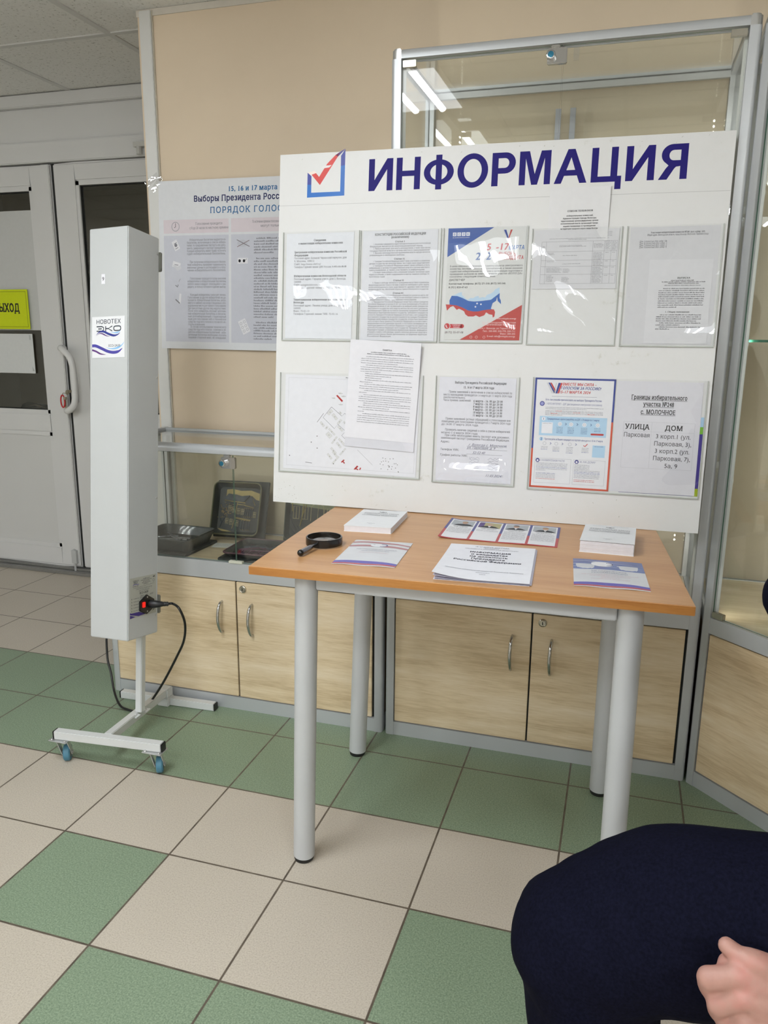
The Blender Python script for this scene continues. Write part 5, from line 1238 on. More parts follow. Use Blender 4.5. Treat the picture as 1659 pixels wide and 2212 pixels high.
# glossy booklets
def booklet(name, label, c, top, band, streak, txt):
    S = flat(c, TZ+0.0012, ink(204, 206, 210, 0.16), 0.0010, warp=lambda x, y: 0.0011*math.sin(math.pi*x/0.145)*(0.4+0.6*math.sin(math.pi*y/0.2)) + 0.0006*math.sin(x*70)*math.sin(y*40+1))
    W, H = S.W, S.H
    def wave(y0, y1, amp, ph, m, l):
        n = 16; up = [(W*i/n, H*(y1 + amp*math.sin(math.pi*i/n+ph))) for i in range(n+1)]; lo = [(W*i/n, H*(y0 + amp*math.sin(math.pi*i/n+ph)*0.8)) for i in range(n+1)]
        S.tris(lo+up, [(i, i+1, n+2+i, n+1+i) for i in range(n)], m, l)
    if top:
        wave(0.60, 0.968, 0.03, 0.0, ink(96, 114, 166, 0.16), 1)
        S.rect(0, H*0.80, W, H*0.9995, ink(96, 110, 158, 0.16), 2)
        for y, p in ((0.70, 0.2), (0.78, 0.5), (0.88, 0.9)): S.line([(W*i/14, H*(y + 0.06*math.sin(math.pi*i/14+p) - 0.02)) for i in range(15)], [0.0018*(1-i/15)+0.0003 for i in range(15)], ink(196, 206, 226, 0.16), 4)
        S.disc(W*0.42, H*0.83, 0.0235, ink(226, 228, 232, 0.16), 5, 24, ry=0.0185); S.poly([(W*0.31, H*0.85), (W*0.44, H*0.79), (W*0.46, H*0.84)], ink(46, 52, 112, 0.16), 6); S.poly([(W*0.42, H*0.84), (W*0.50, H*0.83), (W*0.44, H*0.80)], ink(190, 60, 50, 0.16), 7); S.line([(W*(0.47+0.10*math.cos(a)), H*(0.83+0.055*math.sin(a))) for a in [-1.5+3.0*i/10 for i in range(11)]], 0.003, ink(46, 52, 112, 0.16), 7)
    else:
        for y0, y1, p in ((0.83, 0.88, 0.4), (0.68, 0.74, 0.1)): wave(y0, y1, 0.07, p, ink(166, 112, 116, 0.16), 2)
        S.disc(W*0.48, H*0.80, 0.020, ink(216, 218, 224, 0.16), 4, 20, ry=0.014); S.line([(W*(0.50+0.12*math.cos(a)), H*(0.80+0.05*math.sin(a))) for a in [-1.5+3.0*i/10 for i in range(11)]], 0.003, ink(70, 80, 140, 0.16), 7); S.poly([(W*0.36, H*0.82), (W*0.47, H*0.78), (W*0.49, H*0.82)], ink(120, 110, 140, 0.16), 6)
    wave(0.035, 0.115, 0.045, 0.0, ink(84, 76, 168, 0.16), 2); wave(0.005, 0.045, 0.02, -0.3, ink(176, 70, 80, 0.16), 3)
    for i, (t_, y, em) in enumerate(txt): S.text(t_, W*0.5, H*y, em, ink(120, 122, 146, 0.2) if i < 2 else ink(190, 150, 160, 0.2), 'c', width=W*0.78, layer=6)
    S.build(name, label, 'booklet')
booklet('booklet', 'silver glossy booklet with faded red streaks beside the magnifying glass', [(0.695, -0.224), (0.833, -0.212), (0.681, -0.022)], False, None, None, [('НАГЛЯДНЫЙ МАТЕРИАЛ', 0.60, 0.0075), ('ДЛЯ ИЗБИРАТЕЛЕЙ', 0.54, 0.0065), ('РОССИЙСКАЯ ФЕДЕРАЦИЯ', 0.47, 0.005)])
booklet('booklet', 'glossy booklet with a blue top band near the front table corner', [(1.202, -0.212), (1.347, -0.204), (1.188, -0.018)], True, None, None, [('МЕТОДИЧЕСКИЕ', 0.535, 0.0085), ('РЕКОМЕНДАЦИИ', 0.475, 0.0085), ('ДЛЯ УЧАСТКОВЫХ ИЗБИРАТЕЛЬНЫХ КОМИССИЙ', 0.415, 0.0055), ('ПРИ ПРОВЕДЕНИИ ВЫБОРОВ', 0.365, 0.0055), ('ПРЕЗИДЕНТА', 0.315, 0.0055), ('РОССИЙСКОЙ ФЕДЕРАЦИИ', 0.265, 0.0055)])
# candidates sheet
S = flat([(0.862, 0.063), (1.147, 0.065), (0.854, 0.262)], TZ+0.0010, ink(176, 40, 50, 0.3), 0.0008, warp=lambda x, y: 0.0045*max(0, 1-x/0.05)**2 + 0.0008*math.sin(x*22)**2); W, H = S.W, S.H
S.rect(0, H*0.42, W, H, ink(52, 58, 134, 0.3), 1)
for i in range(4):
    x0 = W*(0.022+0.2445*i); x1 = x0 + W*0.222
    S.rect(x0, H*0.03, x1, H*0.965, ink(226, 227, 231, 0.35), 2)
    ym = H*0.665; S.rect(x0+W*0.012, ym, x1-W*0.012, H*0.935, ink(172, 178, 184) if i != 1 else ink(176, 170, 130), 3)
    if i == 1: S.rect(x0+W*0.012, ym, x0+W*0.06, H*0.93, ink(92, 74, 130), 4)
    cx = (x0+x1)/2 + (0.004, 0, -0.002, 0.002)[i]
    S.poly([(cx-W*0.095, ym), (cx+W*0.095, ym), (cx+W*0.055, ym+H*0.075), (cx+W*0.012, ym+H*0.105), (cx-W*0.012, ym+H*0.105), (cx-W*0.055, ym+H*0.075)], ink(46, 48, 56), 5)
    S.poly([(cx, ym+H*0.015), (cx+W*0.016, ym+H*0.10), (cx-W*0.016, ym+H*0.10)], ink(220, 222, 226), 6)
    S.disc(cx, ym+H*0.165, W*0.026, ink(196, 160, 140), 7, 14, ry=H*0.062)
    S.poly([(cx+W*0.028*math.cos(a), ym+H*0.185+H*0.052*math.sin(a)) for a in [math.pi*k/8 for k in range(9)]], ink(*((150, 130, 112), (176, 164, 140), (64, 58, 54), (150, 124, 96))[i]), 8)
    S.dashes(x0+W*0.04, x1-W*0.04, H*0.615, 0.0036, ink(90, 90, 100), i); S.dashes(x0+W*0.05, x1-W*0.05, H*0.585, 0.003, ink(110, 110, 118), i+9)
    for k in range((9, 3, 13, 12)[i]): S.dashes(x0+W*0.012, x1-W*0.012, H*(0.535-0.030*k), 0.0026, ink(150, 150, 158), k+i*17)
S.build('candidate_sheet', 'four-column candidate sheet with small portraits framed in blue and red', 'leaflet')
# folded information sheet
def bow(x, y): return 0.0115*max(0.0, 1-x/0.10)**2*max(0.0, 1-y/0.24)**1.2 + 0.0012
S = flat([(0.925, -0.262), (1.119, -0.246), (0.908, 0.004)], TZ+0.0042, ink(228, 229, 236, 0.5), 0.0004, warp=bow); W, H = S.W, S.H
S.text('15–17 МАРТА 2024 ГОДА', W*0.5, H*0.925, 0.0090, ink(80, 80, 96), 'c', bold=0.015, width=W*0.40); S.text('ВЫБОРЫ', W*0.5, H*0.890, 0.0075, ink(120, 120, 130), 'c'); S.text('ПРЕЗИДЕНТА РОССИЙСКОЙ ФЕДЕРАЦИИ', W*0.5, H*0.855, 0.0078, ink(110, 110, 122), 'c', width=W*0.62)
for i, (t_, wd) in enumerate((('ИНФОРМАЦИЯ', 0.47), ('о кандидатах', 0.42), ('на должность', 0.43), ('Президента', 0.38), ('Российской Федерации', 0.75))):
    S.text(t_, W*0.5, H*(0.745-0.068*i), 0.0165, ink(30, 32, 54), 'f', width=W*wd, bold=0.05, n=3) if False else S.text(t_, W*(0.5-wd/2), H*(0.745-0.066*i), 0.0150, ink(30, 32, 54), 'f', width=W*wd, bold=0.035, n=3)
S.text('Центральная избирательная комиссия Российской Федерации', W*0.09, H*0.225, 0.0085, ink(110, 112, 126), 'f', width=W*0.83); S.text('МОСКВА', W*0.5, H*0.175, 0.0066, ink(120, 122, 132), 'c'); S.text('2024', W*0.5, H*0.135, 0.0066, ink(120, 122, 132), 'c')
n = 8
for k in (1, 2):                             # the leaves under the cover, each sagging a little more
    z = 1-0.42*k
    vs = []; fs = []
    for j in range(n+1):
        for i in range(n+1):
            x, y = W*i/n + 0.002*k, H*j/n; vs.append(S.O + S.U*x + S.V*y + Vector((0, 0, bow(x, y)*z - 0.0012*k)))
    S.mb.use(ink(206, 204, 220, 0.5)); S.mb.add(vs, [(j*(n+1)+i, j*(n+1)+i+1, (j+1)*(n+1)+i+1, (j+1)*(n+1)+i) for j in range(n) for i in range(n)])
S.mb.use(ink(222, 222, 230, 0.5)); S.mb.add([S.O + S.U*a + S.V*b_ + Vector((0, 0, c-0.0042)) for c in (0.0002, 0.0008) for a, b_ in ((0.003, 0.001), (W, 0), (W, H), (0.003, H))], [(3, 2, 1, 0), (4, 5, 6, 7), (0, 1, 5, 4), (1, 2, 6, 5), (2, 3, 7, 6), (3, 0, 4, 7)])
S.build('information_booklet', 'white folded candidate information booklet with bold title and a lifted corner', 'booklet')
# magnifying glass
mg = thing('magnifying_glass', 'black handheld magnifying glass lying on the table', 'magnifying glass', (0.624, -0.083, TZ))
BLKP = surf('black_gloss_plastic', (20, 19, 18), 0.22, var=0.1)
c = Vector((0.624, -0.085, TZ)); R = 0.0425
q = MB(); q.lathe([(R-0.0035, 0.0025), (R, 0.0025), (R+0.0004, 0.008), (R, 0.0195), (R-0.0012, 0.0205), (R-0.0035, 0.0205), (R-0.0035, 0.0025)], c, (0, 0, 1), 56); q.build('ring', BLKP, mg, smooth=True, angle=35)
q = MB(); q.lathe([(0.0, 0.0165), (R*0.4, 0.0152), (R*0.75, 0.0128), (R-0.004, 0.0105), (R-0.004, 0.0085), (R*0.75, 0.0064), (R*0.4, 0.0044), (0.0, 0.0036)], c, (0, 0, 1), 48); q.build('lens', glass('lens_glass', (0.95, 0.96, 0.93), ior=1.55, boost=1.4), mg, smooth=True, angle=60)
hd = Vector((-0.10, -1.0, -0.02)).normalized(); h0 = c + Vector((0, 0, 0.0115)) + hd*(R+0.001)
h0 = c + Vector((-0.0035, -R*0.99, 0.0115)); hd = Vector((-0.16, -1.0, -0.055)).normalized()
q = MB(); q.tube([h0 - hd*0.004, h0 + hd*0.012, h0 + hd*0.02], 0.004, 14, rads=[0.0035, 0.0035, 0.0052]); q.tube([h0 + hd*0.02, h0 + hd*0.026, h0 + hd*0.062, h0 + hd*0.066], 0.0062, 18, rads=[0.005, 0.0060, 0.0066, 0.0066]); q.build('handle', surf('dark_chrome', (120, 120, 124), 0.16, 0.95), mg, smooth=True, angle=50)
q = MB(); e = h0 + hd*0.0665; q.blob(e, 0.0075, 18, 12); q.build('handle_knob', BLKP, mg, smooth=True)

# ------------------------------------------------------------------ air recirculator on its trolley
def eul(a, b_, c):
    return Matrix.Rotation(c, 3, 'Z') @ Matrix.Rotation(b_, 3, 'Y') @ Matrix.Rotation(a, 3, 'X')
UO = Vector((-0.171, 0.066, 0.361)); UR = eul(-0.147, -0.040, -0.076); UM = UR.to_4x4(); UM.translation = UO
UW, UD, UH = 0.135, 0.135, 1.164
uv = thing('air_recirculator', 'tall narrow pale grey air recirculator on a wheeled trolley before the low display case', 'air purifier', (-0.1, 0.2, 0))
UVM = surf('recirculator_grey', (190, 193, 194), 0.42, 0.05, var=0.015, bmp=0.04, bscale=600)
q = MB(UM); q.box((0, 0, 0), (UW, UD, UH)); hs = q.build('housing', UVM, uv, bevel=0.0025, seg=2)
scr = surf('screw_steel', (190, 190, 188), 0.3, 0.8)
for z in (1.117, 0.761, 0.407, 0.054):
    q = MB(UM); q.blob((UW+0.0005, 0.126, z), (0.0015, 0.0032, 0.0032), 12, 8); q.build('screw', scr, hs, smooth=True)
for z in (1.070, 0.058):
    q = MB(UM); q.box((UW-0.02, UD, z), (UW+0.004, UD+0.010, z+0.055)); q.box((UW-0.004, UD-0.001, z+0.006), (UW+0.006, UD+0.006, z+0.048)); q.build('latch', surf('latch_grey', (128, 128, 120), 0.4, 0.4), uv, bevel=0.002)
# front sticker
UF = UR @ Vector((1, 0, 0)); UZ = UR @ Vector((0, 0, 1)); US = UR @ Vector((0, 1, 0))
S = Sheet(UM @ Vector((0.010, -0.0008, 0.805)), UF, UZ, 0.114, 0.1145, ink(226, 227, 230, 0.3), 0.0004); W, H = S.W, S.H
DKG = ink(60, 68, 78, 0.35); IV = ink(72, 66, 158, 0.35); SK = ink(140, 190, 232, 0.35); PUR = ink(92, 50, 120, 0.35)
S.text('НОВОТЕХ', W*0.125, H*0.825, 0.0165, DKG, 'f', width=W*0.76, bold=0.012, n=4)
lw = 0.0032
S.line([(W*0.14, H*0.760), (W*0.30, H*0.760), (W*0.355, H*0.735), (W*0.355, H*0.675), (W*0.30, H*0.650), (W*0.14, H*0.650)], lw, DKG, 3); S.line([(W*0.19, H*0.705), (W*0.30, H*0.705)], lw, DKG, 4)
S.line([(W*0.42, H*0.765), (W*0.42, H*0.645)], lw, DKG, 3); S.line([(W*0.62, H*0.765), (W*0.50, H*0.705), (W*0.62, H*0.645)], lw, DKG, 4); S.line([(W*0.42, H*0.705), (W*0.52, H*0.705)], lw, DKG, 5)
S.line([(W*(0.775+0.105*math.copysign(abs(math.cos(a))**0.6, math.cos(a))), H*(0.705+0.055*math.copysign(abs(math.sin(a))**0.6, math.sin(a)))) for a in [2*math.pi*k/28 for k in range(29)]], lw, DKG, 3)
def swoosh(pts, wmax, m, l, taper=(0.05, 0.05)):
    p = smoothpath([(a*W, b_*H, 0) for a, b_ in pts], 7); n = len(p)
    ws = [max(0.0003, wmax*min(1, (i/n)/taper[0] if taper[0] else 1, (1-i/n)/taper[1])) for i in range(n)]
    S.line([(a.x, a.y) for a in p], ws, m, l)
swoosh([(0.12, 0.555), (0.22, 0.625), (0.36, 0.635), (0.50, 0.580), (0.66, 0.535), (0.78, 0.55), (0.86, 0.60)], 0.0062, ink(44, 54, 140, 0.35), 6, (0.35, 0.35))
swoosh([(0.13, 0.54), (0.22, 0.59), (0.32, 0.585), (0.44, 0.535), (0.55, 0.515)], 0.0034, PUR, 7, (0.5, 0.4)); swoosh([(0.56, 0.62), (0.70, 0.60), (0.80, 0.61), (0.87, 0.645)], 0.0042, SK, 6, (0.5, 0.4))
S.text('ECO-2A30', W*0.505, H*0.265, 0.0090, DKG, width=W*0.385, bold=0.005, n=4)
swoosh([(0.0, 0.298), (0.12, 0.292), (0.30, 0.225), (0.48, 0.155), (0.66, 0.125), (0.82, 0.150), (0.93, 0.225)], 0.0082, IV, 4, (0, 0.25)); swoosh([(0.0, 0.195), (0.12, 0.160), (0.26, 0.098), (0.42, 0.075)], 0.0050, PUR, 4, (0, 0.45)); swoosh([(0.42, 0.25), (0.60, 0.215), (0.78, 0.235), (0.90, 0.29), (0.985, 0.37)], 0.0058, SK, 3, (0.5, 0.5))
o = S.build('front_sticker'); 
def under(o, parent):
    o.data.transform(Matrix.Translation(-wloc(parent))); o.parent = parent
under(o, hs)
S = Sheet(UM @ Vector((0.043, -0.0006, 1.010)), UF, UZ, 0.0125, 0.027, PAPER, 0.0003); S.text('9', 0.00625, 0.0085, 0.0150, BK, 'c', n=4, serif=True); under(S.build('number_sticker'), hs)
# side label with the mains inlet
S = Sheet(UM @ Vector((UW+0.0006, 0.0085, 0.063)), US, UZ, 0.117, 0.117, ink(176, 177, 168, 0.4), 0.0003); W, H = S.W, S.H
lt = ink(80, 80, 84)
S.text('НОВОТЕХ', W*0.11, H*0.90, 0.0055, lt, bold=0.01, width=W*0.22); S.text('ЭКО', W*0.12, H*0.845, 0.0085, DKG, bold=0.02, width=W*0.2); S.line([(W*0.11, H*0.82), (W*0.2, H*0.835), (W*0.28, H*0.815), (W*0.33, H*0.83)], 0.0016, IV, 4); S.dashes(W*0.10, W*0.32, H*0.775, 0.0022, lt, 2)
for i in range(5): S.dashes(W*0.40, W*0.83, H*(0.93-0.034*i), 0.0022, lt, i, al='c', fill=(0.6, 1, 0.6, 0.75, 0.5)[i])
S.dashes(W*0.87, W*0.94, H*0.93, 0.0045, BK, 3); S.ring(W*0.90, H*0.85, 0.004, 0.0008, lt, 3, 14)
S.line([(W*0.10, H*0.735), (W*0.93, H*0.775)], 0.0006, lt, 3)
S.text('ОЧИСТИТЕЛЬ-РЕЦИРКУЛЯТОР', W*0.22, H*0.685, 0.0062, ink(110, 110, 112), width=W*0.62); S.text('БАКТЕРИЦИДНЫЙ', W*0.33, H*0.635, 0.0060, ink(110, 110, 112), width=W*0.40); S.text('ECO-2A30', W*0.36, H*0.565, 0.0092, BK, bold=0.025, width=W*0.33); S.text('220 В  ~  3 А  ~  60 Вт', W*0.38, H*0.50, 0.0060, lt, bold=0.01); S.text('50 Гц', W*0.37, H*0.455, 0.0058, lt, bold=0.01)
for i in range(5): S.dashes(W*0.13, W*0.33, H*(0.47-0.075*i), 0.0022, lt, i+9); S.rect(W*0.06, H*(0.462-0.075*i), W*0.078, H*(0.492-0.075*i), lt, 3)
S.poly([(0, 0), (W*0.20, H*0.02), (W*0.06, H*0.07), (0, H*0.085)], ink(62, 48, 128, 0.35), 3); S.poly([(0, H*0.10), (W*0.32, H*0.02), (W*0.60, H*0.035), (W*0.34, H*0.125), (W*0.05, H*0.13), (0, H*0.15)], ink(62, 48, 128, 0.35), 3); S.poly([(W*0.52, H*0.10), (W*0.80, H*0.13), (W*0.90, H*0.22), (W*0.75, H*0.18)], ink(120, 160, 178, 0.35), 3); S.poly([(W*0.84, H*0.06), (W*0.94, H*0.14), (W*0.93, H*0.10)], BK, 3)
under(S.build('rating_label'), hs)
BP = surf('black_plastic', (20, 21, 24), 0.4, var=0.1)
q = MB(UM); hexa = [(0.047, 0.080), (0.078, 0.066), (0.112, 0.082), (0.112, 0.106), (0.078, 0.124), (0.047, 0.108)]
q.prism([(y, z) for y, z in hexa], UW+0.0008, UW+0.006, lambda y, z, x: (x, y, z)); si = q.build('mains_inlet', BP, uv, bevel=0.001)
q = MB(UM); q.box((UW+0.006, 0.055, 0.089), (UW+0.0105, 0.066, 0.105)); q.build('rocker_switch', emit('switch_red', (0.9, 0.03, 0.02), 1.0), si, bevel=0.001)
for z in (0.0745, 0.1165):
    q = MB(UM); q.blob((UW+0.006, 0.079, z), (0.0012, 0.0026, 0.0026), 10, 6); q.build('screw', scr, si, smooth=True)
# trolley
TR = surf('trolley_white', (206, 208, 208), 0.35, var=0.02)
CAPM = surf('black_end_cap', (32, 33, 33), 0.5)
def bar(a, b_, w_, h_, m, nm, par, caps=True, up=(0, 0, 1)):
    a = Vector(a); b_ = Vector(b_); d = (b_-a).normalized(); s_ = d.cross(Vector(up)).normalized(); u_ = s_.cross(d); L = (b_-a).length
    F = Matrix(((d.x, s_.x, u_.x, a.x), (d.y, s_.y, u_.y, a.y), (d.z, s_.z, u_.z, a.z), (0, 0, 0, 1)))
    q = MB(F); q.box((0, -w_/2, -h_/2), (L, w_/2, h_/2)); o = q.build(nm, m, par, bevel=0.002)
    if caps:
        for x0, x1 in ((-0.004, 0.001), (L-0.001, L+0.004)):
            q = MB(F); q.box((x0, -w_/2+0.0004, -h_/2+0.0004), (x1, w_/2-0.0004, h_/2-0.0004)); q.build('end_cap', CAPM, o, bevel=0.0015)
    return o
fb = bar((-0.240, -0.030, 0.0885), (0.096, 0.000, 0.0885), 0.025, 0.025, TR, 'front_bar', uv)
rb = bar((-0.312, 0.382, 0.0132), (0.040, 0.3945, 0.0132), 0.025, 0.025, TR, 'rear_bar', uv)
bar((-0.082, -0.004, 0.0885), (-0.140, 0.372, 0.046), 0.025, 0.025, TR, 'long_bar', uv, caps=False)
q = MB(); q.box((-0.162, 0.362, 0.0), (-0.120, 0.402, 0.031)); q.box((-0.160, 0.364, 0.03), (-0.122, 0.400, 0.061)); q.build('bar_clamp', TR, uv, bevel=0.003)
for x in (-0.118, -0.060):
    q = MB(); q.blob((x, -0.0175-0.0025+0.09*(x+0.072), 0.0885), (0.005, 0.003, 0.005), 12, 8); q.build('bolt', scr, fb, smooth=True)
pb = Vector((-0.097, 0.176, 0.080)); pt = UM @ Vector((UW/2, UD+0.0128, 0.62))
bar(pb, pt, 0.022, 0.022, TR, 'upright_post', uv, caps=False, up=(0, 1, 0))
for dy in (-0.026, 0.026):
    q = MB(); q.box((pb.x-0.012, pb.y+dy-0.012, pb.z-0.0065 - dy*0.11), (pb.x+0.012, pb.y+dy+0.012, pb.z-0.004 - dy*0.11)); q.blob((pb.x, pb.y+dy, pb.z-0.002-dy*0.11), (0.005, 0.005, 0.004), 10, 6); q.build('post_foot', TR, uv)
RUB = surf('blue_rubber', (74, 124, 146), 0.5, var=0.06); ZN = surf('zinc_plate', (196, 198, 198), 0.3, 0.7)
def caster(x, y, zt, name='caster'):
    q = MB(); q.box((x-0.030, y-0.022, zt-0.003), (x+0.030, y+0.022, zt)); p = q.build(name, ZN, uv, bevel=0.001)
    for dx in (-0.022, 0.022):
        for dy in (-0.015, 0.015):
            q = MB(); q.blob((x+dx, y+dy, zt+0.001), (0.0042, 0.0042, 0.0025), 8, 6); q.build('bolt', scr, p, smooth=True)
    wy = y+0.014; wr = 0.0245; ang = 0.5; ax = Vector((math.cos(ang), math.sin(ang), 0)); cc = Vector((x+0.004, wy, wr))
    for s_ in (-1, 1):
        q = MB(); b0 = Vector((x, y, zt-0.003)) + ax*0.0135*s_
        F = Matrix(((ax.x, -ax.y, 0, 0), (ax.y, ax.x, 0, 0), (0, 0, 1, 0), (0, 0, 0, 1)))
        c0 = cc + ax*0.0135*s_; t2 = Vector((-ax.y, ax.x, 0))
        pts = [b0 - t2*0.013, c0 - t2*0.009 + Vector((0, 0, -0.003)), c0 + Vector((0, 0, -0.009)), c0 + t2*0.009 + Vector((0, 0, -0.003)), b0 + t2*0.017]
        vs = [tuple(p_ + ax*0.001*k) for k in (-1, 1) for p_ in pts]
        q.add(vs, [(0, 1, 2, 3, 4), (9, 8, 7, 6, 5)] + [(i, 5+i, 5+(i+1) % 5, (i+1) % 5) for i in range(5)]); q.build('fork', ZN, p, weld=True)
    q = MB(); q.lathe([(0.014, -0.0095), (wr-0.003, -0.0095), (wr, -0.006), (wr, 0.006), (wr-0.003, 0.0095), (0.014, 0.0095)], cc, tuple(ax), 30); q.build('tyre', RUB, p, smooth=True, angle=40)
    q = MB(); q.lathe([(0.0, -0.0088), (0.014, -0.0088), (0.0142, 0.0), (0.014, 0.0088), (0.0, 0.0088)], cc, tuple(ax), 24); q.lathe([(0.0, -0.016), (0.0045, -0.016), (0.0045, 0.016), (0.0, 0.016)], cc, tuple(ax), 12); q.build('hub', surf('hub_grey', (150, 150, 144), 0.5), p, smooth=True, angle=35)
caster(-0.222, -0.029, 0.0758); caster(0.072, -0.003, 0.0758)
# mains lead
cd = thing('power_cord', 'black mains lead looping from the recirculator inlet down to the floor', 'cable', (-0.1, 0.28, 0))
p0 = UM @ Vector((UW+0.006, 0.094, 0.094)); nx = UR @ Vector((1, 0, 0)); ny = UR @ Vector((0, 1, 0))
q = MB(); d0 = (nx*0.75 + ny*0.55).normalized()
q.tube([p0, p0 + nx*0.010, p0 + nx*0.014 + d0*0.012, p0 + nx*0.014 + d0*0.026], 0.011, 8, rads=[0.0125, 0.0125, 0.0105, 0.007]); q.build('plug', BP, cd, smooth=True, angle=50)
e0 = p0 + nx*0.014 + d0*0.026
q = MB(); q.tube([e0 - d0*0.002, e0 + d0*0.014], 0.006, 10, rads=[0.0068, 0.0052])
for k in range(3): q.lathe([(0.0052, -0.0012), (0.0076, -0.0012), (0.0076, 0.0012), (0.0052, 0.0012)], e0 + d0*(0.002+0.0045*k), tuple(d0), 12)
q.build('strain_relief', BP, cd, smooth=True, angle=40)
path = [e0 + d0*0.012, e0 + d0*0.026, (0.068, 0.165, 0.440), (0.072, 0.185, 0.388), (0.050, 0.21, 0.322), (0.006, 0.235, 0.252), (-0.066, 0.262, 0.143), (-0.130, 0.282, 0.058), (-0.170, 0.292, 0.016), (-0.195, 0.295, 0.0052), (-0.232, 0.298, 0.0052), (-0.272, 0.312, 0.008), (-0.318, 0.348, 0.032), (-0.352, 0.382, 0.080), (-0.380, 0.405, 0.140), (-0.395, 0.45, 0.24), (-0.398, 0.60, 0.30), (-0.400, 0.80, 0.31)]
q = MB(); q.tube(smoothpath(path, 7), 0.0038, 10); q.build('cable', surf('black_cable', (16, 16, 18), 0.35), cd, smooth=True)

# ------------------------------------------------------------------ ceramic plaques in the low case
CER = surf('dark_ceramic', (50, 54, 54), 0.3, var=0.35, scale=26, bmp=0.4, bscale=70, coat=0.2)
CERB = surf('dark_ceramic_board', (44, 48, 47), 0.5, var=0.3, scale=20, bmp=0.3, bscale=90)
OCH = surf('ochre_glaze', (156, 138, 84), 0.35, var=0.2, scale=40, bmp=0.2)
OCH2 = surf('cream_glaze', (176, 164, 128), 0.35, var=0.15, scale=40, bmp=0.2)
SLATE = surf('slate_glaze', (70, 76, 82), 0.2, var=0.35, scale=60, bmp=0.6, bscale=60, coat=0.4)
def rr_poly(x0, y0, x1, y1, r, n=5):
    out = []
    for cx, cy, a0 in ((x1-r, y0+r, -90), (x1-r, y1-r, 0), (x0+r, y1-r, 90), (x0+r, y0+r, 180)):
        for k in range(n+1):
            a = math.radians(a0+90*k/n); out.append((cx+r*math.cos(a), cy+r*math.sin(a)))
    return out
def plaque(label, F, bw_, bh_, x0, y0, x1, y1, depth, floor_h, draw, rimc, loc, cat='plaque'):
    t = thing('ceramic_plaque', label, cat, loc, 'ceramic house plaques')
    q = MB(F); q.box((0, 0, 0), (bw_, bh_, 0.010)); q.build('backing_board', CERB, t, bevel=0.002)
    ins = 0.018
    o0, o1, i1, i0 = rr_poly(x0+ins, y0+ins, x1-ins, y1-ins, 0.018), rr_poly(x0, y0, x1, y1, 0.022), rr_poly(x0+0.005, y0+0.005, x1-0.005, y1-0.005, 0.019), rr_poly(x0+0.016, y0+0.016, x1-0.016, y1-0.016, 0.014)
    q = MB(F); n = len(o0)
    vs = [(x, y, 0.010) for x, y in o0] + [(x, y, depth) for x, y in o1] + [(x, y, depth) for x, y in i1] + [(x, y, floor_h) for x, y in i0]
    fs = [(a*n+i, a*n+(i+1) % n, (a+1)*n+(i+1) % n, (a+1)*n+i) for a in range(3) for i in range(n)] + [tuple(range(3*n, 4*n))]
    q.add(vs, fs); q.build('tray', CER, t, smooth=True, angle=35)
    q = MB(F); q.tube([(x, y, depth) for x, y in rr_poly(x0+0.0025, y0+0.0025, x1-0.0025, y1-0.0025, 0.02)] + [(rr_poly(x0+0.0025, y0+0.0025, x1-0.0025, y1-0.0025, 0.02)[0][0], rr_poly(x0+0.0025, y0+0.0025, x1-0.0025, y1-0.0025, 0.02)[0][1], depth)], 0.0028, 6); q.build('rim', rimc, t, smooth=True)
    draw(t, F, floor_h); return t
def relief(t, F, name, m, strokes=(), polys=(), h=0.02, r=0.0015, th=0.004, smooth=True):
    q = MB(F)
    for s_ in strokes: q.tube([(x, y, h+0.0004) for x, y in s_], r, 6)
    for p in polys:
        q.prism(p if _area(p) > 0 else p[::-1], h-0.001, h+th)
    return q.build(name, m, t, smooth=False)
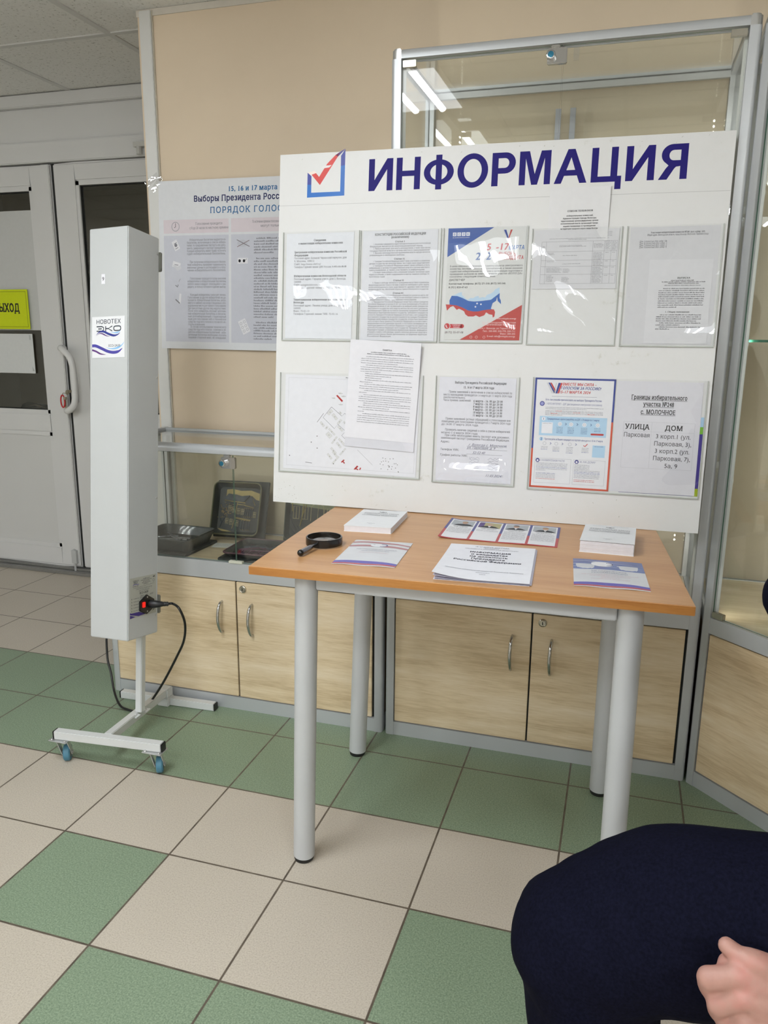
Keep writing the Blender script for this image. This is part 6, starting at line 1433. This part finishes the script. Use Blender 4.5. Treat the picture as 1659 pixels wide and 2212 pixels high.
def house(t, F, h):
    g = lambda px, py: ((px-1.5)/184.0*0.19, 0.0)  # unused
    X = lambda a: 0.004 + (a-640)/620.0*0.178; Y = lambda b_: 0.006 + (1600-b_)/640.0*0.176
    P = lambda *p: [(X(a), Y(b_)) for a, b_ in p]
    relief(t, F, 'sky_glaze', OCH, polys=[P((765,1120),(770,1000),(850,990),(960,1010),(1090,1000),(1215,1040),(1215,1130),(1165,1120),(1105,1070),(1010,1085),(900,1060),(800,1050))], h=h, th=0.0015)
    relief(t, F, 'roof', SLATE, polys=[P((745,1135),(800,1058),(910,1085),(985,1080),(1085,1065),(1010,1160),(940,1155),(860,1140)), P((1040,1165),(1110,1090),(1155,1195))], h=h, th=0.007)
    win = []
    for a, b_ in ((828,1250),(880,1262),(948,1280),(1000,1285),(1160,1318),(805,1415),(860,1425),(938,1440)):
        w_, hh = 17, 38
        win += [P((a-w_,b_-hh),(a+w_,b_-hh),(a+w_,b_+hh),(a-w_,b_+hh),(a-w_,b_-hh)), P((a,b_-hh),(a,b_+hh)), P((a-w_,b_-8),(a+w_,b_-8))]
    relief(t, F, 'window_trim', OCH2, strokes=win, h=h+0.001, r=0.0009)
    relief(t, F, 'wall_trim', OCH, strokes=[P((750,1140),(870,1155),(1020,1160)), P((925,1160),(905,1380),(880,1510)), P((930,1160),(1025,1170),(1025,1195),(925,1190)), P((1020,1200),(1140,1225)), P((1040,1165),(1108,1092),(1158,1195)), P((905,1360),(1115,1390)), P((905,1372),(1110,1400))], h=h+0.001, r=0.0013)
    cols = [P((x, 1240), (x-8, 1350)) for x in (1030, 1055, 1082, 1108, 1135)] + [P((x, 1400), (x-6, 1520)) for x in (1005, 1036, 1078, 1105)]
    relief(t, F, 'column', SLATE, strokes=cols, h=h+0.001, r=0.0022)
    rr = random.Random(4); q = MB(F)
    for k in range(46):
        a, b_ = rr.gauss(775, 48), rr.gauss(1290, 62)
        q.blob((min(0.1, max(0.006, X(a))), Y(b_), h+0.001), (0.0026, 0.0021, 0.0018), 7, 5)
    for s_ in cols: q.blob((s_[0][0], s_[0][1], h+0.003), 0.0018, 7, 5); q.blob((s_[1][0], s_[1][1], h+0.003), 0.0018, 7, 5)
    q.build('leaf_glaze', surf('tan_glaze', (152, 128, 88), 0.4, var=0.2), t, smooth=True)
    relief(t, F, 'trunk', SLATE, strokes=[P((715,1500),(735,1440),(770,1370),(790,1330)), P((735,1440),(700,1360)), P((750,1410),(760,1310))], h=h+0.001, r=0.002)
    relief(t, F, 'ground_glaze', OCH, polys=[P((690,1515),(760,1525),(900,1555),(1010,1550),(1135,1580),(1000,1572),(860,1570),(740,1545))], h=h, th=0.0015)
def tilt(o, yaw_, lean_):
    U = Vector((math.cos(yaw_), math.sin(yaw_), 0)); n_ = Vector((-math.sin(yaw_), math.cos(yaw_), 0)); V = Vector((0, 0, 1))*math.cos(lean_) + n_*math.sin(lean_)
    return frame(o, U, V)
CZ = 0.5082
plaque('upright dark ceramic plaque with a yellow-outlined mansion leaning in the low case', tilt((-0.112, 0.698, CZ+0.004), 0.10, 0.36), 0.196, 0.206, 0.000, 0.004, 0.182, 0.196, 0.046, 0.018, house, surf('rim_olive', (92, 90, 62), 0.4, var=0.2), (-0.02, 0.69, CZ))
def wooden(t, F, h):
    X = lambda a: a; P = lambda *p: list(p)
    relief(t, F, 'sky_glaze', surf('pale_green_glaze', (134, 140, 110), 0.4, var=0.2, scale=30, bmp=0.2), polys=[P((0.018,0.135),(0.19,0.12),(0.19,0.19),(0.018,0.19))], h=h, th=0.0015)
    relief(t, F, 'window_trim', OCH2, strokes=[P((a-.011,.085),(a+.011,.085),(a+.011,.128),(a-.011,.128),(a-.011,.085)) for a in (.045,.078,.16)] + [P((a,.085),(a,.128)) for a in (.045,.078,.16)] + [P((.10,.08),(.10,.128),(.108,.138),(.128,.145),(.146,.134),(.148,.08)), P((.126,.08),(.126,.142))], h=h+0.001, r=0.0011)
    relief(t, F, 'branch', surf('yellow_glaze', (150, 132, 62), 0.4, var=0.2), strokes=[P((.062,.06),(.07,.10),(.072,.145)), P((.07,.10),(.082,.135)), P((.03,.11),(.028,.15),(.04,.172))], h=h+0.002, r=0.0014)
    relief(t, F, 'eave', surf('grey_green_glaze', (118, 124, 102), 0.4, var=0.2), strokes=[P((.025,.148),(.10,.165),(.19,.150)), P((.025,.158),(.10,.176),(.19,.160))], h=h+0.001, r=0.0022)
    relief(t, F, 'grass_stroke', SLATE, strokes=[P((.02,.10),(.03,.07),(.05,.045)), P((.02,.06),(.045,.03)), P((.05,.06),(.075,.03)), P((.09,.06),(.11,.03))], h=h+0.001, r=0.0014)
plaque('upright plaque with a pale green roofed wooden house, half hidden by the table', tilt((0.157, 0.715, CZ+0.004), 0.0, 0.22), 0.215, 0.212, 0.006, 0.006, 0.21, 0.206, 0.024, 0.012, wooden, surf('rim_grey', (66, 70, 62), 0.4, var=0.2), (0.26, 0.72, CZ))
def splash(t, F, h):
    rr = random.Random(9); q = MB(F)
    for k in range(20):
        a = rr.uniform(0.03, 0.175); b_ = rr.uniform(0.03, 0.17); an = rr.uniform(-0.6, 0.9); L = rr.uniform(0.015, 0.05)
        q.tube(smoothpath([(a+L*math.cos(an)*s_, b_+L*math.sin(an)*s_ + rr.uniform(-.006, .006), h+rr.uniform(0, .004)) for s_ in (-1, -.3, .3, 1)], 3), rr.uniform(0.002, 0.0045), 6)
    q.build('glazed_ridge', surf('silver_glaze', (128, 132, 138), 0.16, var=0.6, scale=50, bmp=0.6, bscale=50, coat=0.5), t, smooth=True)
    relief(t, F, 'leaf_glaze', surf('olive_glaze', (104, 106, 72), 0.3, var=0.3), polys=[[(0.07, 0.035), (0.12, 0.03), (0.13, 0.05), (0.09, 0.055)]], h=h, th=0.004)
FL = lambda o, yw: Matrix.Translation(o) @ Matrix.Rotation(yw, 4, 'Z')
plaque('flat-lying deep black tray plaque with silvery relief beside the recirculator', FL((-0.288, 0.445, CZ), -0.03), 0.218, 0.200, 0.006, 0.002, 0.222, 0.196, 0.052, 0.024, splash, surf('rim_black', (58, 62, 62), 0.35, var=0.2), (-0.18, 0.54, CZ))
def pink(t, F, h):
    PK = surf('plum_glaze', (98, 62, 82), 0.35, var=0.25)
    S_ = []
    for a in (0.045, 0.075, 0.105): S_ += [[(a, 0.05), (a+0.018, 0.05), (a+0.018, 0.085), (a, 0.085), (a, 0.05)], [(a+0.009, 0.05), (a+0.009, 0.085)]]
    S_ += [[(0.03, 0.04), (0.15, 0.04)], [(0.03, 0.095), (0.09, 0.13), (0.15, 0.095), (0.03, 0.095)], [(0.13, 0.05), (0.145, 0.09), (0.16, 0.05)], [(0.11, 0.12), (0.14, 0.16)], [(0.06, 0.12), (0.05, 0.16)]]
    relief(t, F, 'house_outline', PK, strokes=S_, h=h+0.001, r=0.0018)
    relief(t, F, 'roof', SLATE, polys=[[(0.04, 0.12), (0.09, 0.155), (0.14, 0.12), (0.09, 0.135)], [(0.13, 0.14), (0.17, 0.165), (0.165, 0.14)]], h=h, th=0.006)
plaque('flat-lying dark plaque with plum-coloured outlines by the table edge', FL((0.045, 0.440, CZ), 0.04), 0.235, 0.205, 0.008, 0.006, 0.225, 0.198, 0.026, 0.014, pink, surf('rim_plum', (86, 58, 66), 0.4, var=0.2), (0.15, 0.54, CZ))
# ------------------------------------------------------------------ chair and seated person at the edge of the frame
ch = thing('chair', 'dark chair under the seated person at the picture edge', 'chair', (1.76, -0.74, 0))
SEATM = surf('chair_fabric', (52, 54, 60), 0.85, var=0.15, scale=60)
q = MB(); q.box((1.56, -0.98, 0.435), (1.99, -0.50, 0.478)); q.build('seat', SEATM, ch, bevel=0.015, seg=3)
q = MB(); q.box((2.00, -0.97, 0.62), (2.035, -0.51, 0.95)); q.build('backrest', SEATM, ch, bevel=0.012, seg=3)
for y in (-0.94, -0.54):
    q = MB(); q.tube([(1.60, y, 0.0), (1.60, y, 0.436)], 0.011, 12); q.build('leg', BP, ch, smooth=True)
    q = MB(); q.tube([(2.06, y, 0.0), (1.985, y, 0.45), (2.03, y, 0.93)], 0.011, 12); q.build('leg', BP, ch, smooth=True)
def capsules(chains, extra=()):
    mb = MB()
    for pts, rads in chains:
        P = smoothpath(pts, 5); m = len(P); n = len(rads)-1
        R = []
        for i in range(m):
            t = i/(m-1)*n; k = min(int(t), n-1); R.append(rads[k] + (rads[k+1]-rads[k])*(t-k))
        mb.tube(P, 0, 18, rads=R); mb.blob(P[0], R[0], 18, 12); mb.blob(P[-1], R[-1], 18, 12)
    for c, r in extra: mb.blob(c, r, 20, 14)
    return mb
def skin(mb, name, m, parent, voxel, it=4, disp=None):
    me = bpy.data.meshes.new('shape'); me.from_pydata(mb.v, [], mb.f)
    o = bpy.data.objects.new('shape', me); COL.objects.link(o)
    r = o.modifiers.new('r', 'REMESH'); r.mode = 'VOXEL'; r.voxel_size = voxel
    s_ = o.modifiers.new('s', 'SMOOTH'); s_.factor = 0.5; s_.iterations = it
    bpy.context.view_layer.update()
    out = bpy.data.meshes.new_from_object(o.evaluated_get(bpy.context.evaluated_depsgraph_get()))
    bpy.data.objects.remove(o); out.name = name
    if disp:
        nr = [v_.normal.copy() for v_ in out.vertices]
        for v_, n_ in zip(out.vertices, nr): v_.co += n_*disp(v_.co)
    out.transform(Matrix.Translation(-wloc(parent)))
    out.materials.clear(); out.materials.append(m)
    out.polygons.foreach_set('use_smooth', [True]*len(out.polygons))
    ob = bpy.data.objects.new(name, out); COL.objects.link(ob); ob.parent = parent; return ob
def at(px, py, d):
    return CAM_POS + (_r*((px-829.5)/1675.7) + _d*((py-1106.0)/1675.7) + _f)*d
pe = thing('person', 'seated person in dark navy clothes with a loosely closed hand on the lap', 'person', (1.72, -0.74, 0))
SKIN, nt, b = new_mat('skin')
v = coords(nt)
nt.links.new(ramp(nt, noise_tex(nt, v, 28.0, 4, 0.6), [(0.30, srgb(158, 116, 104)), (0.5, srgb(168, 127, 115)), (0.72, srgb(174, 118, 108))]), b.inputs['Base Color'])
b.inputs['Roughness'].default_value = 0.5; b.inputs['Subsurface Weight'].default_value = 0.08; b.inputs['Subsurface Radius'].default_value = (0.01, 0.004, 0.002)
bump(nt, b, noise_tex(nt, v, 420.0, 3), 0.12, 0.0006)
kL = Vector((1.270, -0.872, 0.508)); tL = at(1445, 1987, 0.925); uL = at(1659, 2006, 0.880); hL = Vector((1.70, -0.86, 0.600)); aL = Vector((1.335, -0.868, 0.09))
kR = Vector((1.77, -0.24, 0.50)); hR = Vector((1.75, -0.62, 0.585)); aR = Vector((1.77, -0.22, 0.09))
pel = Vector((1.74, -0.74, 0.61)); ch_ = Vector((1.78, -0.74, 0.93)); nk = Vector((1.76, -0.74, 1.14)); hd_ = Vector((1.72, -0.74, 1.30))
sL = Vector((1.80, -0.925, 1.04)); sR = Vector((1.76, -0.555, 1.04)); eL = Vector((1.83, -1.02, 0.76)); wL = at(1722, 2178, 0.765); eR = at(1717, 1290, 1.0) + Vector((0.006, 0, 0)); wR = Vector((1.635, -0.72, 1.10))
mcp = [at(1594, 2107, 0.756), at(1604, 2155, 0.752), at(1612, 2205, 0.754), at(1624, 2252, 0.764)]
pip = [at(1531, 2113, 0.768), at(1552, 2169, 0.766), at(1574, 2221, 0.770), at(1598, 2265, 0.780)]
dip = [at(1543, 2146, 0.784), at(1562, 2193, 0.786), at(1584, 2241, 0.790), at(1606, 2280, 0.798)]
tip = [at(1580, 2150, 0.804), at(1598, 2192, 0.806), at(1616, 2236, 0.808), at(1634, 2272, 0.810)]
chains = [([pel, ch_, nk], [0.13, 0.13, 0.055]), ([nk, hd_], [0.055, 0.06]), ([pel, hL, tL, kL], [0.10, 0.09, 0.075, 0.055]), ([kL, (kL+aL)/2, aL], [0.055, 0.052, 0.036]),
          ([pel, hR, kR], [0.10, 0.09, 0.055]), ([kR, (kR+aR)/2, aR], [0.05, 0.045, 0.036]), ([nk, sL, eL], [0.05, 0.05, 0.036]), ([eL, wL], [0.038, 0.026]), ([nk, sR, eR], [0.05, 0.045, 0.033]), ([eR, wR], [0.034, 0.025])]
for i in range(4):
    r = (0.0118, 0.0116, 0.0112, 0.0102)[i]
    chains.append(([wL + (mcp[i]-mcp[1])*0.25, (wL+mcp[i])/2 + (mcp[i]-mcp[1])*0.12 - _f*0.002, mcp[i]], [0.021, 0.0165, r+0.0006]))
    if i < 3: chains.append(([wL + (mcp[i]-mcp[1])*0.25, (mcp[i]+mcp[i+1])/2 + _r*0.010], [0.020, 0.0125]))
    chains.append(([wL + _f*0.014, mcp[i] + _f*0.016], [0.016, r+0.001]))
    chains.append(([mcp[i], (mcp[i]+pip[i])/2 - _f*0.001, pip[i]], [r+0.0004, r-0.0006, r]))
    chains.append(([pip[i], (pip[i]+dip[i])/2 - _r*0.002, dip[i]], [r, r-0.0008, r-0.0014])); chains.append(([dip[i], tip[i]], [r-0.0022, r-0.0034]))
th = [at(1700, 2118, 0.768), at(1630, 2080, 0.758), at(1596, 2064, 0.764), at(1570, 2043, 0.770)]
chains.append((th, [0.0185, 0.0130, 0.0098, 0.0086])); chains.append(([th[0], (th[1]+mcp[0])/2 + _f*0.008, th[1]], [0.018, 0.013, 0.0125]))
# raised hand of the far arm, near the chin
pr_ = [wR + Vector((-0.02-0.01*k, 0.012*k-0.02, 0.075-0.004*k)) for k in range(4)]
for k in range(4):
    chains.append(([wR, pr_[k]], [0.02, 0.011])); chains.append(([pr_[k], pr_[k] + Vector((0.022, 0, 0.035)), pr_[k] + Vector((0.045, 0.002, 0.026-0.003*k))], [0.0105, 0.0095, 0.008]))
chains.append(([wR, wR + Vector((0.012, -0.03, 0.05)), wR + Vector((0.03, -0.034, 0.085))], [0.02, 0.012, 0.009]))
for a in (aL, aR): chains.append(([a, a + Vector((-0.02, 0, -0.04)), a + Vector(((-0.15, 0, -0.055) if a is aL else (0, 0.14, -0.055)))], [0.036, 0.036, 0.026]))
extra = [(hd_ + Vector((0.012, 0, 0.02)), (0.098, 0.076, 0.112)), (hd_ + Vector((-0.045, 0, -0.055)), (0.055, 0.056, 0.062)), (hd_ + Vector((-0.094, 0, -0.012)), (0.018, 0.013, 0.022)), (hd_ + Vector((-0.088, 0, 0.018)), (0.012, 0.010, 0.026)),
         (hd_ + Vector((-0.080, 0, -0.056)), (0.016, 0.024, 0.008)), (hd_ + Vector((-0.080, 0, -0.068)), (0.014, 0.020, 0.008)), (hd_ + Vector((-0.086, 0, -0.095)), (0.018, 0.022, 0.016)), (hd_ + Vector((0.015, 0.078, 0.0)), (0.022, 0.010, 0.032)), (hd_ + Vector((0.015, -0.078, 0.0)), (0.022, 0.010, 0.032))]
skin(capsules(chains, extra), 'body', SKIN, pe, 0.0024, 3)
NAVYF, nt, b = new_mat('navy_fabric')
v = coords(nt)
nt.links.new(ramp(nt, noise_tex(nt, v, 300.0, 3, 0.6), [(0.3, srgb(11, 12, 22)), (0.7, srgb(18, 19, 34))]), b.inputs['Base Color'])
b.inputs['Roughness'].default_value = 0.85; b.inputs['Specular IOR Level'].default_value = 0.03; b.inputs['Sheen Weight'].default_value = 0.0; b.inputs['Sheen Tint'].default_value = (0.3, 0.32, 0.5, 1)
bump(nt, b, noise_tex(nt, coords(nt, (1, 1, 1)), 900.0, 2), 0.15, 0.0006)
f1 = (_r - _d).normalized(); f2 = (_r + _d).normalized()
def folds(p):
    a = p.dot(f1); c = p.dot(f2)
    n1 = noise.noise(Vector((p.x*7, p.y*7, p.z*7))); n2 = noise.noise(Vector((p.x*3+5, p.y*3, p.z*3+2)))
    s_ = math.sin(a*110 + n1*3.0 + c*8)
    k = 0.35 + 0.65*max(0.0, min(1.0, (-0.87-p.y)/0.06))
    return k*0.0062*max(0.0, n2+0.30)*(abs(s_)**0.7*(1 if s_ > 0 else -1)) + 0.004*n1
tr_ = capsules([([pel, hL, uL, tL, kL], [0.14, 0.112, 0.102, 0.1045, 0.0870]), ([kL + Vector((0.008, 0, 0.0)), (kL*0.62+aL*0.38), aL + Vector((0, 0, 0.02))], [0.088, 0.079, 0.066]),
                ([pel, hR, kR], [0.14, 0.115, 0.078]), ([kR, (kR+aR)/2, aR + Vector((0, 0, 0.02))], [0.078, 0.068, 0.062]), ([hL, pel, hR], [0.12, 0.14, 0.115])], [(at(1490, 1895, 1.05), (0.095, 0.07, 0.062))])
skin(tr_, 'trousers', NAVYF, pe, 0.006, 6, folds)
jk = capsules([([pel + Vector((0.02, 0, 0.0)), pel*0.5+ch_*0.5, ch_, nk + Vector((0.012, 0, 0.0))], [0.155, 0.16, 0.155, 0.070]), ([ch_ + Vector((0, -0.1, 0.05)), sL, eL], [0.10, 0.075, 0.055]), ([eL, eL*0.15+wL*0.85 + Vector((0.02, 0, 0))], [0.055, 0.042]), ([ch_ + Vector((0, 0.1, 0.05)), sR, eR], [0.10, 0.070, 0.0455]), ([eR, eR*0.25+wR*0.75], [0.0455, 0.040])],
              [(pel + Vector((0, -0.05, 0.1)), (0.15, 0.14, 0.12)), (pel + Vector((0, 0.05, 0.1)), (0.15, 0.14, 0.12))])
skin(jk, 'jacket', NAVYF, pe, 0.007, 6, lambda p: 0.5*folds(p) if p.x > 1.56 else 0.0)
HAIR = surf('brown_hair', (66, 50, 40), 0.6, var=0.3, scale=80)
hm = capsules([], [(hd_ + Vector((0.030, 0, 0.042)), (0.096, 0.084, 0.106)), (hd_ + Vector((0.055, 0, 0.0)), (0.066, 0.078, 0.09))]); skin(hm, 'hair', HAIR, pe, 0.006, 4)
for s_ in (-1, 1):
    q = MB(); q.use(surf('eye_white', (206, 200, 194), 0.25)); q.blob(hd_ + Vector((-0.0745, 0.031*s_, 0.012)), (0.0085, 0.0125, 0.0055), 16, 12); q.use(surf('iris_brown', (52, 38, 30), 0.2)); q.blob(hd_ + Vector((-0.0815, 0.031*s_, 0.012)), (0.0022, 0.0048, 0.0048), 12, 8); q.use(HAIR); q.blob(hd_ + Vector((-0.076, 0.032*s_, 0.030)), (0.008, 0.017, 0.0035), 12, 8); q.build('eye', None, pe, smooth=True)
for a, nm in ((aL, 'shoe'), (aR, 'shoe')):
    sh = capsules([([a + Vector((0.03, 0, -0.045)), a + (Vector((-0.06, 0, -0.045)) if a is aL else Vector((0, 0.06, -0.045))), a + (Vector((-0.17, 0, -0.052)) if a is aL else Vector((0, 0.16, -0.052)))], [0.045, 0.046, 0.036])])
    sh.v = [(x, y, max(0.001, z)) for x, y, z in sh.v]; skin(sh, nm, surf('black_leather', (22, 22, 24), 0.35), pe, 0.006, 4)
